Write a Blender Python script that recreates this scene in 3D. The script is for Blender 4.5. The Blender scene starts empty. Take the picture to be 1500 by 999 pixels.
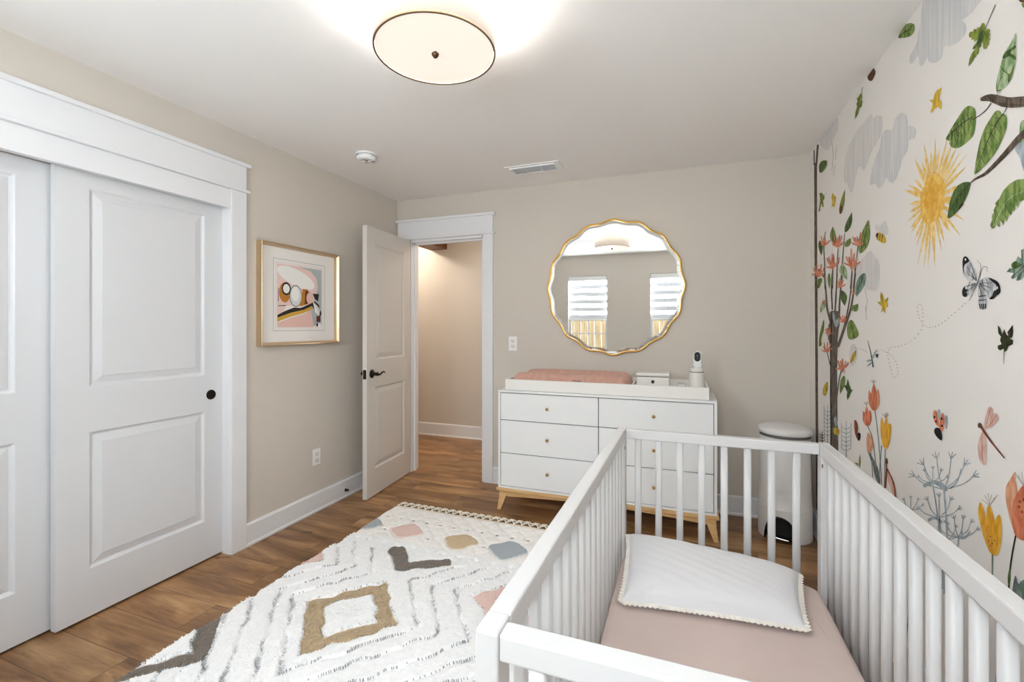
import bpy, bmesh, math, random
import numpy as np
from mathutils import Vector, Matrix
C = bpy.context.scene.collection
S = bpy.context.scene
PI = math.pi
R = math.radians

# ------------------------------------------------------------------ camera, world, lights, exposure
cam_d = bpy.data.cameras.new('camera'); cam = bpy.data.objects.new('camera', cam_d); C.objects.link(cam)
cam.location = (0, 0, 1.305); cam.rotation_euler = (PI/2, 0, math.atan(250/665))
cam_d.sensor_width = 36; cam_d.lens = 36*665/1500; cam_d.shift_y = -21.5/1500; cam_d.clip_start = .02
S.camera = cam
S.view_settings.view_transform = 'Standard'; S.view_settings.look = 'None'
S.view_settings.exposure = 1.5; S.view_settings.gamma = 1; S.view_settings.use_curve_mapping = False
S.cycles.use_denoising = True; S.cycles.max_bounces = 14; S.cycles.diffuse_bounces = 8; S.cycles.sample_clamp_indirect = 8
W = bpy.data.worlds.new('daylight'); S.world = W; W.use_nodes = True
W.node_tree.nodes['Background'].inputs[0].default_value = (.80, .90, 1, 1); W.node_tree.nodes['Background'].inputs[1].default_value = 1.6

def lamp(name, kind, loc, energy, color, rot=(0, 0, 0), **kw):
    d = bpy.data.lights.new(name, kind); d.energy = energy; d.color = color
    for k, v in kw.items(): setattr(d, k, v)
    o = bpy.data.objects.new(name, d); C.objects.link(o); o.location = loc; o.rotation_euler = rot
    return o
LAMP_W, WIN_SHEER, WIN_BAND = 23, 15.5, .09
lamp('hallway_downlight', 'POINT', (-3.12, 4.22, 2.37), 8, (1, .90, .76), shadow_soft_size=.05)
lamp('hallway_far_light', 'POINT', (-1.4, 4.15, 2.3), 5, (1, .92, .80), shadow_soft_size=.12)

# ------------------------------------------------------------------ materials
def nodes(name):
    m = bpy.data.materials.new(name); m.use_nodes = True
    nt = m.node_tree; b = nt.nodes['Principled BSDF']
    return m, nt, b
def srgb(r, g, b):
    f = lambda c: ((c/255+.055)/1.055)**2.4 if c > 10 else c/255/12.92
    return (f(r), f(g), f(b), 1)
def mat(name, col, rough=.5, metal=0, col2=None, scale=(20, 20, 20), detail=4, bump=0, bscale=None, spec=None, contrast=(.35, .65), sheen=0):
    m, nt, b = nodes(name)
    b.inputs['Base Color'].default_value = col; b.inputs['Roughness'].default_value = rough; b.inputs['Metallic'].default_value = metal
    if spec is not None: b.inputs['Specular IOR Level'].default_value = spec
    if sheen: b.inputs['Sheen Weight'].default_value = sheen
    if col2 or bump:
        tc = nt.nodes.new('ShaderNodeTexCoord'); mp = nt.nodes.new('ShaderNodeMapping'); nt.links.new(tc.outputs['Object'], mp.inputs[0])
        mp.inputs['Scale'].default_value = scale
        nz = nt.nodes.new('ShaderNodeTexNoise'); nz.inputs['Scale'].default_value = 1; nz.inputs['Detail'].default_value = detail
        nt.links.new(mp.outputs[0], nz.inputs['Vector'])
        if col2:
            cr = nt.nodes.new('ShaderNodeValToRGB'); cr.color_ramp.elements[0].position = contrast[0]; cr.color_ramp.elements[1].position = contrast[1]
            cr.color_ramp.elements[0].color = col; cr.color_ramp.elements[1].color = col2
            nt.links.new(nz.outputs['Fac'], cr.inputs[0]); nt.links.new(cr.outputs[0], b.inputs['Base Color'])
        if bump:
            src = nz
            if bscale:
                src = nt.nodes.new('ShaderNodeTexNoise'); src.inputs['Scale'].default_value = bscale; src.inputs['Detail'].default_value = 3
                nt.links.new(tc.outputs['Object'], src.inputs['Vector'])
            bp = nt.nodes.new('ShaderNodeBump'); bp.inputs['Strength'].default_value = bump; bp.inputs['Distance'].default_value = .004
            nt.links.new(src.outputs['Fac'], bp.inputs['Height']); nt.links.new(bp.outputs[0], b.inputs['Normal'])
    return m
def emis(name, col, strength, base=(.8, .8, .8, 1)):
    m, nt, b = nodes(name)
    b.inputs['Base Color'].default_value = base; b.inputs['Emission Color'].default_value = col; b.inputs['Emission Strength'].default_value = strength
    return m

M = {}
M['wall'] = mat('greige_wall_paint', srgb(208, 200, 190), .75, bump=.06, bscale=260, scale=(1, 1, 1), spec=.25)
M['ceiling'] = mat('ceiling_paint', srgb(240, 237, 234), .85, bump=.05, bscale=200, scale=(1, 1, 1), spec=.2)
M['trim'] = mat('white_trim_paint', srgb(228, 228, 230), .38, spec=.4)
M['door'] = mat('white_door_paint', srgb(216, 216, 218), .42, spec=.4)
M['entry_door'] = mat('shaded_entry_door_paint', srgb(213, 208, 202), .45, spec=.35)  # white-greige door paint, greyed further for the weaker light falling on it
M['bronze'] = mat('dark_bronze', srgb(46, 36, 30), .38, .85)
M['black'] = mat('black_plastic', srgb(14, 13, 13), .25)
M['dark'] = mat('near_black', srgb(20, 18, 16), .9)
M['white_plastic'] = mat('white_plastic', srgb(238, 238, 238), .35)
M['offwhite_plastic'] = mat('offwhite_plastic', srgb(226, 222, 216), .4)
M['crib'] = mat('crib_white_paint', srgb(209, 207, 206), .4, spec=.4)
M['dresser'] = mat('dresser_white_lacquer', srgb(232, 232, 232), .42, spec=.4)
M['tray'] = mat('tray_offwhite_lacquer', srgb(234, 231, 226), .45)
M['beech'] = mat('beech_wood', srgb(222, 184, 130), .45, col2=srgb(204, 160, 104), scale=(4, 4, 60), detail=6)
M['brass'] = mat('brushed_brass', srgb(176, 138, 84), .28, 1)
M['gold'] = mat('gold_leaf_frame', srgb(214, 168, 82), .3, 1)
M['champagne'] = mat('champagne_frame', srgb(206, 182, 148), .34, .8)
M['nickel'] = mat('brushed_nickel', srgb(150, 128, 104), .35, .9)
M['chrome'] = mat('chrome', srgb(210, 210, 212), .12, 1)
M['mirror'] = mat('mirror_glass', srgb(244, 246, 246), .0, 1)
M['bevel'] = mat('mirror_bevel_glass', srgb(250, 252, 252), .04, 1)
M['salmon'] = mat('salmon_fabric', srgb(203, 160, 144), .85, col2=srgb(194, 150, 134), scale=(30, 30, 30), bump=.15, bscale=500, sheen=.2)
M['sheet'] = mat('blush_sheet', srgb(209, 190, 182), .85, col2=srgb(203, 184, 176), scale=(5, 5, 5), bump=.25, bscale=9, sheen=.15)
M['pillow'] = mat('white_quilted_cotton', srgb(226, 225, 227), .9, bump=.3, bscale=150, scale=(1, 1, 1), sheen=.15)
M['lace'] = mat('white_lace', srgb(240, 234, 226), .9, bump=.6, bscale=300, scale=(1, 1, 1))
M['pail'] = mat('pail_white_steel', srgb(226, 224, 222), .3, spec=.5)
M['pail_gap'] = mat('grey_rubber', srgb(96, 94, 92), .5)
M['beam'] = mat('brown_stained_beam', srgb(122, 74, 42), .6, col2=srgb(84, 48, 26), scale=(30, 3, 30))
M['mat_board'] = mat('white_mat_board', srgb(238, 234, 230), .8)
M['fence'] = mat('weathered_fence_wood', srgb(196, 168, 128), .8, col2=srgb(150, 120, 84), scale=(30, 30, 3))
M['grass'] = mat('lawn', srgb(96, 118, 62), .9, col2=srgb(120, 138, 78), scale=(12, 12, 12))
M['window_frame'] = mat('white_vinyl', srgb(240, 240, 242), .3)
M['fabric_pull'] = mat('blind_cassette_white', srgb(235, 234, 232), .5)
M['sheer'] = emis('daylit_sheer_blind', (.83, .93, 1, 1), WIN_SHEER)
M['band'] = emis('daylit_opaque_blind', (.90, .93, 1, 1), WIN_BAND, (.5, .5, .52, 1))
M['shade'] = emis('lit_linen_shade', (1, .90, .80, 1), .14, srgb(146, 136, 124))
M['diffuser'] = emis('lit_diffuser', (1, .91, .81, 1), .25, srgb(176, 166, 152))
# window glass
m, nt, b = nodes('window_glass'); g = nt.nodes.new('ShaderNodeBsdfTransparent'); gl = nt.nodes.new('ShaderNodeBsdfGlossy'); gl.inputs['Roughness'].default_value = .02
mx = nt.nodes.new('ShaderNodeMixShader'); mx.inputs[0].default_value = .08
nt.links.new(g.outputs[0], mx.inputs[1]); nt.links.new(gl.outputs[0], mx.inputs[2]); nt.links.new(mx.outputs[0], nt.nodes['Material Output'].inputs[0]); M['glass'] = m

def floor_material():
    m, nt, b = nodes('oak_plank_floor'); N = nt.nodes.new; Lk = nt.links.new
    tc = N('ShaderNodeTexCoord'); mp = N('ShaderNodeMapping'); Lk(tc.outputs['Object'], mp.inputs[0]); mp.inputs['Location'].default_value = (.37, .116, 0)
    br = N('ShaderNodeTexBrick'); br.offset = .37; br.offset_frequency = 2; br.squash = 1
    br.inputs['Color1'].default_value = (0, 0, 0, 1); br.inputs['Color2'].default_value = (1, 1, 1, 1); br.inputs['Mortar'].default_value = (.5, .5, .5, 1)
    br.inputs['Scale'].default_value = 1; br.inputs['Mortar Size'].default_value = .0012; br.inputs['Mortar Smooth'].default_value = .1
    br.inputs['Bias'].default_value = 0; br.inputs['Brick Width'].default_value = 1.22; br.inputs['Row Height'].default_value = .18
    Lk(mp.outputs[0], br.inputs['Vector'])
    sep = N('ShaderNodeSeparateColor'); Lk(br.outputs['Color'], sep.inputs[0])
    def nz(sc, wscale, detail=6, dist=0, rough=.55):
        q = N('ShaderNodeMapping'); Lk(tc.outputs['Object'], q.inputs[0]); q.inputs['Scale'].default_value = sc
        n = N('ShaderNodeTexNoise'); n.noise_dimensions = '4D'; n.inputs['Scale'].default_value = 1; n.inputs['Detail'].default_value = detail; n.inputs['Distortion'].default_value = dist; n.inputs['Roughness'].default_value = rough
        mu = N('ShaderNodeMath'); mu.operation = 'MULTIPLY'; mu.inputs[1].default_value = wscale; Lk(sep.outputs[0], mu.inputs[0]); Lk(mu.outputs[0], n.inputs['W']); Lk(q.outputs[0], n.inputs['Vector']); return n
    big = nz((1.6, 7, 1), 37, 5, 1.2); fine = nz((6, 90, 1), 53, 8, .3); knot = nz((2.6, 9, 1), 91, 3, 2.0)
    r1 = N('ShaderNodeValToRGB'); e = r1.color_ramp.elements; e[0].position = .28; e[0].color = srgb(106, 72, 44); e[1].position = .74; e[1].color = srgb(212, 172, 124)
    k = e.new(.5); k.color = srgb(164, 122, 80); Lk(big.outputs['Fac'], r1.inputs[0])
    r2 = N('ShaderNodeValToRGB'); e = r2.color_ramp.elements; e[0].position = .3; e[0].color = (.62, .58, .54, 1); e[1].position = .62; e[1].color = (1, 1, 1, 1); Lk(fine.outputs['Fac'], r2.inputs[0])
    mu = N('ShaderNodeMixRGB'); mu.blend_type = 'MULTIPLY'; mu.inputs[0].default_value = .8; Lk(r1.outputs[0], mu.inputs[1]); Lk(r2.outputs[0], mu.inputs[2])
    r3 = N('ShaderNodeValToRGB'); e = r3.color_ramp.elements; e[0].position = .26; e[0].color = (.28, .22, .18, 1); e[1].position = .36; e[1].color = (1, 1, 1, 1); Lk(knot.outputs['Fac'], r3.inputs[0])
    m2 = N('ShaderNodeMixRGB'); m2.blend_type = 'MULTIPLY'; m2.inputs[0].default_value = .85; Lk(mu.outputs[0], m2.inputs[1]); Lk(r3.outputs[0], m2.inputs[2])
    r4 = N('ShaderNodeValToRGB'); e = r4.color_ramp.elements; e[0].position = 0; e[0].color = (.66, .64, .64, 1); e[1].position = 1; e[1].color = (1.12, 1.1, 1.06, 1); Lk(sep.outputs[0], r4.inputs[0])
    m3 = N('ShaderNodeMixRGB'); m3.blend_type = 'MULTIPLY'; m3.inputs[0].default_value = 1; Lk(m2.outputs[0], m3.inputs[1]); Lk(r4.outputs[0], m3.inputs[2])
    m4 = N('ShaderNodeMixRGB'); m4.inputs[2].default_value = srgb(50, 34, 24); Lk(br.outputs['Fac'], m4.inputs[0]); Lk(m3.outputs[0], m4.inputs[1])
    Lk(m4.outputs[0], b.inputs['Base Color']); b.inputs['Roughness'].default_value = .36
    rr = N('ShaderNodeMapRange'); rr.inputs[3].default_value = .28; rr.inputs[4].default_value = .5; Lk(fine.outputs['Fac'], rr.inputs[0]); Lk(rr.outputs[0], b.inputs['Roughness'])
    bp = N('ShaderNodeBump'); bp.inputs['Strength'].default_value = .25; bp.inputs['Distance'].default_value = .003; bp.invert = True; Lk(br.outputs['Fac'], bp.inputs['Height']); Lk(bp.outputs[0], b.inputs['Normal'])
    return m
M['floor'] = floor_material()
def attr_mat(name, attr, rough=.95, sheen=.3, bump=0):
    m, nt, b = nodes(name); a = nt.nodes.new('ShaderNodeVertexColor'); a.layer_name = attr; nt.links.new(a.outputs[0], b.inputs['Base Color'])
    b.inputs['Roughness'].default_value = rough; b.inputs['Sheen Weight'].default_value = sheen; b.inputs['Specular IOR Level'].default_value = .1
    return m
M['pile'] = attr_mat('dyed_wool_pile', 'dye')
M['cord'] = mat('cream_cotton_cord', srgb(238, 230, 216), .9)

# ------------------------------------------------------------------ mesh helpers
class MB:
    def __init__(s): s.bm = bmesh.new()
    def box(s, x0, x1, y0, y1, z0, z1, bev=0, mi=0, seg=2):
        r = bmesh.ops.create_cube(s.bm, size=1); vs = r['verts']
        for v in vs: v.co = Vector(((x0+x1)/2+v.co.x*(x1-x0), (y0+y1)/2+v.co.y*(y1-y0), (z0+z1)/2+v.co.z*(z1-z0)))
        es = list({e for v in vs for e in v.link_edges}); fs = list({f for v in vs for f in v.link_faces})
        for f in fs: f.material_index = mi
        if bev:
            r = bmesh.ops.bevel(s.bm, geom=es, offset=bev, segments=seg, profile=.5, affect='EDGES')
            for f in r['faces']: f.material_index = mi
        return s
    def face(s, pts, mi=0):
        f = s.bm.faces.new([s.bm.verts.new(p) for p in pts]); f.material_index = mi; return f
    def lathe(s, prof, n=32, c=(0, 0, 0), mi=0, axis='Z', cap=True, smooth=True):
        rings = []
        for r, h in prof:
            ring = []
            for k in range(n):
                a = 2*PI*k/n; x, y = r*math.cos(a), r*math.sin(a)
                p = (x, y, h) if axis == 'Z' else ((x, h, y) if axis == 'Y' else (h, x, y))
                ring.append(s.bm.verts.new((p[0]+c[0], p[1]+c[1], p[2]+c[2])))
            rings.append(ring)
        for a, b in zip(rings, rings[1:]):
            for k in range(n):
                f = s.bm.faces.new((a[k], a[(k+1) % n], b[(k+1) % n], b[k])); f.material_index = mi; f.smooth = smooth
        if cap:
            for ring in (rings[0], rings[-1]):
                try: f = s.bm.faces.new(ring); f.material_index = mi
                except ValueError: pass
        return s
    def tube(s, pts, rad, n=8, mi=0, closed=False, cap=True):
        pts = [Vector(p) for p in pts]; N = len(pts); rings = []
        rad = rad if isinstance(rad, (list, tuple)) else [rad]*N
        up = None
        for i, p in enumerate(pts):
            a = pts[(i-1) % N] if closed or i else pts[0]; b = pts[(i+1) % N] if closed or i < N-1 else pts[-1]
            t = (b-a).normalized()
            if up is None: up = Vector((0, 0, 1)) if abs(t.z) < .9 else Vector((1, 0, 0))
            sd = t.cross(up).normalized(); up = sd.cross(t).normalized()
            rings.append([s.bm.verts.new(p+(sd*math.cos(2*PI*k/n)+up*math.sin(2*PI*k/n))*rad[i]) for k in range(n)])
        R2 = rings[1:]+([rings[0]] if closed else [])
        for a, b in zip(rings, R2):
            for k in range(n):
                f = s.bm.faces.new((a[k], a[(k+1) % n], b[(k+1) % n], b[k])); f.material_index = mi; f.smooth = True
        if not closed and cap:
            for ring in (rings[0], rings[-1]): s.bm.faces.new(ring).material_index = mi
        return s
    def prism(s, poly, axis, a, b, mi=0, bev=0):
        # poly: 2D outline; axis: the extrusion axis
        def P3(p, t): return {'X': (t, p[0], p[1]), 'Y': (p[0], t, p[1]), 'Z': (p[0], p[1], t)}[axis]
        A = [s.bm.verts.new(P3(p, a)) for p in poly]; B = [s.bm.verts.new(P3(p, b)) for p in poly]; n = len(poly)
        fs = [s.bm.faces.new(A), s.bm.faces.new(B[::-1])]+[s.bm.faces.new((A[k], B[k], B[(k+1) % n], A[(k+1) % n])) for k in range(n)]
        for f in fs: f.material_index = mi
        if bev: bmesh.ops.bevel(s.bm, geom=list({e for f in fs for e in f.edges}), offset=bev, segments=2, profile=.5, affect='EDGES')
        return s
    def xf(s, mtx): bmesh.ops.transform(s.bm, matrix=mtx, verts=s.bm.verts); return s
    def build(s, name, m, parent=None, loc=None, rot=None, smooth=False):
        bmesh.ops.recalc_face_normals(s.bm, faces=s.bm.faces)
        me = bpy.data.meshes.new(name); s.bm.to_mesh(me); s.bm.free()
        for q in (m if isinstance(m, (list, tuple)) else [m]): me.materials.append(q)
        if smooth: me.polygons.foreach_set('use_smooth', [True]*len(me.polygons))
        o = bpy.data.objects.new(name, me); C.objects.link(o)
        if loc: o.location = loc
        if rot: o.rotation_euler = rot
        if parent: o.parent = parent
        return o
def thing(name, label, cat, loc=(0, 0, 0), rot=(0, 0, 0), group=None):
    o = bpy.data.objects.new(name, None); C.objects.link(o); o.location = loc; o.rotation_euler = rot; o.empty_display_size = .1
    return tag(o, label, cat, group)
def tag(o, label, cat, group=None):
    o['label'] = label; o['category'] = cat
    if group: o['group'] = group
    return o
def struct(o): o['kind'] = 'structure'; return o
def raw_mesh(name, V, F, m, parent=None, smooth=True, attr=None):
    me = bpy.data.meshes.new(name); V = np.asarray(V, np.float32); F = np.asarray(F, np.int32)
    me.vertices.add(len(V)); me.vertices.foreach_set('co', V.ravel())
    me.loops.add(F.size); me.loops.foreach_set('vertex_index', F.ravel())
    me.polygons.add(len(F)); k = F.shape[1]
    me.polygons.foreach_set('loop_start', np.arange(0, F.size, k, dtype=np.int32)); me.polygons.foreach_set('loop_total', np.full(len(F), k, np.int32))
    me.polygons.foreach_set('use_smooth', np.full(len(F), smooth))
    me.update(calc_edges=True)
    if attr is not None:
        a = me.color_attributes.new('dye', 'FLOAT_COLOR', 'POINT'); a.data.foreach_set('color', np.asarray(attr, np.float32).ravel())
    me.materials.append(m); o = bpy.data.objects.new(name, me); C.objects.link(o)
    if parent: o.parent = parent
    return o

# ------------------------------------------------------------------ room shell
XL, XR, YB, YF, ZC = -2.425, .785, 3.49, -.28, 2.44
T = .12
m = MB(); m.box(-4.3, 1.0, -.4, 4.9, -.06, 0); struct(m.build('floor', M['floor']))
m = MB(); m.box(-4.3, 1.0, -.4, 4.9, ZC, ZC+.08); struct(m.build('ceiling', M['ceiling']))
# back wall with the entry doorway (x -2.29 .. -1.57)
DX0, DX1, DZ = -2.295, -1.565, 2.074
m = MB(); m.box(XL-.02, DX0, YB, YB+T, 0, ZC).box(DX1, XR+.1, YB, YB+T, 0, ZC).box(DX0, DX1, YB, YB+T, DZ, ZC)
struct(m.build('wall_back', M['wall']))
# left wall with the closet opening (y .35 .. 1.86)
CY0, CY1, CZ = .35, 1.86, 2.0
m = MB(); m.box(XL-.16, XL, YF-.1, CY0, 0, ZC).box(XL-.16, XL, CY1, YB+T, 0, ZC).box(XL-.16, XL, CY0, CY1, CZ, ZC)
struct(m.build('wall_left', M['wall']))
m = MB(); m.box(-3.2, -3.15, .2, 2.0, 0, ZC).box(-3.15, XL-.16, .2, .25, 0, ZC).box(-3.15, XL-.16, 1.95, 2.0, 0, ZC); struct(m.build('wall_closet', M['wall']))
# front wall behind the camera with two windows
WN = [(-1.74, -1.12), (-.46, .16)]; WZ0, WZ1 = .72, 2.11
m = MB(); xs = [XL-.02, WN[0][0], WN[0][1], WN[1][0], WN[1][1], XR+.1]
for i in range(5):
    if i in (1, 3): m.box(xs[i], xs[i+1], YF-T, YF, 0, WZ0).box(xs[i], xs[i+1], YF-T, YF, WZ1, ZC)
    else: m.box(xs[i], xs[i+1], YF-T, YF, 0, ZC)
struct(m.build('wall_front', M['wall']))
# hallway
m = MB(); m.box(-4.2, -.6, 4.76, 4.84, 0, ZC); struct(m.build('wall_hallway', M['wall']))
m = MB(); m.box(-4.28, -4.2, 3.5, 4.84, 0, ZC); struct(m.build('wall_hallway_left', M['wall']))
m = MB(); m.box(-.68, -.6, YB+T, 4.76, 0, ZC); struct(m.build('wall_hallway_right', M['wall']))
m = MB(); m.box(-4.2, XL-.02, YB, YB+T, 0, ZC); struct(m.build('wall_hallway_near', M['wall']))
tag(MB().box(-2.83, -2.61, YB+T, 4.76, 2.215, ZC, .004).build('ceiling_beam', M['beam']), 'brown stained wooden beam under the hallway ceiling', 'beam')

def base_profile(h=.135): return [(0, 0), (.019, 0), (.019, .012), (.0135, .02), (.0135, h-.012), (.008, h), (0, h)]
def baseboard(name, p0, p1, nrm, h=.135):
    m = MB(); p0 = Vector(p0); p1 = Vector(p1); nv = Vector(nrm)
    A = [m.bm.verts.new((p0.x+nv.x*d, p0.y+nv.y*d, z)) for d, z in base_profile(h)]; B = [m.bm.verts.new((p1.x+nv.x*d, p1.y+nv.y*d, z)) for d, z in base_profile(h)]
    n = len(A); m.bm.faces.new(A); m.bm.faces.new(B[::-1])
    for k in range(n): m.bm.faces.new((A[k], B[k], B[(k+1) % n], A[(k+1) % n]))
    return struct(m.build(name, M['trim']))
baseboard('baseboard_left', (XL, 1.955), (XL, YB), (1, 0))
baseboard('baseboard_back', (-1.482, YB), (XR, YB), (0, -1))
baseboard('baseboard_right', (XR, YF), (XR, YB), (-1, 0))
baseboard('baseboard_front', (XL, YF), (XR, YF), (0, 1))
baseboard('baseboard_hallway', (-4.2, 4.76), (-.7, 4.76), (0, -1), .15)

# door trim: casings with a craftsman header
def header(m, axis, a, b, face, z0, z1, dirn):
    # frieze board with a slim lower fillet and a cap; extends from a to b along the wall
    def bx(u0, u1, d, za, zb, bev=.002):
        if axis == 'Y': m.box(min(face, face+dirn*d), max(face, face+dirn*d), u0, u1, za, zb, bev)
        else: m.box(u0, u1, min(face, face+dirn*d), max(face, face+dirn*d), za, zb, bev)
    bx(a, b, .020, z0+.018, z1-.02); bx(a-.018, b+.018, .032, z0, z0+.018, .004); bx(a-.02, b+.02, .036, z1-.022, z1, .004)
m = MB()
m.box(DX1, DX1+.088, YB-.02, YB, 0, 2.08, .002); m.box(max(DX0-.088, XL+.002), DX0, YB-.02, YB, 0, 2.08, .002)
header(m, 'X', XL+.022, DX1+.088, YB, 2.075, 2.255, -1)
m.box(DX1-.018, DX1, YB, YB+T, 0, DZ, .001); m.box(DX0, DX0+.018, YB, YB+T, 0, DZ, .001); m.box(DX0, DX1, YB, YB+T, DZ-.02, DZ+.001, .001)
m.box(DX1-.03, DX1-.018, YB+.045, YB+.075, 0, DZ-.02); m.box(DX0+.018, DX0+.03, YB+.045, YB+.075, 0, DZ-.02); m.box(DX0+.018, DX1-.018, YB+.045, YB+.075, DZ-.034, DZ-.02)

struct(m.build('trim_1', M['trim']))
m = MB()
m.box(XL, XL+.02, CY1, CY1+.095, 0, 2.087, .002); m.box(XL, XL+.02, CY0-.095, CY0, 0, 2.087, .002)
header(m, 'Y', CY0-.095, CY1+.095, XL, 2.087, 2.26, 1)
m.box(XL-.16, XL, CY1, CY1+.001+.0, 0, CZ); m.box(XL-.165, XL+.002, CY1-.002, CY1, 0, CZ); m.box(XL-.165, XL+.002, CY0, CY0+.002, 0, CZ)
m.box(XL-.02, XL+.012, CY0, CY1, 1.98, 2.087, .002)
struct(m.build('trim_2', M['trim']))

# moulded two-panel door: local x 0..w (hinge at 0), y thickness 0..t, z 0..h
def panel_door(w, h, t, panels, m=None):
    m = m or MB(); bm = m.bm
    xs = sorted({0, w, *[p[0] for p in panels], *[p[1] for p in panels]}); zs = sorted({0, h, *[p[2] for p in panels], *[p[3] for p in panels]})
    for yy, s in ((0, 1), (t, -1)):
        for i in range(len(xs)-1):
            for j in range(len(zs)-1):
                cx, cz = (xs[i]+xs[i+1])/2, (zs[j]+zs[j+1])/2
                if any(p[0] < cx < p[1] and p[2] < cz < p[3] for p in panels): continue
                m.face([(xs[i], yy, zs[j]), (xs[i+1], yy, zs[j]), (xs[i+1], yy, zs[j+1]), (xs[i], yy, zs[j+1])])
        for p in panels:
            loops = [(0, 0), (.004, .003), (.010, .0105), (.016, .0115), (.020, .010), (.046, .0035), (.049, .002)]
            prev = None
            for d, dep in loops:
                L = [bm.verts.new(c) for c in ((p[0]+d, yy+s*dep, p[2]+d), (p[1]-d, yy+s*dep, p[2]+d), (p[1]-d, yy+s*dep, p[3]-d), (p[0]+d, yy+s*dep, p[3]-d))]
                if prev:
                    for k in range(4): bm.faces.new((prev[k], prev[(k+1) % 4], L[(k+1) % 4], L[k]))
                prev = L
            bm.faces.new(prev)
    for q in ([(0, 0, 0), (w, 0, 0), (w, t, 0), (0, t, 0)], [(0, 0, h), (w, 0, h), (w, t, h), (0, t, h)], [(0, 0, 0), (0, t, 0), (0, t, h), (0, 0, h)], [(w, 0, 0), (w, t, 0), (w, t, h), (w, 0, h)]): m.face(q)
    bmesh.ops.remove_doubles(bm, verts=bm.verts, dist=.0001)
    return m
# closet sliding doors (bypass), named as the setting's doors
def closet_door(name, y0, y1, xf, label, knob):
    w = y1-y0; h = 1.985
    root = thing(name, label, 'closet door'); 
    mm = panel_door(w, h, .034, [(.118, w-.118, .212, .82), (.118, w-.118, 1.022, h-.075)])
    # local x -> world y, local y (0 = room face) -> world -x
    mm.xf(Matrix(((0, -1, 0, xf), (1, 0, 0, y0), (0, 0, 1, .012), (0, 0, 0, 1))))
    mm.build('slab', M['door'], root)
    if knob:
        mm = MB().lathe([(.0, .0015), (.018, .0015), (.0225, .004), (.026, .0035), (.0275, .0), (.0275, -.002)], 28, (xf, knob, .922), axis='X', cap=False)
        mm.build('finger_pull', M['bronze'], root)
    root['kind'] = 'structure'
    return root
closet_door('door_1', 1.114, 1.872, -2.477, 'front sliding closet door, white two-panel with dark round pull', 1.79)
closet_door('door_2', .37, 1.13, -2.528, 'rear sliding closet door, white two-panel, mostly cropped at the photo edge', .44)

# entry door, swung open into the room
ang = math.atan2(2.79-3.469, -2.214+2.278)
ed = thing('door_3', 'open white two-panel entry door with dark bronze lever', 'door', (-2.272, 3.469, .008), (0, 0, ang)); ed['kind'] = 'structure'
mm = panel_door(.680, 2.054, .036, [(.11, .680-.11, .2, .83), (.11, .680-.11, 1.04, 1.93)]); mm.xf(Matrix.Translation((0, -.036, 0)))
mm.build('slab', M['entry_door'], ed)
for s in (1, -1):
    y0 = 0 if s == 1 else -.036
    hx, hz = .613, .935
    q = MB().lathe([(.0, 0), (.033, 0), (.033, .004), (.026, .010), (.013, .013), (.012, .042), (.016, .05), (.0, .052)], 24, axis='Y', cap=False)
    if s == -1: q.xf(Matrix.Scale(-1, 4, (0, 1, 0)))
    q.xf(Matrix.Translation((hx, y0, hz)))
    pts = [(hx, y0+s*.046, hz), (hx-.022, y0+s*.049, hz-.006), (hx-.045, y0+s*.05, hz-.002), (hx-.07, y0+s*.049, hz+.009), (hx-.09, y0+s*.048, hz+.010), (hx-.108, y0+s*.046, hz+.002)]
    q.tube(pts, [.0095, .0085, .0075, .0065, .006, .0055], 10)
    q.build('handle', M['bronze'], ed)
MB().box(.6795, .682, -.031, -.005, .90, .97, .001).box(.682, .693, -.024, -.012, .925, .945, .002).build('latch', M['bronze'], ed)
for hz in (.2, 1.0, 1.83):
    MB().lathe([(.0055, -.045), (.0055, .045)], 10, (-.004, -.040, hz)).box(0, .03, -.0375, -.036, hz-.045, hz+.045).build('hinge', M['bronze'], ed)

# ------------------------------------------------------------------ windows
def window(n, x0, x1, label):
    root = thing('window_%d' % n, label, 'window'); root['kind'] = 'structure'
    y = YF-.085
    mm = MB(); fw = .035
    mm.box(x0, x0+fw, y-.03, y+.03, WZ0, WZ1, .003).box(x1-fw, x1, y-.03, y+.03, WZ0, WZ1, .003).box(x0, x1, y-.03, y+.03, WZ0, WZ0+fw, .003).box(x0, x1, y-.03, y+.03, WZ1-fw, WZ1, .003)
    mm.box(x0+fw, x1-fw, y-.02, y+.025, (WZ0+WZ1)/2-.02, (WZ0+WZ1)/2+.02, .002)
    cx = (x0+x1)/2
    mm.box(cx-.008, cx+.008, y-.008, y+.008, WZ0+fw, WZ1-fw); mm.box(x0+fw, x1-fw, y-.008, y+.008, 1.18, 1.196)
    mm.build('window_frame', M['window_frame'], root)
    MB().box(x0+fw, x1-fw, y-.003, y+.003, WZ0+fw, WZ1-fw).build('pane', M['glass'], root)
    MB().box(x0-.03, x1+.03, YF-.052, YF+.02, WZ0-.02, WZ0, .003).build('window_sill', M['trim'], root)
    return root
window(1, *WN[0], 'white framed window left in the mirror reflection'); window(2, *WN[1], 'white framed window right in the mirror reflection')
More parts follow.
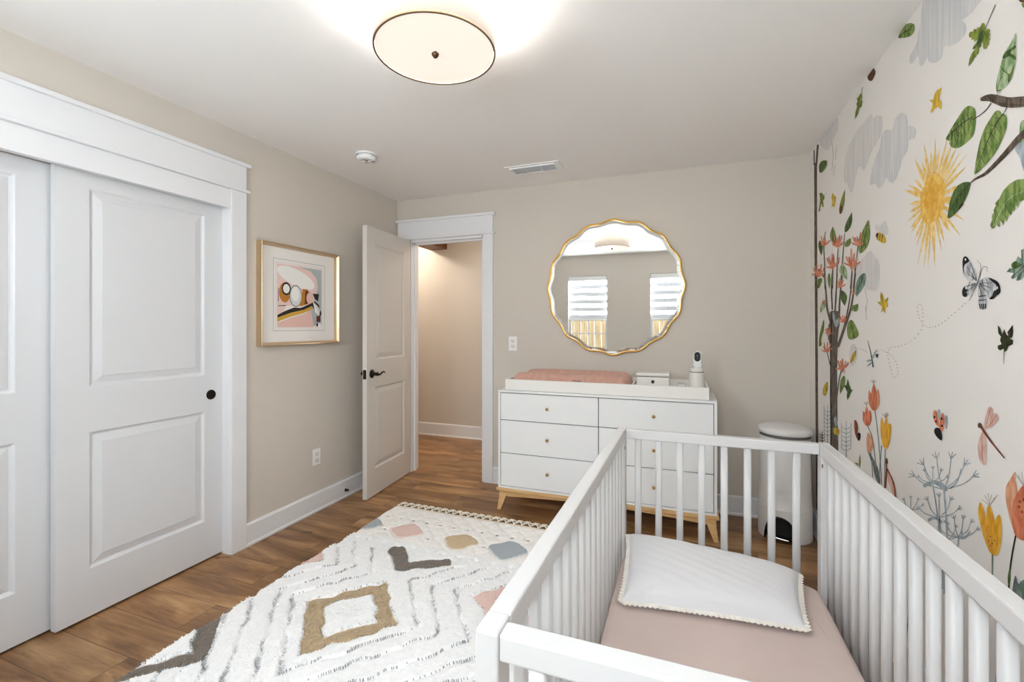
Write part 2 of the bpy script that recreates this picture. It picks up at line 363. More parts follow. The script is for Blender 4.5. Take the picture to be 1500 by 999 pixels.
def blind(x0, x1, label):
    root = thing('roller_blind', label, 'window blind', ((x0+x1)/2, YF-.055, 0), group='zebra blinds in the front windows')
    hw = (x1-x0)/2-.008
    MB().box(-hw-.004, hw+.004, -.0, .05, WZ1-.075, WZ1-.002, .006).build('cassette', M['fabric_pull'], root)
    z = WZ1-.08; zb = 1.425; n = 5; pitch = (z-zb)/n
    mm = MB()
    for k in range(n): mm.box(-hw, hw, -.001, .001, z-pitch*(k+1), z-pitch*(k+.45), mi=0); mm.box(-hw, hw, -.001, .001, z-pitch*(k+.45), z-pitch*k, mi=1)
    mm.build('blind_fabric', [M['band'], M['sheer']], root)
    MB().box(-hw, hw, -.008, .008, zb-.028, zb, .004).build('bottom_rail', M['fabric_pull'], root)
blind(*WN[0], 'striped white roller blind half lowered in left window of mirror reflection'); blind(*WN[1], 'striped white roller blind half lowered in right window of mirror reflection')
f = MB()
for k in range(44):
    x = -4.2+k*.145; f.box(x, x+.138, -2.62, -2.60, 0, 1.75+.004*(k % 3), .002)
f.box(-4.2, 2.2, -2.66, -2.62, .4, .49).box(-4.2, 2.2, -2.66, -2.62, 1.4, 1.49)
tag(f.build('garden_fence', M['fence']), 'tan plank fence outside, seen in the mirror through the left window', 'fence')
struct(MB().box(-6, 4, -6, -.42, -.1, 0).build('ground', M['grass']))

# ------------------------------------------------------------------ ceiling fixtures
LX, LY = -.80, 1.375
r_ = thing('ceiling_lamp', 'lit white drum shade lamp with brown finial on the ceiling', 'lamp', (LX, LY, 0))
zt, zb, rd = 2.395, 2.25, .207
MB().lathe([(rd, zb), (rd, zt), (rd-.003, zt), (rd-.003, zb+.004)], 72, cap=False).build('lamp_shade', M['shade'], r_)
MB().lathe([(0, zb+.003), (rd-.006, zb+.003)], 72, cap=False).build('diffuser', M['diffuser'], r_)
q = MB().lathe([(rd+.0012, zb-.001), (rd+.0012, zb+.006), (rd-.0005, zb+.006), (rd-.0055, zb+.002), (rd-.0055, zb-.001), (rd+.0012, zb-.001)], 72, cap=False)
q.lathe([(rd+.001, zt-.004), (rd+.001, zt), (rd-.004, zt)], 72, cap=False); q.build('shade_ring', M['nickel'], r_)
MB().lathe([(0, 2.44), (.058, 2.44), (.058, 2.425), (.045, 2.418), (0, 2.418)], 32, cap=False).build('canopy', M['nickel'], r_)
MB().lathe([(.006, 2.25), (.006, 2.42)], 12).tube([(-rd+.005, 0, 2.385), (rd-.005, 0, 2.385)], .003, 6).tube([(0, -rd+.005, 2.385), (0, rd-.005, 2.385)], .003, 6).build('stem', M['nickel'], r_)
MB().lathe([(0, 2.232), (.006, 2.233), (.012, 2.241), (.013, 2.246), (.008, 2.250), (0, 2.2525)], 20, cap=False).build('finial', mat('brown_bronze', srgb(92, 66, 42), .35, .7), r_)
lamp('ceiling_lamp_bulb', 'POINT', (LX, LY, 2.352), LAMP_W, (1, .975, .94), shadow_soft_size=.045)

sd = thing('smoke_detector', 'round white smoke detector on the ceiling above the left wall', 'smoke detector', (-1.952, 2.465, ZC))
MB().lathe([(0, 0), (.068, 0), (.07, -.004), (.07, -.012), (.064, -.014)], 40, cap=False).build('base', M['white_plastic'], sd)
MB().lathe([(.058, -.013), (.062, -.018), (.06, -.034), (.052, -.041), (.02, -.044), (.018, -.041), (0, -.041)], 40, cap=False).build('cover', M['white_plastic'], sd)
q = MB()
for k in range(5): q.box(-.03+k*.015-.003, -.03+k*.015+.003, .02, .042, -.0435, -.042)
q.lathe([(0, -.046), (.008, -.046), (.009, -.043)], 14, cap=False); q.build('vent_slots', M['pail_gap'], sd)

vt = thing('ceiling_vent', 'white rectangular three-section air vent on the ceiling', 'vent', (-.995, 3.10, ZC), (0, 0, 0))
q = MB(); q.prism([(-.2, -.09), (.2, -.09), (.2, .09), (-.2, .09)], 'Z', -.006, 0, bev=.002)
q.box(-.16, -.156, -.055, .055, -.012, -.004)
for x in (-.165, -.0575, .0525, .16): q.box(x-.004, x+.004, -.06, .06, -.014, -.004, .001)
q.box(-.168, .164, -.064, -.058, -.014, -.004, .001).box(-.168, .164, .058, .064, -.014, -.004, .001); q.box(-.168, .164, -.06, .06, -.0075, -.006); q.build('frame', M['white_plastic'], vt)
for x0 in (-.161, -.0535, .0565):
    q = MB()
    for k in range(12): y = -.054+k*.0098; q.prism([(y-.0045, -.0125), (y-.004, -.013), (y+.005, -.0095), (y+.0045, -.009)], 'X', x0, x0+.1)
    q.build('louvre', M['white_plastic'], vt)

# ------------------------------------------------------------------ outlets, switch, door stop
def outlet(name, label, loc, rot, kind):
    o = thing(name, label, 'outlet', loc, rot)
    MB().box(-.036, .036, -.0055, 0, -.058, .058, .003).build('cover_plate', M['white_plastic'], o)
    for s in (-1, 1):
        z = s*.021; q = MB().box(-.017, .017, -.0075, -.005, z-.014, z+.014, .003)
        q.box(-.008, -.006, -.0079, -.0074, z-.003, z+.007, mi=1).box(.006, .008, -.0079, -.0074, z-.002, z+.006, mi=1).lathe([(0, -.0079), (.003, -.0079), (.003, -.0074)], 8, (0, 0, z-.008), mi=1, axis='Y', cap=False)
        q.build('receptacle', [M['offwhite_plastic'], M['pail_gap']], o)
outlet('wall_outlet', 'white outlet plate on the back wall left of the mirror', (-1.303, YB, 1.163), (0, 0, 0), 0)
outlet('wall_outlet', 'white outlet plate low on the left wall under the framed print', (XL, 2.518, .382), (0, 0, PI/2), 0)
ds = thing('door_stop', 'small dark door stop on the left baseboard', 'door stop', (XL+.0135, 2.80, .055))
MB().lathe([(.012, 0), (.012, .004), (.006, .006), (.006, .014)], 14, axis='X', cap=True).build('stem', M['bronze'], ds)
MB().lathe([(.0, .025), (.008, .0245), (.010, .020), (.009, .014), (0, .013)], 14, axis='X', cap=False).build('tip', M['black'], ds)

# ------------------------------------------------------------------ framed print on the left wall
fp = thing('framed_print', 'champagne framed abstract print in pink, ochre and grey on the left wall', 'picture', (XL, 2.367, 1.507))
FW, FH = .333, .322
q = MB()
prof = [(0, 0), (.046, 0), (.048, .002), (.046, .006), (.040, .010), (.030, .016), (.010, .020), (.0, .020)]   # (depth from wall, inset)
rings = []
for dep, ins in prof:
    a, b = FW-ins, FH-ins; rings.append([q.bm.verts.new(v) for v in ((dep, -a, -b), (dep, a, -b), (dep, a, b), (dep, -a, b))])
for A, B in zip(rings, rings[1:]):
    for k in range(4): q.bm.faces.new((A[k], A[(k+1) % 4], B[(k+1) % 4], B[k]))
q.build('frame', M['champagne'], fp)
MB().box(.006, .010, -FW+.018, FW-.018, -FH+.018, FH-.018).build('mat_board', M['mat_board'], fp)
ART = {'paper': srgb(236, 226, 222), 'grey': srgb(176, 184, 184), 'pink': srgb(232, 202, 196), 'white': srgb(240, 238, 234), 'ochre': srgb(190, 124, 44), 'black': srgb(36, 30, 30), 'brown': srgb(104, 48, 34), 'blush': srgb(226, 188, 178), 'yellow': srgb(208, 164, 60), 'pale': srgb(214, 220, 222), 'olive': srgb(120, 120, 96)}
keys = list(ART); am = [mat('print_'+k, v, .8) for k, v in ART.items()]
pq = MB()
AX, AY, AW, AH = -.205, -.215, .41, .43    # print area: u right (toward +y), v up
art_n = [0]
def art(k, pts, L):
    art_n[0] += 1
    # pts in print units 0..100, v downwards
    pq.face([(.0103+.0002*L+.00003*art_n[0], AX+AW*u/100, AY+AH*(1-v/100)) for u, v in pts], keys.index(k))
def ell(cx, cy, rx, ry, n=22, rot=0):
    c_, s_ = math.cos(R(rot)), math.sin(R(rot))
    return [(cx+rx*math.cos(2*PI*k/n)*c_-ry*math.sin(2*PI*k/n)*s_, cy+rx*math.cos(2*PI*k/n)*s_+ry*math.sin(2*PI*k/n)*c_) for k in range(n)]
art('paper', [(0, 0), (100, 0), (100, 100), (0, 100)], 0)
art('grey', [(4, 4), (96, 4), (96, 96), (70, 96), (62, 60), (4, 40)], 1)
art('pink', [(4, 4), (45, 4), (70, 8), (84, 18), (88, 32), (84, 44), (72, 50), (40, 52), (4, 62)], 2)
art('pink', [(4, 20), (60, 40), (80, 46), (80, 62), (20, 66), (4, 96)], 2)
art('white', ell(42, 22, 40, 13, rot=16), 3)
art('ochre', ell(18, 46, 11, 15), 4); art('black', ell(21, 40, 9, 10), 5); art('white', ell(21, 40, 6.5, 7), 6)
art('olive', ell(40, 50, 13, 17), 4); art('pale', ell(40, 50, 11.5, 15.5), 5); art('white', ell(39, 47, 8, 11), 6)
art('ochre', [(54, 38), (66, 38), (64, 62), (48, 66)], 4); art('brown', [(60, 40), (70, 42), (72, 60), (58, 62)], 5); art('blush', ell(70, 52, 8, 10), 6)
art('black', [(76, 44), (90, 44), (88, 56), (80, 52)], 5)
art('black', [(4, 80), (18, 74), (36, 68), (50, 68), (72, 60), (80, 56), (90, 62), (96, 76), (92, 82), (84, 74), (74, 64), (56, 72), (36, 76), (4, 90)], 7)
art('yellow', [(4, 84), (30, 76), (56, 71), (74, 64), (76, 68), (56, 76), (30, 82), (4, 90)], 8)
art('blush', [(4, 92), (30, 84), (56, 78), (72, 70), (78, 98), (4, 98)], 6)
for k in range(6): art('white', [(76+k*3, 58+k*2), (78+k*3, 57+k*2), (83+k*1.5, 74+k), (81.5+k*1.5, 75+k)], 9)
art('brown', [(84, 80), (93, 80), (93, 90), (84, 90)], 9); art('white', [(85, 92), (94, 92), (94, 98), (85, 98)], 9); art('black', [(84, 92), (88, 92), (87, 97), (84, 98)], 10)
art('black', [(5, 40), (6, 40), (6, 60), (5, 60)], 8); art('black', [(5, 66), (20, 65), (20, 66), (5, 67)], 8)
for a, b in (((0, 0), (1, 1)),):
    t = .9
    for u0, u1, v0, v1 in ((-4, 104, -4, -4+t), (-4, 104, 104-t, 104), (-4, -4+t, -4, 104), (104-t, 104, -4, 104)): art('grey', [(u0, v0), (u1, v0), (u1, v1), (u0, v1)], 0)
pq.build('print', am, fp)

# ------------------------------------------------------------------ mirror
MCX, MCZ, MR, NL = -.493, 1.600, .508, 16
def mr(a, base): return base+.0085*math.cos(NL*(a-PI/2))
mi_ = thing('wall_mirror', 'large round mirror with scalloped thin gold frame above the dresser', 'mirror', (MCX, YB, MCZ))
n = 192; bm = bmesh.new(); q = MB(); 
ringdef = [(-.001, MR), (-.022, MR+.001), (-.027, MR-.003), (-.027, MR-.008), (-.020, MR-.0105), (-.016, MR-.0105)]
prev = None
for y, rr in ringdef:
    ring = [q.bm.verts.new((mr(2*PI*k/n, rr)*math.cos(2*PI*k/n), y, mr(2*PI*k/n, rr)*math.sin(2*PI*k/n))) for k in range(n)]
    if prev:
        for k in range(n): q.bm.faces.new((prev[k], prev[(k+1) % n], ring[(k+1) % n], ring[k])).smooth = True
    prev = ring
q.build('frame', M['gold'], mi_)
q = MB(); a_ = [q.bm.verts.new((mr(2*PI*k/n, MR-.0105)*math.cos(2*PI*k/n), -.014, mr(2*PI*k/n, MR-.0105)*math.sin(2*PI*k/n))) for k in range(n)]
b_ = [q.bm.verts.new((mr(2*PI*k/n, MR-.034)*math.cos(2*PI*k/n), -.017, mr(2*PI*k/n, MR-.034)*math.sin(2*PI*k/n))) for k in range(n)]
for k in range(n): q.bm.faces.new((a_[k], a_[(k+1) % n], b_[(k+1) % n], b_[k]))
q.build('bevelled_edge', M['bevel'], mi_)
q = MB(); q.face([(mr(2*PI*k/n, MR-.034)*math.cos(2*PI*k/n), -.017, mr(2*PI*k/n, MR-.034)*math.sin(2*PI*k/n)) for k in range(n)])
q.build('glass', M['mirror'], mi_)
bm.free()

# ------------------------------------------------------------------ dresser
dr = thing('dresser', 'wide white six-drawer dresser with beech legs against the back wall', 'dresser', (0, 0, 0))
X0, X1, Y0, Y1 = -1.233, .195, 3.0, 3.462
q = MB(); q.box(X0, X0+.016, Y0, Y1, .172, .836).box(X1-.016, X1, Y0, Y1, .172, .836).box(X0, X1, Y0, Y1, .836, .852, .0008).box(X0, X1, Y0, Y1, .158, .172, .0008).box(X0+.016, X1-.016, Y1-.01, Y1, .172, .836)
q.box(-.523, -.517, Y0+.031, Y1-.01, .172, .836); q.build('body', M['dresser'], dr)
MB().box(X0+.016, X1-.016, Y0+.012, Y0+.03, .172, .836).build('gap_shade_panel', M['dark'], dr)  # solid near-black panel stands in for the shade behind the drawer gaps
zs = [(.176, .404), (.409, .638), (.643, .831)]; xs = [(X0+.0195, -.5225), (-.5175, X1-.0195)]
for a, b in xs:
    for z0, z1 in zs:
        d = MB().box(a, b, Y0+.001, Y0+.017, z0, z1, .0012).build('drawer', M['dresser'], dr)
        cx, cz = (a+b)/2, (z0+z1)/2
        MB().lathe([(.0, -.024), (.007, -.0235), (.0105, -.019), (.0105, -.015), (.006, -.011), (.0045, -.004), (.006, 0)], 20, (cx, Y0+.001, cz), axis='Y', cap=False).build('knob', M['brass'], d)
q = MB(); q.box(X0-.012, X1+.012, Y0-.008, Y1+.005, .136, .158, .003)
def apron(y0, y1):
    pts = [(X0+.06, .137)]+[(X0+.06+(X1-X0-.12)*k/24, .092+.026*math.sin(PI*k/24)) for k in range(25)]+[(X1-.06, .137)]
    q.prism(pts, 'Y', y0, y1)
apron(Y0+.02, Y0+.04); apron(Y1-.04, Y1-.02)
q.build('base_rail', M['beech'], dr)
for sx in (0, 1):
    for sy in (0, 1):
        xx = X0+.004 if sx == 0 else X1-.004; s = 1 if sx == 0 else -1; yy = Y0+.012 if sy == 0 else Y1-.052; dy = -.012 if sy == 0 else .008
        mm = MB(); top = [(xx, yy), (xx+s*.085, yy), (xx+s*.085, yy+.04), (xx, yy+.04)]; mid = [(xx+s*.0-.0*s, yy+dy*.3), (xx+s*.05, yy+dy*.3), (xx+s*.05, yy+.04+dy*.3), (xx, yy+.04+dy*.3)]
        bot = [(xx-s*.012, yy+dy), (xx+s*.014, yy+dy), (xx+s*.014, yy+.03+dy), (xx-s*.012, yy+.03+dy)]
        L = []
        for pts, z in ((top, .137), (mid, .092), (bot, 0)): L.append([mm.bm.verts.new((p[0], p[1], z)) for p in pts])
        for A, B in zip(L, L[1:]):
            for k in range(4): mm.bm.faces.new((A[k], A[(k+1) % 4], B[(k+1) % 4], B[k]))
        mm.bm.faces.new(L[0]); mm.bm.faces.new(L[-1])
        mm.build('leg', M['beech'], dr)

# changing tray on the dresser
tr = thing('changing_tray', 'long off-white tray on the dresser top holding the salmon pad', 'tray')
TX0, TX1, TY0, TY1, TZ = -1.188, .152, 3.022, 3.452, .853
q = MB(); q.box(TX0, TX1, TY0, TY0+.014, TZ, TZ+.075, .002).box(TX0, TX1, TY1-.014, TY1, TZ, TZ+.075, .002).box(TX0, TX0+.014, TY0+.014, TY1-.014, TZ, TZ+.0748).box(TX1-.014, TX1, TY0+.014, TY1-.014, TZ, TZ+.0748).box(TX0+.014, TX1-.014, TY0+.014, TY1-.014, TZ, TZ+.008)
q.build('box', M['tray'], tr)
MB().box(-.318, -.306, TY0+.014, TY1-.014, TZ+.008, TZ+.07, .001).build('divider', M['tray'], tr)

# contoured changing pad
def pad():
    x0, x1, y0, y1 = -1.168, -.325, TY0+.02, TY1-.02; nx, ny = 60, 28; V = []; F = []
    for s in (1, 0):
        for i in range(nx+1):
            for j in range(ny+1):
                u, v = i/nx*2-1, j/ny*2-1
                # rounded corners
                ed = (1-abs(u)**14)**.5 if abs(u) < 1 else 0; ev = (1-abs(v)**8)**.5 if abs(v) < 1 else 0
                top = .066+.056*math.exp(-((abs(v)-.78)/.26)**2)-.004*math.cos(u*9)*.3
                z = TZ+.010 + (top*ed*ev if s else 0)
                ru = 1-.03*(abs(v)**6)-.012*(1-ed); rv = 1-.05*(abs(u)**10)
                x = (x0+x1)/2+(x1-x0)/2*u*ru; y = (y0+y1)/2+(y1-y0)/2*v*rv
                V.append((x, y, z))
    o = (nx+1)*(ny+1); I = lambda i, j, s: s*o+i*(ny+1)+j
    for i in range(nx):
        for j in range(ny):
            F.append((I(i, j, 0), I(i+1, j, 0), I(i+1, j+1, 0), I(i, j+1, 0))); F.append((I(i, j, 1), I(i, j+1, 1), I(i+1, j+1, 1), I(i+1, j, 1)))
    return V, F
V, F = pad(); cp = thing('changing_pad', 'salmon pink contoured changing pad lying in the tray', 'changing pad')
raw_mesh('cushion', V, F, M['salmon'], cp)
MB().tube([(-.70, TY0+.019, .935), (-.69, TY0+.010, .938), (-.672, TY0+.008, .936), (-.66, TY0+.012, .932), (-.645, TY0+.018, .934)], .0025, 6).build('buckle_strap', M['pail_gap'], cp)

wb = thing('wipes_box', 'white lidded wipes box with black tab in the tray', 'box', (-.187, 3.235, TZ+.009))
MB().box(-.105, .105, -.06, .06, 0, .104, .008).build('body', M['offwhite_plastic'], wb)
MB().box(-.11, .11, -.065, .065, .107, .130, .009, seg=3).build('lid', M['offwhite_plastic'], wb)
MB().box(-.10, .10, -.055, .055, .103, .108).build('seal', M['pail_gap'], wb)
MB().box(-.009, .009, -.0645, -.058, .062, .082, .001).build('tab', M['black'], wb)

cn = thing('white_canister', 'tapered white canister standing in the tray under the camera', 'canister', (.085, 3.22, TZ+.009))
MB().lathe([(0, 0), (.052, 0), (.054, .003), (.050, .06), (.043, .155), (.041, .163), (.036, .168), (0, .168)], 40, cap=False).build('body', M['offwhite_plastic'], cn)
MB().lathe([(.0445, .142), (.0449, .1445), (.0441, .147)], 40, cap=False).build('seam', M['pail_gap'], cn)
bmn = thing('baby_monitor', 'small white baby monitor camera with black face on the canister', 'camera', (.092, 3.215, TZ+.178), (0, 0, R(-6)))
MB().lathe([(0, 0), (.024, 0), (.026, .003), (.026, .028), (.022, .032), (0, .032)], 32, cap=False).build('base', M['white_plastic'], bmn)
def capsule(w, h, y0, y1, cz, ns=10):
    r = w/2; pts = [(r*math.cos(a), cz+h/2-r+r*math.sin(a)) for a in [PI*k/ns for k in range(ns+1)]]+[(-r*math.cos(a), cz-h/2+r-r*math.sin(a)) for a in [PI*k/ns for k in range(ns+1)]]
    return MB().prism(pts, 'Y', y0, y1)
q = capsule(.046, .088, -.022, .022, .068, 12); q.build('head', M['white_plastic'], bmn)
q = capsule(.037, .062, -.0255, -.021, .076, 12); q.build('face', M['black'], bmn)
MB().lathe([(0, -.0275), (.0024, -.027), (.0034, -.0255)], 16, (0, 0, .083), axis='Y', cap=False).build('lens', M['chrome'], bmn)
MB().lathe([(0, -.0268), (.0015, -.0265), (.002, -.0255)], 12, (0, 0, .062), axis='Y', cap=False).build('sensor', M['pail_gap'], bmn)
tag(MB().box(-.035, .022, 3.33, 3.40, TZ+.009, TZ+.055, .006).build('white_tub', M['offwhite_plastic']), 'small white tub at the tray back beside the canister', 'tub')

# ------------------------------------------------------------------ nappy pail
pl = thing('trash_pail', 'white step pail with domed lid in the right back corner', 'trash can', (.600, 3.272, 0), (0, 0, R(-20)))
nseg = 72; q = MB(); prev = None
# body with an arched pedal cut-out at the front (-y)
hs = [0, .02, .04, .06, .08, .10, .118, .134, .146, .16, .19, .196, .2, .3, .45, .624]
def prad(h): return .148-.0*h-.010*min(1, max(0, (h-.195)/.37)) - (.0025 if h > .198 else 0)
grid = []
for h in hs:
    ring = []
    for k in range(nseg):
        a = 2*PI*k/nseg-PI/2; rr = prad(h); ring.append(q.bm.verts.new((rr*math.cos(a), rr*math.sin(a), h)))
    grid.append(ring)
def hole(k, h):
    a = (k+.5)/nseg; a = min(a, 1-a)*2*PI; w = .62
    return a < w and h < .146*math.sqrt(max(0, 1-(a/w)**2))
for j in range(len(hs)-1):
    for k in range(nseg):
        if hole(k, (hs[j]+hs[j+1])/2): continue
        f = q.bm.faces.new((grid[j][k], grid[j][(k+1) % nseg], grid[j+1][(k+1) % nseg], grid[j+1][k])); f.smooth = True
q.build('body', M['pail'], pl)
# smooth dark arch trim around the cut-out and inner base
arch = []
for k in range(25):
    t = PI*k/24; a = -PI/2+.62*math.cos(t)*-1; h = .148*math.sin(t); arch.append((.1495*math.cos(a), .1495*math.sin(a), max(.001, h)))
MB().tube(arch, .006, 8).build('arch_trim', M['black'], pl)
MB().lathe([(.118, .002), (.118, .19)], 48, cap=False).build('inner_base', M['dark'], pl)
MB().prism([(-.05, -.17), (.05, -.17), (.062, -.12), (-.062, -.12)], 'Z', .022, .034, bev=.004).build('pedal', M['chrome'], pl)
MB().lathe([(.140, .622), (.138, .642)], 64, cap=False).build('gap_ring', M['pail_gap'], pl)
MB().lathe([(.13, .640), (.145, .640), (.149, .643), (.149, .662), (.145, .672), (.125, .682), (.06, .690), (0, .691)], 72, cap=False).build('lid', M['pail'], pl)

# ------------------------------------------------------------------ crib
cr = thing('crib', 'white slatted baby crib standing on the rug beside the mural', 'crib')
GZ = .029; CT = .87; LW = .036
CXN, CXF, CR, CN, CF = -.28, -.262, .51, .592, 2.003     # outer left x near/far, outer right x, near y, far y
def xl(y): return CXN+(CXF-CXN)*(y-CN)/(CF-CN)
def post(xa, xb, ya, yb):
    MB().box(xa, xb, ya, yb, GZ, CT-.0, .004).build('post', M['crib'], cr)
post(CXN, CXN+LW, CN, CN+.05); post(xl(CF)+.0, xl(CF)+LW, CF-.05, CF); post(CR-LW, CR, CN, CN+.05); post(CR-LW, CR, CF-.05, CF)
RT, RB = CT, CT-.042
def side_rail(z0, z1, left):
    q = MB()
    if left: P = [(xl(CN+.0505), CN+.0505), (xl(CN+.0505)+LW, CN+.0505), (xl(CF-.0505)+LW, CF-.0505), (xl(CF-.0505), CF-.0505)]
    else: P = [(CR-LW, CN+.0505), (CR, CN+.0505), (CR, CF-.0505), (CR-LW, CF-.0505)]
    q.prism(P, 'Z', z0, z1, bev=.004); q.build('side_rail', M['crib'], cr)
for left in (1, 0): side_rail(RB, RT, left); side_rail(.20, .245, left)
def end_rail(y0, y1, z0, z1):
    ym = (y0+y1)/2; MB().box(xl(ym)+LW+.0004, CR-LW-.0004, y0, y1, z0, z1, .004).build('end_rail', M['crib'], cr)
for (a, b) in ((CN+.002, CN+.036), (CF-.036, CF-.002)): end_rail(a, b, CT-.040, CT-.001); end_rail(a, b, .20, .245)
def slat_mesh():
    q = MB(); w, d = .0132, .0110; n = 16
    pts = []
    for k in range(n):
        a = 2*PI*(k+.5)/n; c_, s_ = math.cos(a), math.sin(a); pts.append((w*math.copysign(abs(c_)**.6, c_), d*math.copysign(abs(s_)**.6, s_)))
    A = [q.bm.verts.new((x, y, .243)) for x, y in pts]; B = [q.bm.verts.new((x, y, CT-.038)) for x, y in pts]
    for k in range(n): q.bm.faces.new((A[k], A[(k+1) % n], B[(k+1) % n], B[k])).smooth = True
    q.bm.faces.new(A); q.bm.faces.new(B[::-1])
    return q.build('slat', M['crib'], cr)
base = slat_mesh(); first = True
def put(x, y, rot):
    global first
    o = base if first else base.copy()
    if not first: C.objects.link(o); o.parent = cr
    first = False
    o.location = (x, y, 0); o.rotation_euler = (0, 0, rot)
for k in range(8): put(-.176+.0826*k, CF-.019, 0)
for k in range(8): put(-.19+.0826*k, CN+.019, 0)
for k in range(16):
    y = 1.901-.0777*k
    put(CR-LW/2, y, PI/2); put(xl(y)+LW/2, y, PI/2)
for (x, y, s) in ((CR-LW, CF-.072, -1), (CR-LW, CN+.08, -1), (xl(CF)+LW, CF-.072, 1), (xl(CN)+LW, CN+.08, 1)):
    q = MB().lathe([(0, .0008*s), (.003, .0008*s), (.003, .0022*s), (.0062, .0022*s), (.0066, 0)], 18, (x, y, .80), axis='X', cap=False); q.build('bolt', M['nickel'], cr)
MB().box(xl(1.3)+LW-.004, CR-LW+.004, CN+.036, CF-.036, .17, .20, .002).build('base_board', M['crib'], cr)

# mattress with fitted sheet
mt = thing('crib_mattress', 'crib mattress under a plain blush pink fitted sheet', 'mattress')
def rbox(x0, x1, y0, y1, z0, z1, rc, re, nu=40, nv=72, top=lambda x, y: 0):
    # rounded slab as a heightfield with softened edges
    V = []; F = []
    hx, hy = (x1-x0)/2, (y1-y0)/2; cx, cy = (x0+x1)/2, (y0+y1)/2
    prof = [(0, z0), (re*.5, z0-.0), (0+re*.0, z0)]
    rings = []
    outline = []
    K = 14
    for (sx, sy, a0) in ((1, 1, 0), (-1, 1, 90), (-1, -1, 180), (1, -1, 270)):
        for k in range(K+1):
            a = R(a0+90*k/K); outline.append((cx+sx*(hx-rc)+rc*math.cos(a), cy+sy*(hy-rc)+rc*math.sin(a)))
    # densify straight parts
    O = []
    for i, p in enumerate(outline):
        q_ = outline[(i+1) % len(outline)]; d = math.hypot(q_[0]-p[0], q_[1]-p[1]); n_ = max(1, int(d/.03))
        for k in range(n_): O.append((p[0]+(q_[0]-p[0])*k/n_, p[1]+(q_[1]-p[1])*k/n_))
    N = len(O); layers = [(1, z0), (1, (z0+z1)/2), (1, z1-re)]+[(None, t) for t in range(1, 7)]
    for sc, z in layers:
        if sc is not None: rings.append([(x, y, z) for x, y in O])
        else:
            a = PI/2*z/6; ins = re*(1-math.cos(a)); zz = z1-re+re*math.sin(a)
            rings.append([(cx+(x-cx)*(1-ins/hx), cy+(y-cy)*(1-ins/hy), zz) for x, y in O])
    for s in (.93, .8, .62, .42, .2): rings.append([(cx+(rings[8][i][0]-cx)*s, cy+(rings[8][i][1]-cy)*s, z1+top((cx+(rings[8][i][0]-cx)*s), (cy+(rings[8][i][1]-cy)*s))) for i in range(N)])
    for r_i in rings: V += r_i
    for j in range(len(rings)-1):
        for i in range(N): F.append((j*N+i, j*N+(i+1) % N, (j+1)*N+(i+1) % N, (j+1)*N+i))
    V.append((cx, cy, z1)); c_ = len(V)-1; j = len(rings)-1
    for i in range(0, N, 1): F.append((j*N+i, j*N+(i+1) % N, c_, c_))
    return V, F
V, F = rbox(-.236, .466, .635, 1.962, .202, .352, .05, .022)
bmm = bmesh.new(); vs = [bmm.verts.new(v) for v in V]
for f in F:
    try: bmm.faces.new([vs[i] for i in dict.fromkeys(f)])
    except ValueError: pass
bmm.faces.new([vs[i] for i in range(len(V)) if V[i][2] == .202 and i < F[0][3]][::-1]) if False else None
me = bpy.data.meshes.new('fitted_sheet'); bmesh.ops.recalc_face_normals(bmm, faces=bmm.faces); bmm.to_mesh(me); bmm.free()
me.polygons.foreach_set('use_smooth', [True]*len(me.polygons)); me.materials.append(M['sheet']); o = bpy.data.objects.new('fitted_sheet', me); C.objects.link(o); o.parent = mt
def fold(pts, r):
    return MB().tube(pts, [r*.3]+[r]*(len(pts)-2)+[r*.3], 8)
fold([(.33, 1.93, .3495), (.37, 1.80, .351), (.40, 1.70, .351), (.42, 1.62, .3505)], .004).tube([(.455, 1.90, .345), (.445, 1.78, .3495), (.44, 1.66, .3505)], [.001, .0035, .001], 8).build('sheet_crease', M['sheet'], mt)

# pillow
pw = thing('toddler_pillow', 'white quilted pillow with scalloped lace edge at the crib head', 'pillow')
NLc, NRc, FRc, FLc = Vector((-.192, 1.575, .374)), Vector((.356, 1.632, .374)), Vector((.400, 1.930, .398)), Vector((-.210, 1.957, .432))
def bil(u, v): a = NLc.lerp(NRc, u); b = FLc.lerp(FRc, u); return a.lerp(b, v)
nu, nv = 56, 40; V = []; F = []
for s in (1, -1):
    for i in range(nu+1):
        for j in range(nv+1):
            u, v = i/nu, j/nv; U, W_ = 2*u-1, 2*v-1
            e = max(0, (1-abs(U)**3.2))**.42*max(0, (1-abs(W_)**3.4))**.45
            # edges bow in between the corners
            uu = .5+(u-.5)*(1-.035*(1-W_*W_)); vv = .5+(v-.5)*(1-.045*(1-U*U))
            p = bil(uu, vv); th = (.060 if s > 0 else -.020)*e
            th += (.0016*math.sin(u*38+v*22)*math.sin(v*30) if s > 0 else 0)*e
            V.append((p.x, p.y, p.z+th))
o_ = (nu+1)*(nv+1); I = lambda i, j, s: s*o_+i*(nv+1)+j
for i in range(nu):
    for j in range(nv):
        F.append((I(i, j, 0), I(i+1, j, 0), I(i+1, j+1, 0), I(i, j+1, 0))); F.append((I(i, j, 1), I(i, j+1, 1), I(i+1, j+1, 1), I(i+1, j, 1)))
raw_mesh('cushion', V, F, M['pillow'], pw)
q = MB(); edge = []
for k in range(nu): edge.append((I(k, 0, 0), (0, -1)))
for k in range(nv): edge.append((I(nu, k, 0), (1, 0)))
for k in range(nu): edge.append((I(nu-k, nv, 0), (0, 1)))
for k in range(nv): edge.append((I(0, nv-k, 0), (-1, 0)))
ins = []; outs = []
E_ = [(Vector(V[i]), d) for i, d in edge]; s_ = 0
dense = []
for i in range(len(E_)):
    a, d = E_[i]; b, d2 = E_[(i+1) % len(E_)]
    for k in range(3): dense.append((a.lerp(b, k/3), d))
cl = 0; acc = []
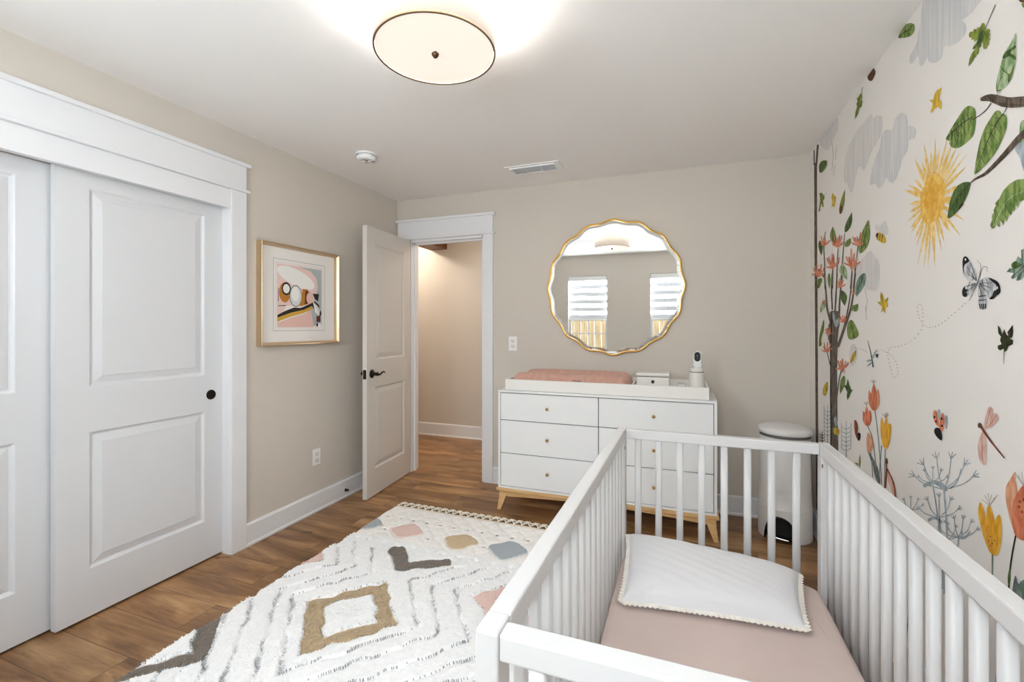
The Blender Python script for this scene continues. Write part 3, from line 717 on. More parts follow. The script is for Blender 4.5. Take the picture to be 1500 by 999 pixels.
for i, (p, d) in enumerate(dense):
    if i: cl += (p-dense[i-1][0]).length
    acc.append(cl)
for (p, d), s in zip(dense, acc):
    w = .011+.006*abs(math.sin(s*PI/.017)); dv = Vector((d[0], d[1], 0))
    ins.append(q.bm.verts.new(p-dv*.003+Vector((0, 0, .001)))); outs.append(q.bm.verts.new(p+dv*w+Vector((0, 0, -.004+.0015*math.sin(s*400)))))
n_ = len(ins)
for k in range(n_): q.bm.faces.new((ins[k], ins[(k+1) % n_], outs[(k+1) % n_], outs[k]))
o = q.build('lace_trim', M['lace'], pw); sm_ = o.modifiers.new('t', 'SOLIDIFY'); sm_.thickness = .0018

# ------------------------------------------------------------------ rug
rng = np.random.default_rng(5)
rg = thing('area_rug', 'white shaggy rug with diamonds, chevrons and a fringed end', 'rug')
RX0, RX1, RY0, RY1 = -1.935, .36, .0, 2.765
def dist_poly(X, Y, pts, closed=False):
    D = np.full(X.shape, 9.); Sg = np.zeros(X.shape); acc = 0
    P = pts+([pts[0]] if closed else [])
    for (ax, ay), (bx, by) in zip(P, P[1:]):
        dx, dy = bx-ax, by-ay; L = math.hypot(dx, dy); t = np.clip(((X-ax)*dx+(Y-ay)*dy)/(L*L), 0, 1)
        d = np.hypot(X-ax-t*dx, Y-ay-t*dy); m_ = d < D; D = np.where(m_, d, D); acc += L
    return D
def diamond(X, Y, cx, cy, hw, hh): return np.abs(X-cx)/hw+np.abs(Y-cy)/hh
CXr = -1.395
lines = []
for c0 in (CXr, CXr+1.35):
    for k, (ax, bx, vy) in enumerate([(.112, .345, 1.265), (.235, .445, 1.13), (.353, .585, .99)]):
        for s in (1, -1):
            lines.append([(c0+s*(ax+.2*(.9+.04*k)), 2.18+.015*k), (c0+s*ax, 1.96), (c0+s*bx, 1.67), (c0, vy)])
    for vy in (.86, .74, .62, .50): lines.append([(c0-.66, vy+.76), (c0, vy), (c0+.66, vy+.76)])
def in_view(p): return True
rings_ = [(CXr, 1.645, .245, .275, .60, 'tan'), (CXr-.685, 1.965, .235, .225, .55, 'pink'), (CXr+.685, 1.965, .235, .225, .52, 'pink'), (CXr-.60, 1.225, .275, .285, .68, 'brown'), (CXr+.72, 1.16, .26, .27, .6, 'brown'), (CXr+1.37, 1.645, .245, .275, .6, 'tan')]
solid = [(-1.925, 2.455, .105, .085, 'blue'), (-1.63, 2.45, .105, .095, 'pink'), (-1.247, 2.44, .105, .095, 'tan'), (-.945, 2.44, .115, .105, 'blue'), (-.61, 2.44, .105, .095, 'pink'), (-.25, 2.44, .105, .095, 'tan'), (.1, 2.44, .105, .095, 'blue'), (.42, 2.44, .1, .095, 'pink')]
chev = [[(-1.545, 2.215), (-1.39, 2.065), (-1.215, 2.18)], [(-.86+.685-.15, 2.215), (-.05, 2.065), (.13, 2.18)]]
dots = [(-1.875+.1*k, 2.597) for k in range(24)]+[(-1.86+.1*k, 2.255) for k in range(24)]+[(-1.78, 2.425), (-1.45, 2.405), (-1.09, 2.43), (-.79, 2.42), (-.44, 2.42), (-.08, 2.42)]
DYE = {'white': srgb(251, 250, 249), 'cream': srgb(250, 247, 242), 'tan': srgb(208, 184, 146), 'pink': srgb(230, 200, 190), 'brown': srgb(138, 124, 110), 'blue': srgb(170, 178, 184), 'thread': srgb(110, 110, 114)}
def pattern(X, Y):
    wob = .006*np.sin(X*47+Y*31)+.005*np.sin(Y*63-X*22)
    Xw, Yw = X+wob, Y+.006*np.sin(X*39)+.004*np.sin(Y*71+X*13)
    col = np.zeros(X.shape+(4,)); col[:] = DYE['white']
    top = Yw > 2.30; col[top] = DYE['cream']
    h = np.full(X.shape, .026); h[top] = .015
    zig = np.abs(((Xw+1.25) % .33)/.33-.5)*2
    # low ridge lattice in the cream band
    lat = np.minimum(np.abs(((Xw+Yw)/.12) % 1-.5), np.abs(((Xw-Yw)/.12) % 1-.5))
    h = np.where(top, .013+.005*np.clip(lat*4, 0, 1), h)
    g = np.full(X.shape, 9.)
    for l in lines: g = np.minimum(g, dist_poly(Xw, Yw, l))
    g = np.where(Yw > 2.26, 9, g)
    rmask = np.zeros(X.shape, bool)
    for cx, cy, hw, hh, inner, c in rings_:
        d = diamond(Xw, Yw, cx, cy, hw, hh); rm = (d < 1) & (d > inner)
        col[rm] = DYE[c]; h[rm] = .022
        e = np.minimum(np.abs(d-1), np.abs(d-inner))*min(hw, hh)*.72; h = np.where(e < .008, h-.010*(1-e/.008), h)
        g = np.where(d < 1.02, 9, g); rmask |= rm
    for cx, cy, hw, hh, c in solid:
        d = ((np.abs(Xw-cx)/hw)**1.35+(np.abs(Yw-cy)/hh)**1.35); rm = d < 1; col[rm] = DYE[c]; h[rm] = .019
        h = np.where((d > 1) & (d < 1.16), .007, h)
    for c in chev:
        d = dist_poly(Xw, Yw, c); rm = d < .040; col[rm] = DYE['brown']; h[rm] = .022; g = np.where(d < .06, 9, g)
        h = np.where((d > .040) & (d < .048), .012, h)
    h = np.where(g < .013, .026-.015*(1-g/.013)**.7, h)
    for dx, dy in dots:
        d = np.hypot((X-dx), (Y-dy)*1.3); col[d < .011] = DYE['thread']; h = np.where(d < .02, .010, h)
    return col, h, g
st = .0055; gx = np.arange(RX0, RX1+st, st); gy = np.arange(RY0, RY1+st, st)
X, Y = np.meshgrid(gx, gy, indexing='ij'); col, h, g = pattern(X, Y)
edgew = np.minimum(np.minimum(X-X.min(), X.max()-X), np.minimum(Y-Y.min(), Y.max()-Y)); h = h*np.clip(edgew/.018, 0, 1)**.5
blur = lambda a: (a+np.roll(a, 1, 0)+np.roll(a, -1, 0)+np.roll(a, 1, 1)+np.roll(a, -1, 1))/5
nz = rng.normal(0, 1, X.shape); nzb = blur(blur(nz)); nzc = blur(blur(blur(blur(rng.normal(0, 1, X.shape)))))
amp = np.where(Y > 2.30, .35, 1); h = h+(nzb*.0012+nzc*.0032)*amp*(edgew > .006)
wobx = .007*np.sin(Y*9)+.003*np.sin(Y*23)
Xd = X+np.where(X < RX0+.15, wobx*(1-(X-RX0)/.15), 0)
nX, nY = X.shape; V = np.stack([Xd, Y, np.maximum(h, .002)], -1).reshape(-1, 3)
ii, jj = np.meshgrid(np.arange(nX-1), np.arange(nY-1), indexing='ij'); a = (ii*nY+jj).ravel(); F = np.stack([a, a+nY, a+nY+1, a+1], -1)
cj = col*(1+.05*nzb[..., None]); cj[..., 3] = 1
raw_mesh('pile', V, F, M['pile'], rg, True, cj.reshape(-1, 4))
# standing yarn tufts over the visible part
NT = 150000
tx = rng.uniform(RX0+.012, .0, NT); ty = rng.uniform(.72, 2.30, NT)
tc_, th_, tg_ = pattern(tx, ty)
isr = (np.abs(tc_[:, 0]-DYE['tan'][0]) < .02) | (np.abs(tc_[:, 0]-DYE['brown'][0]) < .02)
keep = (tg_ > .010) & ((th_ > .017)); tx, ty, tc_, th_, isr = [q_[keep] for q_ in (tx, ty, tc_, th_, isr)]; NT = len(tx)
ang_ = rng.uniform(0, 2*np.pi, NT); ln = np.where(isr, rng.uniform(.014, .026, NT), rng.uniform(.003, .008, NT)); wd = rng.uniform(.0016, .003, NT)
dirx, diry = np.cos(ang_), np.sin(ang_)
comb = np.where(isr, .7, 0); dirx = dirx*(1-comb)+comb*.5; diry = diry*(1-comb)-comb*.8
bx_, by_ = tx+np.where(tx < RX0+.15, (.007*np.sin(ty*9)+.003*np.sin(ty*23))*(1-(tx-RX0)/.15), 0), ty; bz = th_-.004; hx = dirx*ln*.75; hy = diry*ln*.75; hz = np.where(isr, .007, ln*.45+.002)
px, py = -diry*wd, dirx*wd; m1 = .5
V = np.empty((NT, 6, 3)); wbx = .012*0
V[:, 0] = np.stack([bx_-px, by_-py, bz], -1); V[:, 1] = np.stack([bx_+px, by_+py, bz], -1)
V[:, 2] = np.stack([bx_+hx*m1+px, by_+hy*m1+py, bz+hz*.85], -1); V[:, 3] = np.stack([bx_+hx*m1-px, by_+hy*m1-py, bz+hz*.85], -1)
V[:, 4] = np.stack([bx_+hx+px*.4, by_+hy+py*.4, bz+hz], -1); V[:, 5] = np.stack([bx_+hx-px*.4, by_+hy-py*.4, bz+hz], -1)
b6 = np.arange(NT)[:, None]*6; F = np.concatenate([b6+np.array([[0, 1, 2, 3]]), b6+np.array([[3, 2, 4, 5]])])
tc_ = tc_*(1+rng.normal(0, .10, (NT, 1))*np.where(isr, 2.4, .35)[:, None]); tc_[:, 3] = 1
o = raw_mesh('yarn_tufts', V.reshape(-1, 3), F, M['pile'], rg, True, np.repeat(np.clip(tc_, 0, .95), 6, 0)); o['kind'] = 'stuff'
# dark stitches lying across the carved lines
SV = []; SF = []; SC = []
def stitch_line(P, dens, lmax, seed):
    r = random.Random(seed)
    for (ax, ay), (bx, by) in zip(P, P[1:]):
        L = math.hypot(bx-ax, by-ay); n_ = int(L/.0052); ux, uy = (bx-ax)/L, (by-ay)/L; ph = r.uniform(0, 6)
        for k in range(n_):
            t = (k+r.random()*.4)/n_; env = .5+.5*math.sin(ph+t*L*17)+.35*math.sin(ph*2+t*L*41)
            if r.random() > dens*(.3+.85*env): continue
            x, y = ax+ux*L*t, ay+uy*L*t; x += r.uniform(-.003, .003)
            wob = .006*math.sin(x*47+y*31)+.005*math.sin(y*63-x*22); x -= wob; y -= .006*math.sin(x*39)+.004*math.sin(y*71+x*13)
            if not (RX0+.01 < x < RX1-.01 and .7 < y < 2.25): continue
            ln_ = lmax*(.35+.65*max(0, min(1, env)))*r.uniform(.6, 1); a_ = math.atan2(ux, -uy)+r.uniform(-.35, .35); dx, dy = math.cos(a_)*ln_/2, math.sin(a_)*ln_/2
            w = .0012; b0 = len(SV); ex, ey = -dy/ln_*2*w, dx/ln_*2*w; z = .020
            SV.extend([(x-dx-ex, y-dy-ey, z+.007), (x-dx+ex, y-dy+ey, z+.007), (x+ex, y+ey, z), (x-ex, y-ey, z), (x+dx+ex, y+dy+ey, z+.007), (x+dx-ex, y+dy-ey, z+.007)])
            SF.extend([(b0, b0+1, b0+2, b0+3), (b0+3, b0+2, b0+4, b0+5)])
for i, l in enumerate(lines): stitch_line(l, .75, .022, i)
def dia(cx, cy, hw, hh): return [(cx-hw, cy), (cx, cy+hh), (cx+hw, cy), (cx, cy-hh), (cx-hw, cy)]
for i, (cx, cy, hw, hh, inner, c) in enumerate(rings_): stitch_line(dia(cx, cy, hw+.005, hh+.005), .45, .014, 50+i); stitch_line(dia(cx, cy, hw*inner-.006, hh*inner-.006), .5, .02, 80+i); stitch_line([(cx-.03, cy-.03), (cx+.05, cy+.03)], 2, .04, 99+i)
for i, c in enumerate(chev): stitch_line([(c[0][0]-.03, c[0][1]-.03), (c[1][0], c[1][1]-.05), (c[2][0]+.02, c[2][1]-.04)], .4, .012, 120+i)
o = raw_mesh('stitching', SV, SF, mat('grey_yarn', srgb(140, 140, 144), .9), rg, False); o['kind'] = 'stuff'
# woven end strip and knotted fringe
MB().box(RX0+.01, RX1-.01, RY1-.01, RY1+.026, .001, .008, .002).build('woven_end', M['cord'], rg)
k = 0; x = RX0+.03; base_t = None
while x < RX1-.02:
    if base_t is None:
        q = MB(); j = .028
        for s in (-1, 1): q.tube([(s*j, 0, .006), (s*j*.85, .018, .008), (s*j*.3, .038, .009), (0, .047, .009)], .0052, 6)
        q.tube([(-.007, .044, .006), (-.004, .049, .014), (.004, .049, .014), (.008, .044, .006)], .006, 6)
        for s, l in ((-1, .02), (0, .026), (1, .021)): q.tube([(s*.003, .048, .009), (s*.010, .058, .010), (s*.014+.003, .048+l, .005)], [.0065, .007, .002], 6)
        q.tube([(-j-.002, .045, .007), (-j*.5, .055, .010), (0, .049, .011), (j*.5, .055, .010), (j+.002, .045, .007)], .0045, 6)
        o = q.build('tassel', M['cord'], rg); base_t = o
    else:
        o = base_t.copy(); C.objects.link(o); o.parent = rg
    o.location = (x, RY1+.022, 0); o.rotation_euler = (0, 0, .05*math.sin(k*2.3)); x += .056; k += 1
# printed wallpaper mural: outline points (y z, half millimetres) on the right wall
MURAL = [
('trunk',2,'6650 4876 6756 4501 6674 4475 6555 4849'),
('trunk',1,'6772 4691 6771 4505 6769 4237 6766 3941 6762 3670 6757 3436 6750 3210 6742 2988 6736 2766 6731 2536 6726 2305 6722 2079 6718 1868 6714 1690 6709 1535 6705 1369 6700 1154 6693 842 6686 465 6679 320 6674 320 6563 320 6567 320 6573 505 6579 875 6585 1182 6589 1392 6592 1556 6596 1708 6599 1882 6602 2090 6606 2311 6609 2538 6613 2763 6618 2981 6625 3198 6631 3419 6635 3649 6638 3914 6640 4203 6641 4465 6642 4647'),
('dark',3,'6798 4866 6789 4670 6739 4653 6748 4848'),
('cloud',1,'3881 4860 3967 4876 3984 4858 3991 4823 4002 4803 4001 4779 4004 4757 4015 4739 4029 4723 4042 4705 4049 4680 4055 4653 4068 4632 4098 4622 4135 4617 4163 4609 4175 4591 4176 4570 4169 4553 4154 4540 4131 4531 4109 4526 4086 4530 4063 4538 4045 4536 4036 4516 4032 4486 4024 4461 4009 4446 3992 4435 3973 4430 3955 4437 3936 4450 3919 4454 3907 4442 3897 4422 3881 4402 3857 4385 3829 4368 3800 4356 3771 4348 3742 4345 3719 4349 3710 4366 3707 4390 3698 4403 3677 4396 3649 4378 3620 4362 3587 4351 3553 4341 3523 4336 3497 4337 3474 4342 3459 4351 3453 4362 3454 4377 3459 4393 3472 4412 3490 4432 3495 4445 3477 4443 3446 4434 3414 4427 3382 4428 3348 4432 3322 4438 3290 4434 3266 4431 3298 4461 3443 4567 3675 4729'),
('cloud2',1,'4904 4501 4883 4482 4863 4455 4844 4436 4826 4433 4809 4437 4785 4434 4748 4420 4705 4400 4673 4378 4657 4354 4651 4327 4651 4301 4658 4276 4672 4250 4691 4228 4718 4212 4750 4200 4785 4188 4823 4178 4864 4168 4904 4154 4940 4130 4975 4101 5008 4078 5037 4063 5064 4055 5095 4057 5129 4082 5167 4117 5208 4128 5257 4087 5310 4020 5352 3966 5372 3942 5380 3934 5392 3933 5414 3938 5439 3951 5464 3971 5487 4002 5509 4041 5532 4071 5557 4081 5581 4082 5602 4092 5618 4118 5631 4154 5635 4194 5632 4239 5621 4287 5602 4330 5577 4366 5544 4397 5505 4423 5458 4443 5404 4458 5352 4471 5303 4483 5255 4493 5208 4500 5161 4499 5115 4495 5073 4493 5033 4496 4997 4501 4965 4504 4942 4507 4923 4508'),
('cloud',2,'4308 4247 4275 4233 4244 4212 4220 4188 4208 4160 4203 4129 4192 4103 4166 4087 4135 4075 4109 4062 4090 4045 4077 4026 4071 4009 4072 3992 4081 3976 4095 3967 4120 3972 4151 3984 4177 3986 4189 3968 4195 3940 4206 3917 4227 3907 4253 3901 4278 3890 4300 3867 4319 3839 4339 3814 4359 3794 4380 3777 4401 3765 4422 3757 4444 3754 4466 3756 4488 3764 4511 3776 4532 3790 4551 3807 4567 3826 4584 3835 4600 3825 4616 3806 4637 3792 4669 3786 4706 3786 4740 3791 4762 3807 4780 3829 4804 3848 4845 3858 4892 3864 4924 3875 4930 3895 4920 3919 4904 3949 4883 3986 4855 4027 4824 4063 4785 4088 4743 4108 4710 4130 4694 4161 4687 4196 4673 4221 4648 4232 4618 4234 4584 4230 4544 4213 4501 4191 4466 4182 4447 4197 4436 4225 4417 4246 4384 4253 4345 4254'),
('cloud2',1,'5844 4871 5814 4851 5808 4826 5808 4802 5807 4779 5813 4756 5832 4735 5868 4720 5918 4706 5967 4692 6010 4673 6053 4653 6096 4641 6139 4639 6183 4646 6232 4660 6291 4686 6355 4721 6411 4757 6461 4793 6502 4830 6509 4858 6462 4873 6382 4876 6302 4876 6235 4876 6169 4876 6096 4876 6006 4876 5912 4876'),
('cloud2',1,'4986 3278 4943 3283 4912 3280 4883 3270 4855 3251 4829 3225 4804 3204 4780 3197 4758 3194 4740 3180 4725 3144 4714 3098 4710 3055 4714 3016 4725 2980 4740 2952 4755 2935 4773 2927 4804 2923 4860 2924 4929 2931 4986 2940 5014 2950 5027 2962 5051 2977 5096 2997 5153 3020 5208 3041 5261 3057 5312 3072 5352 3089 5382 3113 5400 3140 5392 3164 5348 3181 5280 3194 5208 3210 5132 3234 5052 3261'),
('cloud2',1,'4637 3484 4620 3486 4607 3485 4594 3479 4582 3466 4570 3449 4560 3431 4550 3414 4542 3397 4539 3383 4543 3372 4553 3364 4567 3360 4584 3361 4606 3366 4637 3376 4684 3392 4741 3412 4785 3432 4808 3449 4816 3464 4816 3476 4806 3484 4786 3489 4766 3489 4748 3481 4730 3469 4710 3462 4685 3467 4659 3477'),
('cloud2',1,'5428 2414 5397 2428 5360 2435 5327 2435 5299 2428 5273 2413 5255 2395 5244 2373 5240 2347 5246 2319 5265 2286 5295 2252 5327 2227 5361 2217 5397 2217 5428 2228 5452 2252 5471 2287 5479 2322 5471 2356 5452 2389'),
('thin',2,'6037 4679 5986 4501 5973 4497 6024 4675'),
('thin',2,'5880 4562 5911 4436 5898 4432 5868 4557'),
('thin',2,'5986 4522 6037 4360 6024 4356 5973 4517'),
('thin',2,'5942 4388 5973 4281 5961 4276 5929 4384'),
('thin',2,'5055 2961 5011 2860 5005 2861 5046 2961'),
('thin',2,'4991 2860 5024 2748 5017 2747 4982 2859'),
('thin',2,'5042 2797 5011 2666 5004 2666 5033 2797'),
('cloud',1,'2890 3989 2866 4000 2825 3996 2780 3987 2732 3977 2682 3962 2633 3940 2586 3907 2541 3867 2505 3828 2479 3788 2461 3748 2458 3716 2475 3697 2507 3685 2546 3682 2592 3691 2646 3710 2699 3736 2752 3769 2803 3810 2845 3854 2874 3903 2891 3953'),
('sunray',2,'3986 3448 4093 3440 4176 3453 4094 3471 3986 3469'),
('sunray',2,'3986 3472 4093 3484 4167 3510 4088 3514 3983 3494'),
('sunray',2,'3980 3506 4080 3544 4254 3641 4065 3579 3969 3531'),
('sunray',2,'3972 3524 4067 3574 4194 3664 4053 3599 3962 3541'),
('sunray',2,'3959 3546 4043 3612 4098 3677 4026 3633 3947 3561'),
('sunray',2,'3937 3570 4002 3655 4101 3833 3970 3677 3914 3586'),
('sunray',2,'3914 3586 3963 3681 3990 3776 3936 3693 3895 3594'),
('sunray',2,'3896 3594 3930 3696 3959 3882 3891 3707 3869 3601'),
('sunray',2,'3866 3602 3877 3709 3863 3790 3841 3710 3841 3603'),
('sunray',2,'3840 3603 3832 3710 3802 3857 3805 3707 3821 3601'),
('sunray',2,'3822 3601 3799 3706 3757 3778 3759 3695 3794 3593'),
('sunray',2,'3788 3590 3740 3686 3652 3817 3715 3673 3770 3581'),
('sunray',2,'3768 3580 3704 3666 3586 3777 3673 3640 3746 3562'),
('sunray',2,'3746 3561 3667 3634 3543 3719 3647 3610 3732 3545'),
('sunray',2,'3731 3543 3641 3602 3517 3661 3627 3579 3721 3527'),
('sunray',2,'3719 3523 3622 3568 3432 3633 3613 3545 3713 3508'),
('sunray',2,'3712 3504 3608 3533 3440 3558 3602 3505 3707 3485'),
('sunray',2,'3706 3472 3598 3476 3455 3461 3599 3447 3706 3451'),
('sunray',2,'3707 3440 3602 3420 3510 3381 3609 3389 3712 3419'),
('sunray',2,'3710 3425 3608 3394 3452 3324 3617 3367 3717 3406'),
('sunray',2,'3720 3399 3626 3348 3471 3238 3641 3323 3731 3382'),
('sunray',2,'3737 3374 3656 3304 3506 3149 3673 3285 3749 3361'),
('sunray',2,'3746 3363 3673 3284 3622 3192 3703 3260 3767 3346'),
('sunray',2,'3776 3341 3725 3246 3693 3145 3752 3233 3794 3332'),
('sunray',2,'3795 3331 3759 3230 3727 3092 3782 3223 3811 3326'),
('sunray',2,'3821 3324 3807 3217 3813 3002 3849 3214 3851 3321'),
('sunray',2,'3854 3322 3863 3215 3901 2994 3887 3218 3871 3324'),
('sunray',2,'3868 3323 3890 3218 3965 3005 3927 3228 3894 3330'),
('sunray',2,'3896 3331 3938 3232 4051 3041 3970 3248 3918 3342'),
('sunray',2,'3927 3347 3991 3262 4074 3181 4012 3278 3941 3359'),
('sunray',2,'3942 3359 4017 3283 4093 3235 4038 3306 3956 3375'),
('sunray',2,'3965 3387 4057 3332 4168 3284 4068 3353 3973 3402'),
('sunray',2,'3969 3393 4064 3344 4158 3324 4080 3380 3980 3418'),
('sunray',2,'3982 3426 4086 3401 4200 3391 4091 3426 3985 3443'),
('sun',3,'4016 3462 4015 3492 4003 3521 3982 3547 3963 3567 3949 3584 3933 3600 3903 3616 3873 3629 3846 3634 3818 3629 3786 3616 3762 3600 3741 3584 3724 3567 3708 3547 3681 3521 3676 3492 3684 3462 3692 3435 3700 3408 3700 3382 3715 3355 3736 3331 3765 3315 3792 3306 3818 3304 3846 3304 3875 3304 3899 3306 3923 3314 3955 3331 3976 3355 3989 3381 4000 3408 4001 3434'),
('sun2',4,'3944 3462 3937 3509 3919 3551 3891 3569 3861 3600 3829 3601 3802 3580 3773 3549 3756 3508 3753 3462 3764 3414 3771 3383 3797 3340 3830 3342 3863 3340 3895 3345 3911 3382 3933 3417'),
('trunk',3,'3313 3875 3296 3867 3274 3857 3251 3846 3229 3833 3205 3815 3173 3791 3137 3764 3098 3742 3061 3724 3027 3710 2997 3698 2970 3688 2946 3679 2927 3672 2908 3665 2883 3653 2843 3632 2795 3605 2751 3581 2721 3564 2713 3606 2742 3623 2787 3649 2836 3677 2879 3700 2910 3716 2935 3726 2955 3734 2977 3742 3004 3754 3034 3766 3062 3778 3088 3791 3115 3808 3148 3828 3185 3851 3222 3871 3256 3884 3285 3891 3306 3894 3320 3895'),
('dark',4,'3251 3874 3239 3862 3223 3845 3203 3826 3181 3808 3156 3791 3128 3774 3099 3758 3072 3744 3044 3729 3016 3716 2991 3704 2973 3697 2973 3699 2991 3707 3015 3718 3044 3732 3072 3746 3099 3760 3127 3776 3155 3793 3179 3809 3201 3827 3220 3846 3236 3863 3248 3875'),
('trunk',3,'3403 3443 3395 3443 3384 3445 3371 3446 3356 3447 3337 3446 3315 3445 3290 3444 3265 3446 3240 3450 3216 3456 3191 3462 3168 3469 3145 3476 3122 3483 3100 3490 3078 3497 3056 3505 3035 3513 3015 3521 2996 3527 2979 3531 2965 3533 2949 3535 2929 3538 2900 3542 2866 3546 2835 3550 2814 3553 2845 3596 2865 3593 2897 3588 2931 3582 2960 3577 2980 3574 2996 3570 3010 3566 3027 3561 3047 3553 3067 3544 3087 3535 3108 3526 3128 3517 3149 3509 3170 3501 3192 3493 3214 3485 3237 3477 3260 3470 3282 3465 3303 3462 3325 3462 3347 3461 3366 3460 3382 3458 3394 3455 3404 3452 3410 3449'),
('dark',4,'3373 3453 3354 3451 3328 3449 3299 3447 3272 3448 3248 3452 3225 3458 3202 3464 3178 3472 3151 3481 3123 3491 3098 3500 3080 3506 3084 3510 3101 3503 3127 3494 3155 3484 3182 3475 3205 3468 3228 3461 3251 3455 3274 3451 3301 3450 3330 3452 3356 3454 3374 3456'),
('dark',4,'3226 3826 3232 3822 3241 3817 3251 3812 3264 3807 3280 3805 3298 3803 3318 3802 3337 3802 3355 3803 3373 3805 3390 3808 3401 3810 3399 3805 3387 3803 3371 3801 3352 3798 3333 3797 3314 3797 3294 3798 3275 3800 3259 3802 3246 3807 3235 3812 3226 3817 3220 3821'),
('dark',4,'3091 3747 3127 3717 3123 3714 3086 3743'),
('dark',4,'3170 3836 3167 3857 3170 3859 3174 3839'),
('green',3,'3674 3806 3660 3817 3638 3831 3614 3844 3590 3857 3564 3869 3539 3880 3514 3891 3490 3901 3468 3906 3448 3906 3430 3901 3413 3894 3396 3882 3379 3868 3367 3853 3362 3838 3360 3821 3361 3803 3361 3783 3363 3762 3367 3743 3373 3729 3381 3716 3393 3707 3411 3700 3432 3697 3454 3694 3477 3692 3500 3690 3525 3692 3550 3698 3576 3708 3599 3719 3616 3733 3629 3748 3637 3759 3636 3764 3629 3765 3626 3768 3635 3774 3649 3782 3661 3790 3670 3795 3676 3799'),
('dark',4,'3389 3822 3403 3823 3423 3825 3447 3827 3470 3828 3494 3827 3520 3825 3546 3823 3571 3820 3598 3817 3626 3813 3652 3810 3669 3807 3665 3803 3647 3805 3622 3808 3593 3812 3566 3815 3541 3817 3514 3820 3489 3821 3465 3822 3442 3821 3419 3819 3399 3817 3385 3815'),
('dark',4,'3462 3825 3509 3884 3511 3884 3468 3826'),
('dark',4,'3522 3823 3568 3864 3570 3863 3527 3822'),
('dark',4,'3468 3824 3483 3791 3481 3789 3462 3820'),
('dark',4,'3528 3818 3570 3751 3567 3749 3521 3814'),
('dark',4,'3571 3820 3623 3823 3621 3821 3567 3815'),
('dark',4,'3506 3822 3448 3736 3446 3736 3500 3821'),
('dark',4,'3603 3810 3616 3767 3613 3765 3595 3806'),
('dark',4,'3424 3821 3464 3897 3466 3897 3430 3823'),
('dark',4,'3416 3820 3395 3770 3392 3770 3410 3819'),
('dark',4,'3558 3821 3541 3764 3538 3763 3550 3818'),
('dark',4,'3572 3862 3593 3844 3590 3842 3565 3857'),
('dark',4,'3528 3789 3555 3716 3552 3714 3521 3785'),
('dark',4,'3500 3765 3505 3709 3502 3708 3492 3762'),
('dark',4,'3633 3810 3647 3793 3644 3791 3626 3805'),
('green',3,'3371 3480 3376 3490 3372 3506 3366 3524 3361 3544 3355 3566 3348 3588 3340 3608 3332 3629 3323 3648 3311 3668 3299 3686 3285 3702 3270 3715 3254 3726 3237 3735 3220 3746 3202 3755 3186 3761 3173 3760 3162 3756 3152 3749 3144 3740 3137 3727 3130 3718 3123 3716 3115 3716 3109 3712 3102 3703 3096 3691 3093 3677 3092 3663 3094 3648 3098 3634 3106 3619 3118 3604 3130 3589 3143 3575 3158 3561 3174 3548 3192 3537 3211 3526 3232 3517 3253 3508 3275 3500 3298 3494 3324 3486 3352 3480'),
('dark',4,'3122 3723 3133 3719 3147 3712 3165 3703 3183 3691 3201 3677 3221 3661 3242 3642 3264 3619 3289 3588 3318 3550 3344 3513 3363 3488 3359 3486 3340 3511 3313 3547 3285 3585 3259 3616 3237 3638 3216 3657 3196 3673 3177 3687 3159 3698 3142 3707 3127 3713 3116 3718'),
('dark',4,'3142 3707 3208 3741 3208 3739 3143 3705'),
('dark',4,'3144 3706 3094 3637 3093 3637 3141 3706'),
('dark',4,'3180 3682 3241 3713 3241 3711 3181 3679'),
('dark',4,'3182 3681 3135 3616 3133 3616 3178 3681'),
('dark',4,'3216 3655 3272 3683 3273 3682 3217 3653'),
('dark',4,'3219 3654 3174 3593 3172 3593 3215 3654'),
('dark',4,'3250 3626 3301 3651 3301 3650 3251 3624'),
('dark',4,'3253 3625 3211 3568 3209 3568 3249 3625'),
('dark',4,'3281 3595 3326 3617 3327 3616 3282 3593'),
('dark',4,'3284 3594 3246 3541 3244 3541 3280 3594'),
('dark',4,'3309 3562 3348 3581 3348 3580 3310 3560'),
('dark',4,'3312 3561 3278 3512 3275 3512 3307 3561'),
('dark',4,'3334 3527 3366 3543 3367 3542 3336 3525'),
('dark',4,'3337 3526 3307 3481 3305 3481 3333 3526'),
('green2',3,'3653 3293 3656 3310 3650 3334 3642 3357 3636 3376 3628 3393 3617 3410 3604 3427 3588 3444 3569 3456 3547 3465 3522 3469 3496 3470 3465 3466 3434 3458 3413 3448 3410 3434 3417 3416 3427 3400 3436 3386 3447 3374 3461 3361 3480 3347 3503 3332 3525 3320 3544 3310 3563 3302 3584 3296 3609 3291 3635 3288'),
('dark',4,'3409 3448 3425 3444 3448 3438 3474 3430 3498 3421 3521 3410 3544 3398 3566 3384 3586 3369 3605 3352 3622 3333 3637 3315 3647 3302 3643 3301 3632 3313 3617 3330 3600 3350 3581 3366 3561 3381 3539 3394 3516 3407 3494 3417 3469 3426 3443 3434 3420 3440 3404 3444'),
('dark',4,'3457 3419 3504 3421 3503 3420 3456 3416'),
('dark',4,'3489 3399 3532 3401 3531 3399 3487 3397'),
('dark',4,'3521 3380 3560 3380 3559 3378 3519 3377'),
('dark',4,'3554 3360 3589 3358 3588 3356 3552 3357'),
('dark',4,'3587 3339 3618 3336 3617 3334 3585 3336'),
('dark',4,'3489 3352 3495 3350 3502 3346 3510 3341 3522 3333 3535 3322 3542 3316 3539 3314 3529 3316 3517 3320 3504 3326 3489 3334 3479 3341 3478 3346 3483 3350'),
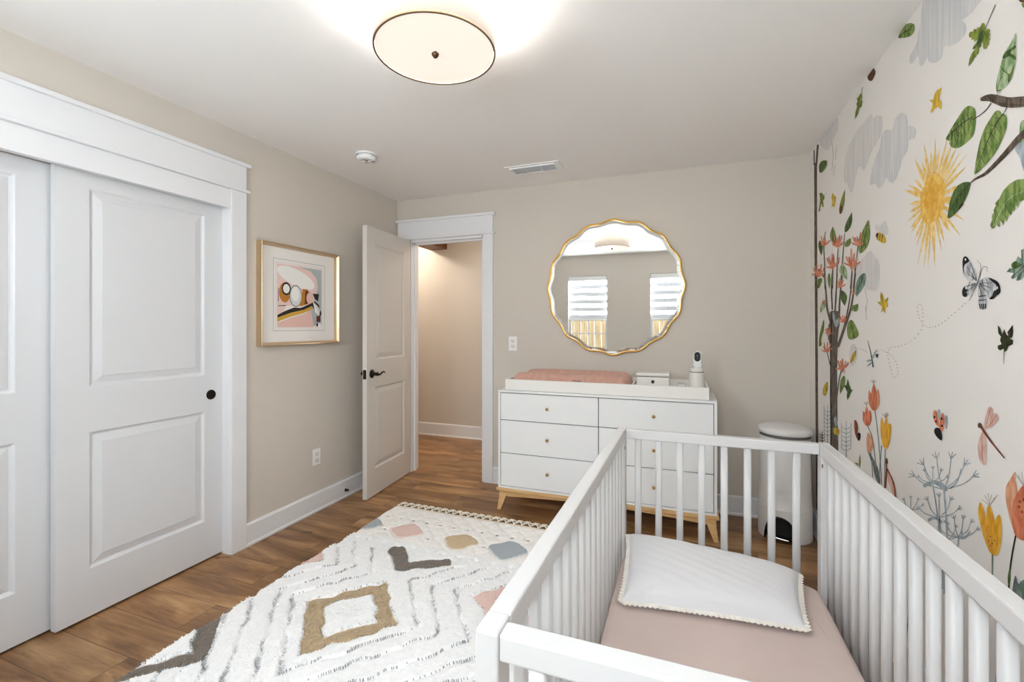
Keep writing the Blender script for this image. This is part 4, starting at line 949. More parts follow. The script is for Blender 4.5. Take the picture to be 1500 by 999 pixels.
('palegreen',3,'3171 3858 3176 3865 3180 3874 3182 3886 3180 3901 3176 3919 3169 3938 3159 3959 3147 3980 3136 4000 3125 4015 3115 4028 3103 4039 3090 4046 3075 4051 3062 4057 3049 4069 3037 4083 3029 4086 3026 4072 3026 4047 3026 4022 3025 4001 3023 3979 3023 3959 3026 3941 3031 3926 3036 3911 3042 3897 3048 3884 3056 3873 3067 3866 3080 3860 3093 3856 3106 3853 3119 3852 3130 3850 3139 3848 3146 3846 3152 3846 3159 3848 3165 3852'),
('green2',4,'3149 3987 3144 3977 3132 3959 3119 3941 3108 3929 3096 3918 3087 3907 3085 3890 3085 3872 3082 3862 3075 3862 3066 3869 3056 3880 3047 3897 3038 3917 3033 3930 3036 3931 3044 3925 3051 3919 3057 3912 3063 3904 3072 3902 3085 3912 3100 3929 3114 3945 3128 3962 3142 3979'),
('green2',4,'3127 4016 3123 4023 3115 4029 3105 4033 3095 4033 3084 4030 3072 4028 3057 4027 3042 4027 3031 4025 3025 4020 3023 4014 3026 4009 3039 4009 3057 4010 3067 4007 3057 3996 3039 3980 3026 3967 3023 3958 3025 3950 3031 3950 3042 3961 3057 3979 3072 3993 3085 3999 3098 4000 3109 4003 3118 4007 3124 4012'),
('green2',4,'3166 3863 3162 3873 3156 3887 3150 3901 3144 3910 3139 3914 3133 3915 3128 3914 3124 3914 3126 3917 3129 3917 3135 3918 3142 3918 3149 3914 3155 3904 3161 3890 3167 3876 3171 3867'),
('dark',4,'3173 3861 3135 3851 3136 3854 3175 3868'),
('green',3,'3216 3138 3230 3159 3212 3192 3220 3198 3197 3226 3203 3231 3182 3259 3191 3268 3152 3287 3119 3321 3072 3340 3021 3345 2973 3334 2926 3310 2881 3274 2899 3240 2944 3232 2973 3230 3001 3227 3009 3202 3026 3220 3036 3191 3051 3198 3060 3176 3077 3187 3093 3150 3109 3169 3119 3136 3146 3171 3152 3132 3180 3163 3191 3140'),
('palegreen',4,'3205 3146 3192 3159 3173 3179 3152 3199 3133 3217 3117 3231 3103 3245 3088 3256 3070 3264 3046 3269 3017 3271 2991 3271 2973 3272 2974 3276 2992 3275 3019 3275 3048 3273 3074 3268 3092 3259 3108 3248 3123 3235 3138 3220 3157 3202 3179 3182 3198 3162 3211 3149'),
('green2',4,'3189 3166 3212 3222 3216 3223 3193 3166'),
('green2',4,'3193 3165 3153 3135 3151 3136 3190 3167'),
('green2',4,'3155 3183 3178 3236 3181 3236 3160 3183'),
('green2',4,'3159 3182 3120 3152 3118 3153 3156 3183'),
('green2',4,'3123 3199 3145 3250 3148 3250 3127 3199'),
('green2',4,'3126 3198 3089 3169 3086 3170 3123 3200'),
('green2',4,'3091 3215 3112 3263 3115 3263 3095 3215'),
('green2',4,'3094 3215 3057 3185 3055 3186 3091 3216'),
('green2',4,'3060 3231 3081 3276 3084 3276 3064 3231'),
('green2',4,'3063 3230 3027 3201 3025 3202 3060 3232'),
('green2',4,'3029 3246 3050 3288 3053 3289 3033 3246'),
('green2',4,'3032 3246 2998 3216 2996 3217 3030 3247'),
('palegreen',2,'2992 3624 2999 3610 3002 3588 3003 3568 3006 3551 3008 3534 3006 3521 2999 3512 2988 3506 2973 3501 2954 3494 2933 3490 2917 3494 2909 3514 2906 3543 2908 3569 2916 3586 2930 3600 2944 3611 2961 3620 2978 3626'),
('bluegrey',2,'3036 3508 3032 3494 3016 3474 3001 3451 2992 3427 2983 3400 2973 3374 2960 3347 2946 3321 2935 3316 2928 3345 2924 3394 2926 3438 2937 3470 2954 3497 2973 3516 2997 3521 3022 3518'),
('green',3,'4103 4800 4125 4819 4151 4837 4175 4851 4199 4863 4223 4874 4246 4876 4266 4876 4283 4876 4298 4876 4311 4876 4324 4876 4334 4873 4342 4866 4349 4859 4356 4855 4357 4849 4342 4839 4318 4826 4292 4811 4263 4795 4234 4779 4205 4765 4179 4754 4156 4745 4136 4740 4118 4738 4105 4740 4096 4746 4090 4754 4089 4766 4093 4782'),
('dark',4,'4106 4803 4155 4809 4220 4818 4290 4833 4346 4847 4344 4845 4287 4830 4216 4813 4149 4803 4100 4796'),
('dark',4,'4135 4804 4210 4851 4210 4850 4135 4801'),
('dark',4,'4139 4805 4136 4766 4134 4765 4132 4801'),
('dark',4,'4211 4815 4304 4876 4305 4876 4213 4813'),
('dark',4,'4215 4816 4204 4767 4202 4766 4208 4812'),
('dark',4,'4298 4835 4376 4876 4298 4832'),
('dark',4,'4302 4836 4316 4814 4314 4812 4295 4831'),
('dark',5,'4137 4784 4157 4793 4187 4807 4220 4822 4251 4834 4280 4841 4309 4845 4334 4848 4351 4850 4345 4843 4327 4841 4302 4838 4274 4834 4247 4827 4217 4816 4184 4802 4155 4788 4135 4779'),
('olive',3,'3267 4260 3279 4290 3300 4307 3314 4297 3329 4294 3341 4310 3354 4302 3376 4320 3387 4312 3416 4326 3427 4319 3424 4299 3400 4283 3403 4272 3380 4263 3374 4243 3345 4240 3350 4230 3384 4222 3393 4210 3363 4198 3374 4196 3403 4189 3420 4171 3434 4134 3407 4136 3384 4143 3374 4153 3354 4150 3358 4160 3335 4151 3330 4183 3310 4179 3308 4197 3294 4201 3292 4161 3279 4145 3273 4151 3261 4135 3255 4151 3240 4150 3243 4171 3228 4173 3240 4195 3226 4194 3237 4212 3230 4226 3255 4247 3273 4240'),
('dark',4,'3274 4253 3183 4328 3188 4333 3277 4256'),
('green2',4,'3298 4268 3287 4259 3277 4246 3273 4234 3279 4223 3290 4214 3304 4206 3320 4202 3339 4201 3354 4201 3365 4202 3373 4205 3374 4208 3364 4213 3348 4218 3335 4225 3330 4235 3327 4246 3323 4256 3315 4263 3306 4268'),
('olive',3,'5126 4790 5171 4803 5208 4795 5255 4801 5231 4764 5265 4754 5246 4719 5289 4687 5313 4625 5255 4630 5217 4639 5185 4675 5126 4665 5108 4707 5135 4736 5108 4748'),
('dark',3,'5130 4783 5099 4838 5108 4843 5139 4788'),
('brown',3,'4863 4876 4840 4872 4816 4847 4801 4826 4798 4813 4804 4803 4816 4796 4834 4788 4858 4782 4883 4783 4911 4795 4939 4813 4961 4831 4974 4846 4980 4860 4978 4871 4965 4876 4945 4876 4924 4876 4904 4876 4884 4876'),
('yellow',3,'3881 4147 3830 4125 3816 4154 3778 4165 3723 4154 3734 4127 3756 4097 3728 4060 3734 4014 3767 4049 3800 4055 3853 4044 3869 4060 3834 4098'),
('olive2',3,'6524 4495 6544 4525 6550 4560 6540 4587 6510 4599 6464 4603 6411 4597 6343 4580 6268 4555 6218 4532 6203 4511 6210 4490 6232 4474 6274 4463 6332 4457 6389 4456 6440 4463 6489 4476'),
('green2',4,'6509 4494 6525 4522 6532 4556 6524 4582 6495 4592 6452 4594 6404 4589 6345 4575 6283 4554 6246 4535 6247 4517 6271 4501 6302 4487 6337 4478 6379 4471 6418 4470 6453 4472 6485 4480'),
('brown',3,'3011 4248 3002 4241 2986 4226 2974 4214 2966 4205 2961 4199 2961 4197 2969 4200 2981 4207 2992 4216 3002 4228 3010 4242'),
('olive',3,'2983 4207 2970 4200 2950 4187 2937 4176 2936 4168 2942 4161 2949 4158 2958 4162 2968 4171 2976 4180 2982 4191 2986 4202'),
('olive',3,'6535 4239 6430 4220 6349 4168 6309 4119 6376 4107 6349 4032 6396 4034 6444 4095 6514 4012 6571 4026 6514 4113 6500 4179'),
('dark',3,'6356 4130 6254 4171 6260 4173 6368 4135'),
('yellow',3,'6015 4105 5956 4062 5870 4012 5899 3975 5927 3919 5985 3951 6045 3947 6015 4004 6045 4058'),
('olive2',3,'5750 3804 5727 3804 5703 3811 5682 3820 5663 3832 5644 3846 5628 3861 5616 3877 5607 3894 5600 3912 5595 3930 5592 3950 5590 3969 5590 3986 5591 4001 5591 4015 5593 4023 5604 4019 5620 4011 5638 4002 5658 3992 5679 3979 5700 3965 5719 3951 5735 3936 5750 3920 5762 3903 5769 3885 5774 3866 5774 3848 5771 3832 5763 3815'),
('dark',4,'5746 3802 5711 3852 5667 3914 5627 3971 5597 4014 5602 4015 5632 3973 5673 3916 5717 3854 5753 3805'),
('brown',4,'5760 3813 5771 3830 5775 3853 5771 3872 5754 3883 5729 3891 5707 3891 5689 3880 5673 3863 5665 3846 5669 3830 5681 3815 5696 3805 5717 3802 5742 3805'),
('green2',3,'5588 3577 5559 3574 5526 3576 5498 3580 5471 3586 5445 3594 5423 3605 5407 3616 5395 3629 5386 3643 5381 3657 5378 3673 5378 3690 5380 3705 5383 3718 5385 3730 5390 3738 5401 3736 5417 3730 5435 3724 5457 3717 5480 3708 5503 3698 5525 3689 5545 3678 5564 3667 5580 3655 5592 3641 5601 3627 5607 3614 5607 3601 5602 3587'),
('dark',4,'5584 3575 5529 3609 5466 3652 5422 3696 5393 3730 5397 3732 5427 3698 5472 3654 5536 3612 5592 3578'),
('green',3,'5164 3298 5124 3298 5080 3304 5043 3314 5011 3326 4980 3342 4955 3360 4938 3380 4928 3401 4921 3423 4920 3446 4922 3472 4928 3497 4937 3520 4946 3541 4953 3559 4962 3571 4977 3567 4996 3556 5020 3545 5047 3532 5075 3516 5104 3499 5130 3482 5153 3463 5174 3444 5191 3423 5202 3400 5207 3376 5208 3355 5202 3334 5188 3313'),
('dark',4,'5158 3297 5100 3356 5034 3430 4991 3503 4965 3559 4968 3560 4997 3505 5041 3432 5109 3359 5170 3300'),
('dark',4,'5117 3336 5009 3361 5012 3363 5123 3339'),
('dark',4,'5116 3337 5148 3399 5152 3399 5125 3338'),
('dark',4,'5040 3423 4925 3443 4927 3444 5045 3426'),
('dark',4,'5039 3424 5101 3494 5104 3494 5046 3425'),
('dark',4,'4983 3513 4917 3544 4919 3545 4990 3516'),
('dark',4,'4983 3514 5015 3575 5018 3575 4991 3515'),
('green',3,'5927 3503 5906 3506 5892 3515 5883 3526 5879 3538 5878 3553 5880 3570 5887 3586 5896 3604 5908 3621 5921 3639 5936 3657 5951 3675 5966 3691 5979 3705 5988 3718 5997 3725 6010 3722 6025 3713 6043 3704 6061 3694 6077 3680 6090 3666 6098 3651 6101 3635 6099 3619 6090 3601 6073 3582 6050 3563 6024 3545 5995 3529 5960 3514'),
('dark',4,'5922 3503 5957 3554 5993 3618 5999 3675 5997 3717 6003 3718 6006 3676 6001 3620 5966 3555 5932 3504'),
('green2',3,'6500 3659 6522 3657 6541 3650 6555 3642 6564 3631 6570 3618 6572 3604 6569 3589 6561 3574 6550 3558 6537 3542 6520 3526 6502 3510 6485 3495 6468 3483 6455 3471 6444 3465 6436 3469 6429 3478 6419 3487 6409 3498 6400 3510 6392 3523 6388 3536 6386 3550 6386 3564 6391 3578 6401 3594 6415 3609 6431 3624 6450 3637 6475 3650'),
('dark',4,'6505 3660 6492 3617 6476 3562 6461 3512 6450 3473 6443 3472 6454 3511 6468 3561 6483 3615 6495 3658'),
('green',3,'5578 3428 5556 3423 5531 3420 5510 3419 5491 3420 5472 3421 5455 3424 5443 3429 5434 3434 5426 3441 5421 3448 5418 3455 5416 3463 5416 3471 5416 3478 5415 3484 5418 3488 5429 3489 5445 3489 5463 3490 5483 3490 5504 3489 5526 3488 5545 3486 5562 3484 5576 3480 5588 3475 5597 3469 5601 3461 5602 3454 5599 3446 5592 3436'),
('dark',4,'5575 3427 5539 3441 5494 3458 5453 3473 5422 3485 5426 3487 5458 3475 5499 3460 5545 3443 5582 3429'),
('palegreen',3,'5696 3263 5723 3258 5746 3248 5762 3238 5771 3227 5775 3213 5773 3199 5762 3185 5746 3172 5724 3158 5698 3145 5667 3131 5634 3119 5602 3108 5573 3099 5547 3090 5529 3086 5525 3091 5527 3100 5526 3109 5526 3121 5527 3133 5529 3147 5533 3160 5539 3173 5546 3186 5558 3199 5574 3213 5593 3226 5614 3237 5637 3248 5667 3257'),
('dark',4,'5702 3263 5679 3223 5644 3172 5589 3126 5542 3092 5537 3093 5583 3127 5636 3172 5670 3222 5691 3262'),
('dark',4,'5689 3236 5734 3207 5730 3206 5682 3234'),
('dark',4,'5688 3235 5607 3206 5604 3207 5683 3236'),
('green',3,'6149 3211 6163 3208 6174 3200 6183 3191 6189 3181 6193 3169 6194 3155 6192 3142 6188 3129 6181 3116 6173 3103 6164 3089 6153 3076 6142 3064 6132 3054 6124 3045 6118 3040 6113 3044 6108 3052 6102 3061 6095 3072 6089 3084 6084 3096 6081 3109 6080 3121 6080 3134 6083 3146 6089 3160 6097 3173 6107 3185 6118 3195 6133 3205'),
('dark',4,'6152 3212 6145 3173 6137 3125 6128 3081 6122 3047 6116 3046 6122 3080 6130 3125 6138 3173 6145 3211'),
('green2',3,'6458 3195 6481 3196 6506 3193 6528 3189 6548 3183 6568 3176 6584 3168 6596 3160 6605 3150 6611 3140 6615 3130 6617 3119 6617 3108 6615 3099 6612 3090 6611 3082 6608 3078 6595 3080 6579 3084 6559 3089 6538 3095 6516 3102 6495 3109 6476 3116 6460 3124 6447 3132 6436 3141 6430 3151 6428 3161 6428 3170 6433 3179 6443 3188'),
('dark',4,'6462 3196 6494 3170 6536 3138 6575 3107 6605 3083 6598 3082 6568 3106 6528 3136 6487 3169 6454 3194'),
('bluegreen',3,'5061 3097 5092 3098 5127 3093 5158 3086 5186 3077 5213 3065 5237 3051 5254 3036 5267 3020 5276 3003 5281 2985 5284 2966 5284 2948 5282 2931 5278 2916 5277 2903 5272 2895 5255 2898 5231 2907 5203 2916 5174 2926 5143 2938 5113 2950 5088 2963 5066 2977 5047 2991 5033 3006 5024 3022 5021 3039 5021 3055 5028 3069 5041 3085'),
('dark',4,'5066 3098 5110 3054 5168 2999 5223 2945 5265 2903 5261 2903 5217 2944 5160 2997 5102 3053 5056 3095'),
('dark',4,'5094 3069 5186 3050 5184 3049 5089 3066'),
('dark',4,'5095 3068 5067 3023 5064 3023 5088 3067'),
('dark',4,'5231 2938 5312 2913 5310 2912 5225 2935'),
('dark',4,'5232 2937 5218 2894 5215 2894 5224 2936'),
('yellow',3,'4793 3395 4791 3405 4781 3412 4766 3416 4745 3414 4719 3409 4691 3401 4662 3390 4632 3376 4609 3360 4593 3341 4584 3319 4584 3304 4596 3299 4618 3300 4644 3306 4677 3317 4715 3332 4747 3348 4769 3364 4785 3381'),
('dark',4,'4747 3410 4775 3357 4764 3354 4732 3405'),
('dark',4,'4702 3395 4723 3341 4712 3338 4688 3391'),
('dark',4,'4658 3380 4671 3326 4660 3323 4644 3377'),
('dark',4,'4793 3395 4789 3404 4780 3413 4770 3416 4755 3411 4740 3400 4732 3391 4740 3384 4755 3377 4770 3375 4780 3379 4789 3387'),
('yellow2',3,'4766 2819 4691 2820 4702 2866 4684 2902 4637 2862 4619 2831 4532 2848 4560 2806 4539 2776 4594 2756 4594 2715 4637 2743 4680 2725 4666 2774'),
('trunk2',3,'6270 3051 6273 3096 6277 3160 6281 3233 6288 3304 6300 3374 6316 3449 6329 3521 6333 3581 6324 3628 6306 3665 6286 3694 6273 3715 6292 3719 6308 3699 6331 3671 6352 3634 6365 3586 6363 3526 6352 3454 6339 3379 6330 3308 6326 3238 6324 3165 6323 3100 6322 3055'),
('trunk2',3,'5845 3018 5843 3060 5840 3119 5835 3185 5830 3247 5823 3310 5816 3375 5808 3433 5804 3474 5826 3478 5834 3438 5845 3380 5856 3314 5866 3252 5875 3190 5883 3123 5890 3064 5896 3023'),
('trunk2',3,'5707 3007 5700 3052 5690 3115 5677 3188 5662 3261 5645 3342 5625 3432 5606 3514 5593 3571 5614 3575 5630 3519 5653 3438 5677 3348 5699 3267 5717 3193 5734 3120 5749 3057 5760 3012'),
('trunk2',3,'5991 3030 5990 3083 5987 3159 5983 3239 5980 3302 5975 3343 5970 3372 5965 3393 5962 3409 5985 3413 5991 3398 5999 3377 6007 3348 6015 3307 6022 3244 6028 3164 6034 3087 6039 3034'),
('trunk2',3,'5416 2984 5410 3008 5402 3041 5393 3078 5386 3112 5382 3144 5379 3176 5377 3205 5376 3225 5395 3227 5397 3208 5401 3179 5406 3147 5412 3116 5421 3082 5431 3045 5441 3011 5449 2988'),
('trunk2',3,'5335 2978 5326 3007 5312 3049 5296 3097 5280 3148 5261 3208 5241 3277 5222 3339 5209 3383 5230 3387 5245 3344 5266 3281 5288 3213 5309 3153 5327 3102 5345 3053 5360 3012 5371 2982'),
('trunk2',3,'6291 3183 6319 3196 6360 3216 6404 3238 6440 3257 6468 3274 6491 3291 6511 3306 6525 3316 6589 3315 6573 3305 6550 3290 6522 3272 6490 3253 6449 3233 6401 3211 6357 3191 6327 3178'),
('coral2',4,'6300 3558 6230 3560 6152 3565 6111 3576 6091 3586 6120 3595 6143 3588 6182 3580 6259 3578 6331 3578'),
('coral',4,'6294 3559 6258 3566 6217 3575 6196 3589 6187 3600 6219 3608 6233 3599 6256 3589 6298 3582 6338 3578'),
('coral2',4,'6286 3562 6280 3580 6272 3603 6269 3627 6269 3646 6303 3652 6309 3635 6318 3613 6332 3591 6345 3575'),
('coral',4,'6286 3565 6301 3587 6317 3615 6326 3642 6333 3663 6368 3669 6368 3649 6364 3622 6354 3594 6345 3572'),
('coral2',4,'6290 3568 6336 3599 6388 3637 6417 3672 6435 3698 6471 3703 6459 3677 6434 3640 6385 3600 6342 3568'),
('coral',4,'6299 3573 6360 3594 6427 3620 6463 3640 6485 3655 6519 3657 6500 3640 6463 3616 6392 3587 6333 3564'),
('coral2',4,'6314 3577 6370 3586 6434 3597 6467 3603 6486 3606 6493 3597 6473 3592 6438 3584 6374 3571 6317 3560'),
('coral2',4,'5816 3458 5759 3461 5695 3465 5661 3475 5645 3484 5675 3494 5695 3488 5726 3482 5788 3481 5847 3481'),
('coral',4,'5804 3460 5759 3480 5710 3506 5685 3537 5674 3561 5708 3570 5725 3547 5755 3520 5809 3497 5859 3479'),
('coral2',4,'5801 3462 5780 3486 5755 3519 5744 3553 5740 3580 5775 3587 5786 3562 5804 3530 5834 3500 5862 3477'),
('coral',4,'5800 3464 5799 3486 5798 3515 5799 3544 5801 3567 5837 3574 5842 3552 5848 3524 5856 3497 5863 3475'),
('coral2',4,'5803 3469 5842 3500 5885 3538 5910 3574 5925 3602 5963 3607 5954 3579 5935 3542 5895 3501 5860 3470'),
('coral',4,'5813 3475 5880 3499 5954 3529 5993 3553 6018 3571 6054 3572 6033 3553 5992 3524 5915 3491 5849 3464'),
('coral2',4,'5819 3477 5882 3494 5952 3515 5988 3530 6010 3541 6041 3539 6021 3526 5980 3506 5906 3482 5843 3462'),
('coral2',4,'5988 3257 5912 3264 5827 3274 5783 3290 5762 3303 5799 3314 5825 3304 5867 3293 5950 3286 6030 3282'),
('coral',4,'5982 3257 5904 3273 5817 3293 5773 3319 5751 3340 5791 3349 5818 3331 5864 3310 5952 3294 6036 3282'),
('coral2',4,'5971 3263 5959 3289 5945 3322 5940 3356 5939 3383 5984 3391 5993 3365 6006 3332 6028 3301 6048 3276'),
('coral',4,'5970 3266 5982 3300 5996 3344 6005 3387 6011 3421 6057 3427 6059 3394 6058 3351 6053 3307 6048 3273'),
('coral2',4,'5975 3271 6023 3302 6077 3341 6108 3378 6127 3406 6174 3411 6163 3382 6138 3343 6087 3300 6044 3268'),
('coral',4,'5980 3274 6048 3304 6123 3341 6164 3375 6190 3401 6238 3403 6219 3376 6179 3339 6103 3297 6038 3265'),
('coral2',4,'6008 3281 6078 3289 6158 3298 6200 3303 6224 3305 6226 3290 6202 3286 6159 3279 6079 3267 6010 3257'),
('coral2',4,'5213 3376 5161 3373 5102 3372 5071 3375 5055 3378 5072 3388 5089 3387 5116 3386 5173 3390 5226 3394'),
('coral',4,'5199 3377 5170 3393 5137 3413 5121 3436 5114 3454 5139 3461 5151 3444 5171 3424 5207 3406 5240 3393'),
('coral2',4,'5197 3379 5178 3403 5156 3434 5145 3467 5141 3493 5167 3499 5176 3474 5191 3443 5218 3414 5242 3391'),
('coral',4,'5197 3382 5206 3403 5217 3428 5223 3454 5228 3474 5256 3478 5256 3459 5254 3434 5248 3408 5243 3388'),
('coral2',4,'5199 3386 5228 3406 5259 3432 5277 3456 5288 3474 5315 3477 5309 3459 5294 3433 5265 3406 5240 3384'),
('coral',4,'5203 3388 5251 3413 5304 3445 5334 3472 5352 3494 5379 3496 5365 3474 5337 3443 5283 3409 5237 3382'),
('coral2',4,'5213 3392 5272 3407 5338 3424 5372 3436 5392 3445 5411 3440 5391 3430 5353 3414 5284 3394 5226 3378'),
('coral2',4,'5376 3198 5300 3199 5216 3200 5171 3207 5149 3213 5172 3225 5195 3221 5235 3217 5317 3219 5394 3221'),
('coral',4,'5363 3200 5322 3211 5275 3227 5252 3246 5241 3261 5273 3269 5289 3256 5315 3242 5362 3229 5408 3220'),
('coral2',4,'5356 3203 5338 3228 5317 3261 5308 3294 5304 3320 5339 3327 5349 3302 5364 3270 5390 3240 5415 3216'),
('coral',4,'5355 3207 5366 3245 5379 3295 5386 3344 5392 3382 5428 3387 5429 3350 5427 3301 5421 3251 5416 3213'),
('coral2',4,'5358 3211 5389 3234 5423 3262 5442 3289 5455 3310 5492 3313 5485 3292 5470 3263 5439 3232 5413 3208'),
('coral',4,'5363 3214 5419 3240 5480 3273 5514 3302 5535 3325 5572 3326 5556 3302 5524 3269 5461 3233 5408 3205'),
('coral2',4,'5378 3219 5453 3234 5537 3252 5581 3264 5607 3272 5630 3265 5605 3254 5555 3237 5467 3217 5392 3200'),
('coral2',4,'6540 3214 6479 3217 6409 3222 6371 3230 6354 3238 6389 3249 6410 3244 6443 3239 6510 3237 6573 3237'),
('coral',4,'6528 3215 6455 3232 6373 3255 6332 3282 6313 3303 6353 3312 6379 3292 6423 3269 6507 3250 6586 3235'),
('coral2',4,'6520 3218 6487 3248 6449 3287 6431 3327 6424 3359 6467 3366 6482 3335 6508 3297 6552 3261 6594 3232'),
('coral',4,'6519 3223 6546 3258 6575 3303 6593 3347 6605 3381 6651 3386 6647 3352 6637 3308 6615 3262 6595 3227'),
('coral2',4,'6522 3226 6575 3259 6634 3301 6667 3340 6688 3370 6735 3374 6722 3343 6695 3302 6639 3258 6592 3224'),
('coral',4,'6529 3230 6612 3261 6705 3301 6756 3337 6787 3365 6834 3367 6810 3338 6760 3298 6666 3254 6585 3221'),
('coral2',4,'6548 3235 6651 3252 6768 3272 6828 3286 6864 3296 6895 3289 6859 3276 6791 3258 6669 3234 6566 3215'),
('coral2',4,'5736 3020 5681 3024 5619 3029 5586 3036 5570 3042 5588 3049 5606 3045 5636 3040 5696 3037 5752 3035'),
('coral',4,'5725 3023 5694 3038 5659 3058 5642 3080 5633 3096 5658 3100 5671 3085 5691 3065 5729 3047 5763 3033'),
('coral2',4,'5723 3024 5710 3040 5696 3060 5690 3081 5687 3097 5713 3100 5720 3085 5731 3065 5749 3046 5766 3032'),
('coral',4,'5722 3027 5733 3047 5744 3073 5751 3099 5756 3119 5783 3121 5783 3101 5780 3075 5773 3049 5767 3029'),
('coral2',4,'5724 3030 5748 3046 5774 3066 5789 3085 5799 3101 5826 3102 5821 3086 5809 3065 5785 3043 5764 3026'),
('coral',4,'5727 3031 5758 3045 5792 3062 5810 3078 5822 3091 5849 3092 5841 3078 5824 3060 5791 3040 5762 3025'),
('coral2',4,'5742 3035 5784 3039 5831 3044 5855 3046 5869 3048 5877 3040 5862 3037 5836 3032 5788 3026 5746 3021'),
('coral2',4,'5395 3240 5425 3236 5460 3230 5479 3221 5488 3214 5470 3209 5459 3214 5441 3221 5407 3225 5376 3228'),
('coral',4,'5400 3239 5418 3227 5438 3212 5448 3196 5453 3182 5433 3179 5425 3191 5413 3206 5390 3219 5370 3230'),
('coral2',4,'5402 3236 5399 3222 5396 3204 5393 3187 5391 3173 5372 3171 5370 3184 5369 3201 5369 3219 5369 3232'),
('coral',4,'5400 3233 5374 3213 5346 3188 5331 3165 5322 3147 5303 3146 5309 3164 5322 3188 5347 3214 5370 3235'),
('coral2',4,'5394 3230 5358 3218 5320 3204 5301 3192 5289 3184 5272 3184 5282 3194 5302 3208 5341 3225 5376 3238'),
('coral2',4,'5837 3538 5869 3539 5906 3539 5927 3537 5937 3534 5921 3527 5910 3528 5892 3529 5857 3528 5825 3526'),
('coral',4,'5845 3537 5863 3531 5885 3524 5896 3514 5901 3506 5882 3501 5874 3508 5861 3516 5839 3522 5818 3526'),
('coral2',4,'5848 3534 5840 3515 5830 3490 5825 3467 5821 3448 5802 3445 5802 3463 5804 3487 5810 3511 5815 3529'),
('coral',4,'5845 3531 5816 3513 5785 3491 5768 3472 5758 3457 5740 3455 5747 3470 5762 3491 5791 3514 5818 3532'),
('coral2',4,'5835 3527 5806 3520 5774 3512 5758 3507 5749 3504 5737 3506 5746 3511 5764 3518 5798 3528 5827 3536'),
('coral2',4,'6017 3330 6054 3329 6096 3326 6119 3320 6130 3315 6112 3309 6099 3313 6078 3316 6038 3318 6001 3319'),
('coral',4,'6025 3329 6050 3316 6079 3297 6094 3277 6100 3261 6079 3258 6069 3273 6052 3291 6021 3308 5993 3320'),
('coral2',4,'6027 3326 6021 3306 6014 3280 6009 3254 6006 3234 5985 3232 5985 3251 5986 3277 5989 3302 5991 3323'),
('coral',4,'6026 3325 6005 3307 5982 3285 5969 3264 5961 3248 5941 3247 5945 3263 5955 3284 5975 3306 5992 3324'),
('coral2',4,'6015 3320 5973 3310 5928 3299 5906 3290 5892 3284 5877 3286 5889 3293 5914 3304 5961 3318 6003 3329'),
('trunk2',3,'6106 2773 6054 2783 5985 2782 5921 2778 5867 2778 5818 2774 5781 2763 5759 2741 5748 2712 5748 2675 5764 2629 5793 2575 5815 2521 5824 2470 5826 2419 5829 2366 5837 2314 5845 2259 5850 2187 5850 2088 5847 1972 5843 1854 5839 1746 5834 1635 5829 1502 5814 1316 5800 1108 5815 953 5893 866 6006 829 6091 866 6112 1018 6100 1245 6091 1447 6096 1586 6103 1702 6106 1817 6101 1940 6094 2061 6091 2168 6097 2258 6108 2335 6121 2399 6139 2445 6159 2479 6168 2515 6158 2561 6138 2610 6121 2656 6121 2701 6123 2743'),
('bluegrey',4,'5957 2768 5934 2741 5911 2702 5885 2677 5850 2681 5811 2700 5781 2708 5763 2696 5754 2675 5761 2653 5793 2631 5841 2608 5885 2598 5918 2611 5946 2638 5971 2666 5998 2694 6022 2724 6030 2747 6016 2763 5986 2772'),
('trunk2',3,'5784 2385 5748 2421 5695 2471 5637 2528 5582 2584 5529 2637 5473 2690 5421 2747 5377 2810 5341 2890 5310 2981 5287 3065 5270 3123 5309 3129 5329 3071 5356 2987 5391 2895 5430 2816 5478 2754 5534 2698 5594 2645 5652 2592 5713 2536 5776 2479 5834 2428 5875 2391'),
('trunk2',3,'5786 2409 5744 2451 5683 2511 5618 2580 5562 2650 5515 2724 5470 2805 5432 2885 5403 2954 5385 3016 5377 3073 5374 3121 5372 3155 5401 3159 5405 3125 5410 3077 5420 3020 5440 2959 5471 2889 5512 2810 5559 2728 5609 2654 5667 2584 5735 2516 5799 2456 5845 2413'),
('trunk2',3,'6006 2636 6037 2664 6080 2704 6126 2751 6163 2800 6187 2850 6204 2904 6217 2960 6233 3016 6252 3076 6273 3140 6291 3198 6305 3238 6354 3242 6344 3202 6329 3144 6311 3079 6295 3019 6283 2962 6272 2906 6258 2850 6236 2798 6200 2747 6155 2698 6113 2657 6085 2629'),
('trunk2',3,'5892 2766 5887 2801 5879 2852 5869 2910 5861 2965 5852 3024 5843 3088 5835 3145 5829 3185 5871 3190 5878 3150 5888 3093 5899 3029 5910 2970 5921 2913 5932 2855 5942 2804 5950 2768'),
('trunk2',3,'5986 2792 5993 2830 6004 2883 6014 2943 6019 3000 6018 3056 6012 3115 6005 3167 6001 3204 6045 3209 6052 3173 6060 3120 6068 3060 6072 3003 6068 2946 6060 2885 6051 2831 6045 2793'),
('trunk2',3,'5751 2740 5747 2779 5742 2834 5734 2896 5723 2956 5704 3018 5680 3085 5658 3144 5643 3185 5681 3191 5699 3150 5724 3090 5751 3023 5773 2961 5787 2900 5798 2837 5806 2781 5812 2742'),
('trunk2',3,'6072 2170 6090 2191 6117 2221 6145 2253 6168 2280 6187 2302 6204 2321 6218 2337 6228 2348 6251 2345 6243 2334 6231 2318 6216 2298 6199 2276 6177 2249 6150 2216 6126 2186 6109 2165'),
('trunk2',3,'5829 1856 5819 1890 5803 1939 5785 1993 5765 2040 5740 2081 5712 2121 5686 2155 5669 2179 5694 2179 5713 2155 5741 2121 5772 2080 5798 2038 5820 1990 5841 1936 5858 1886 5871 1851'),
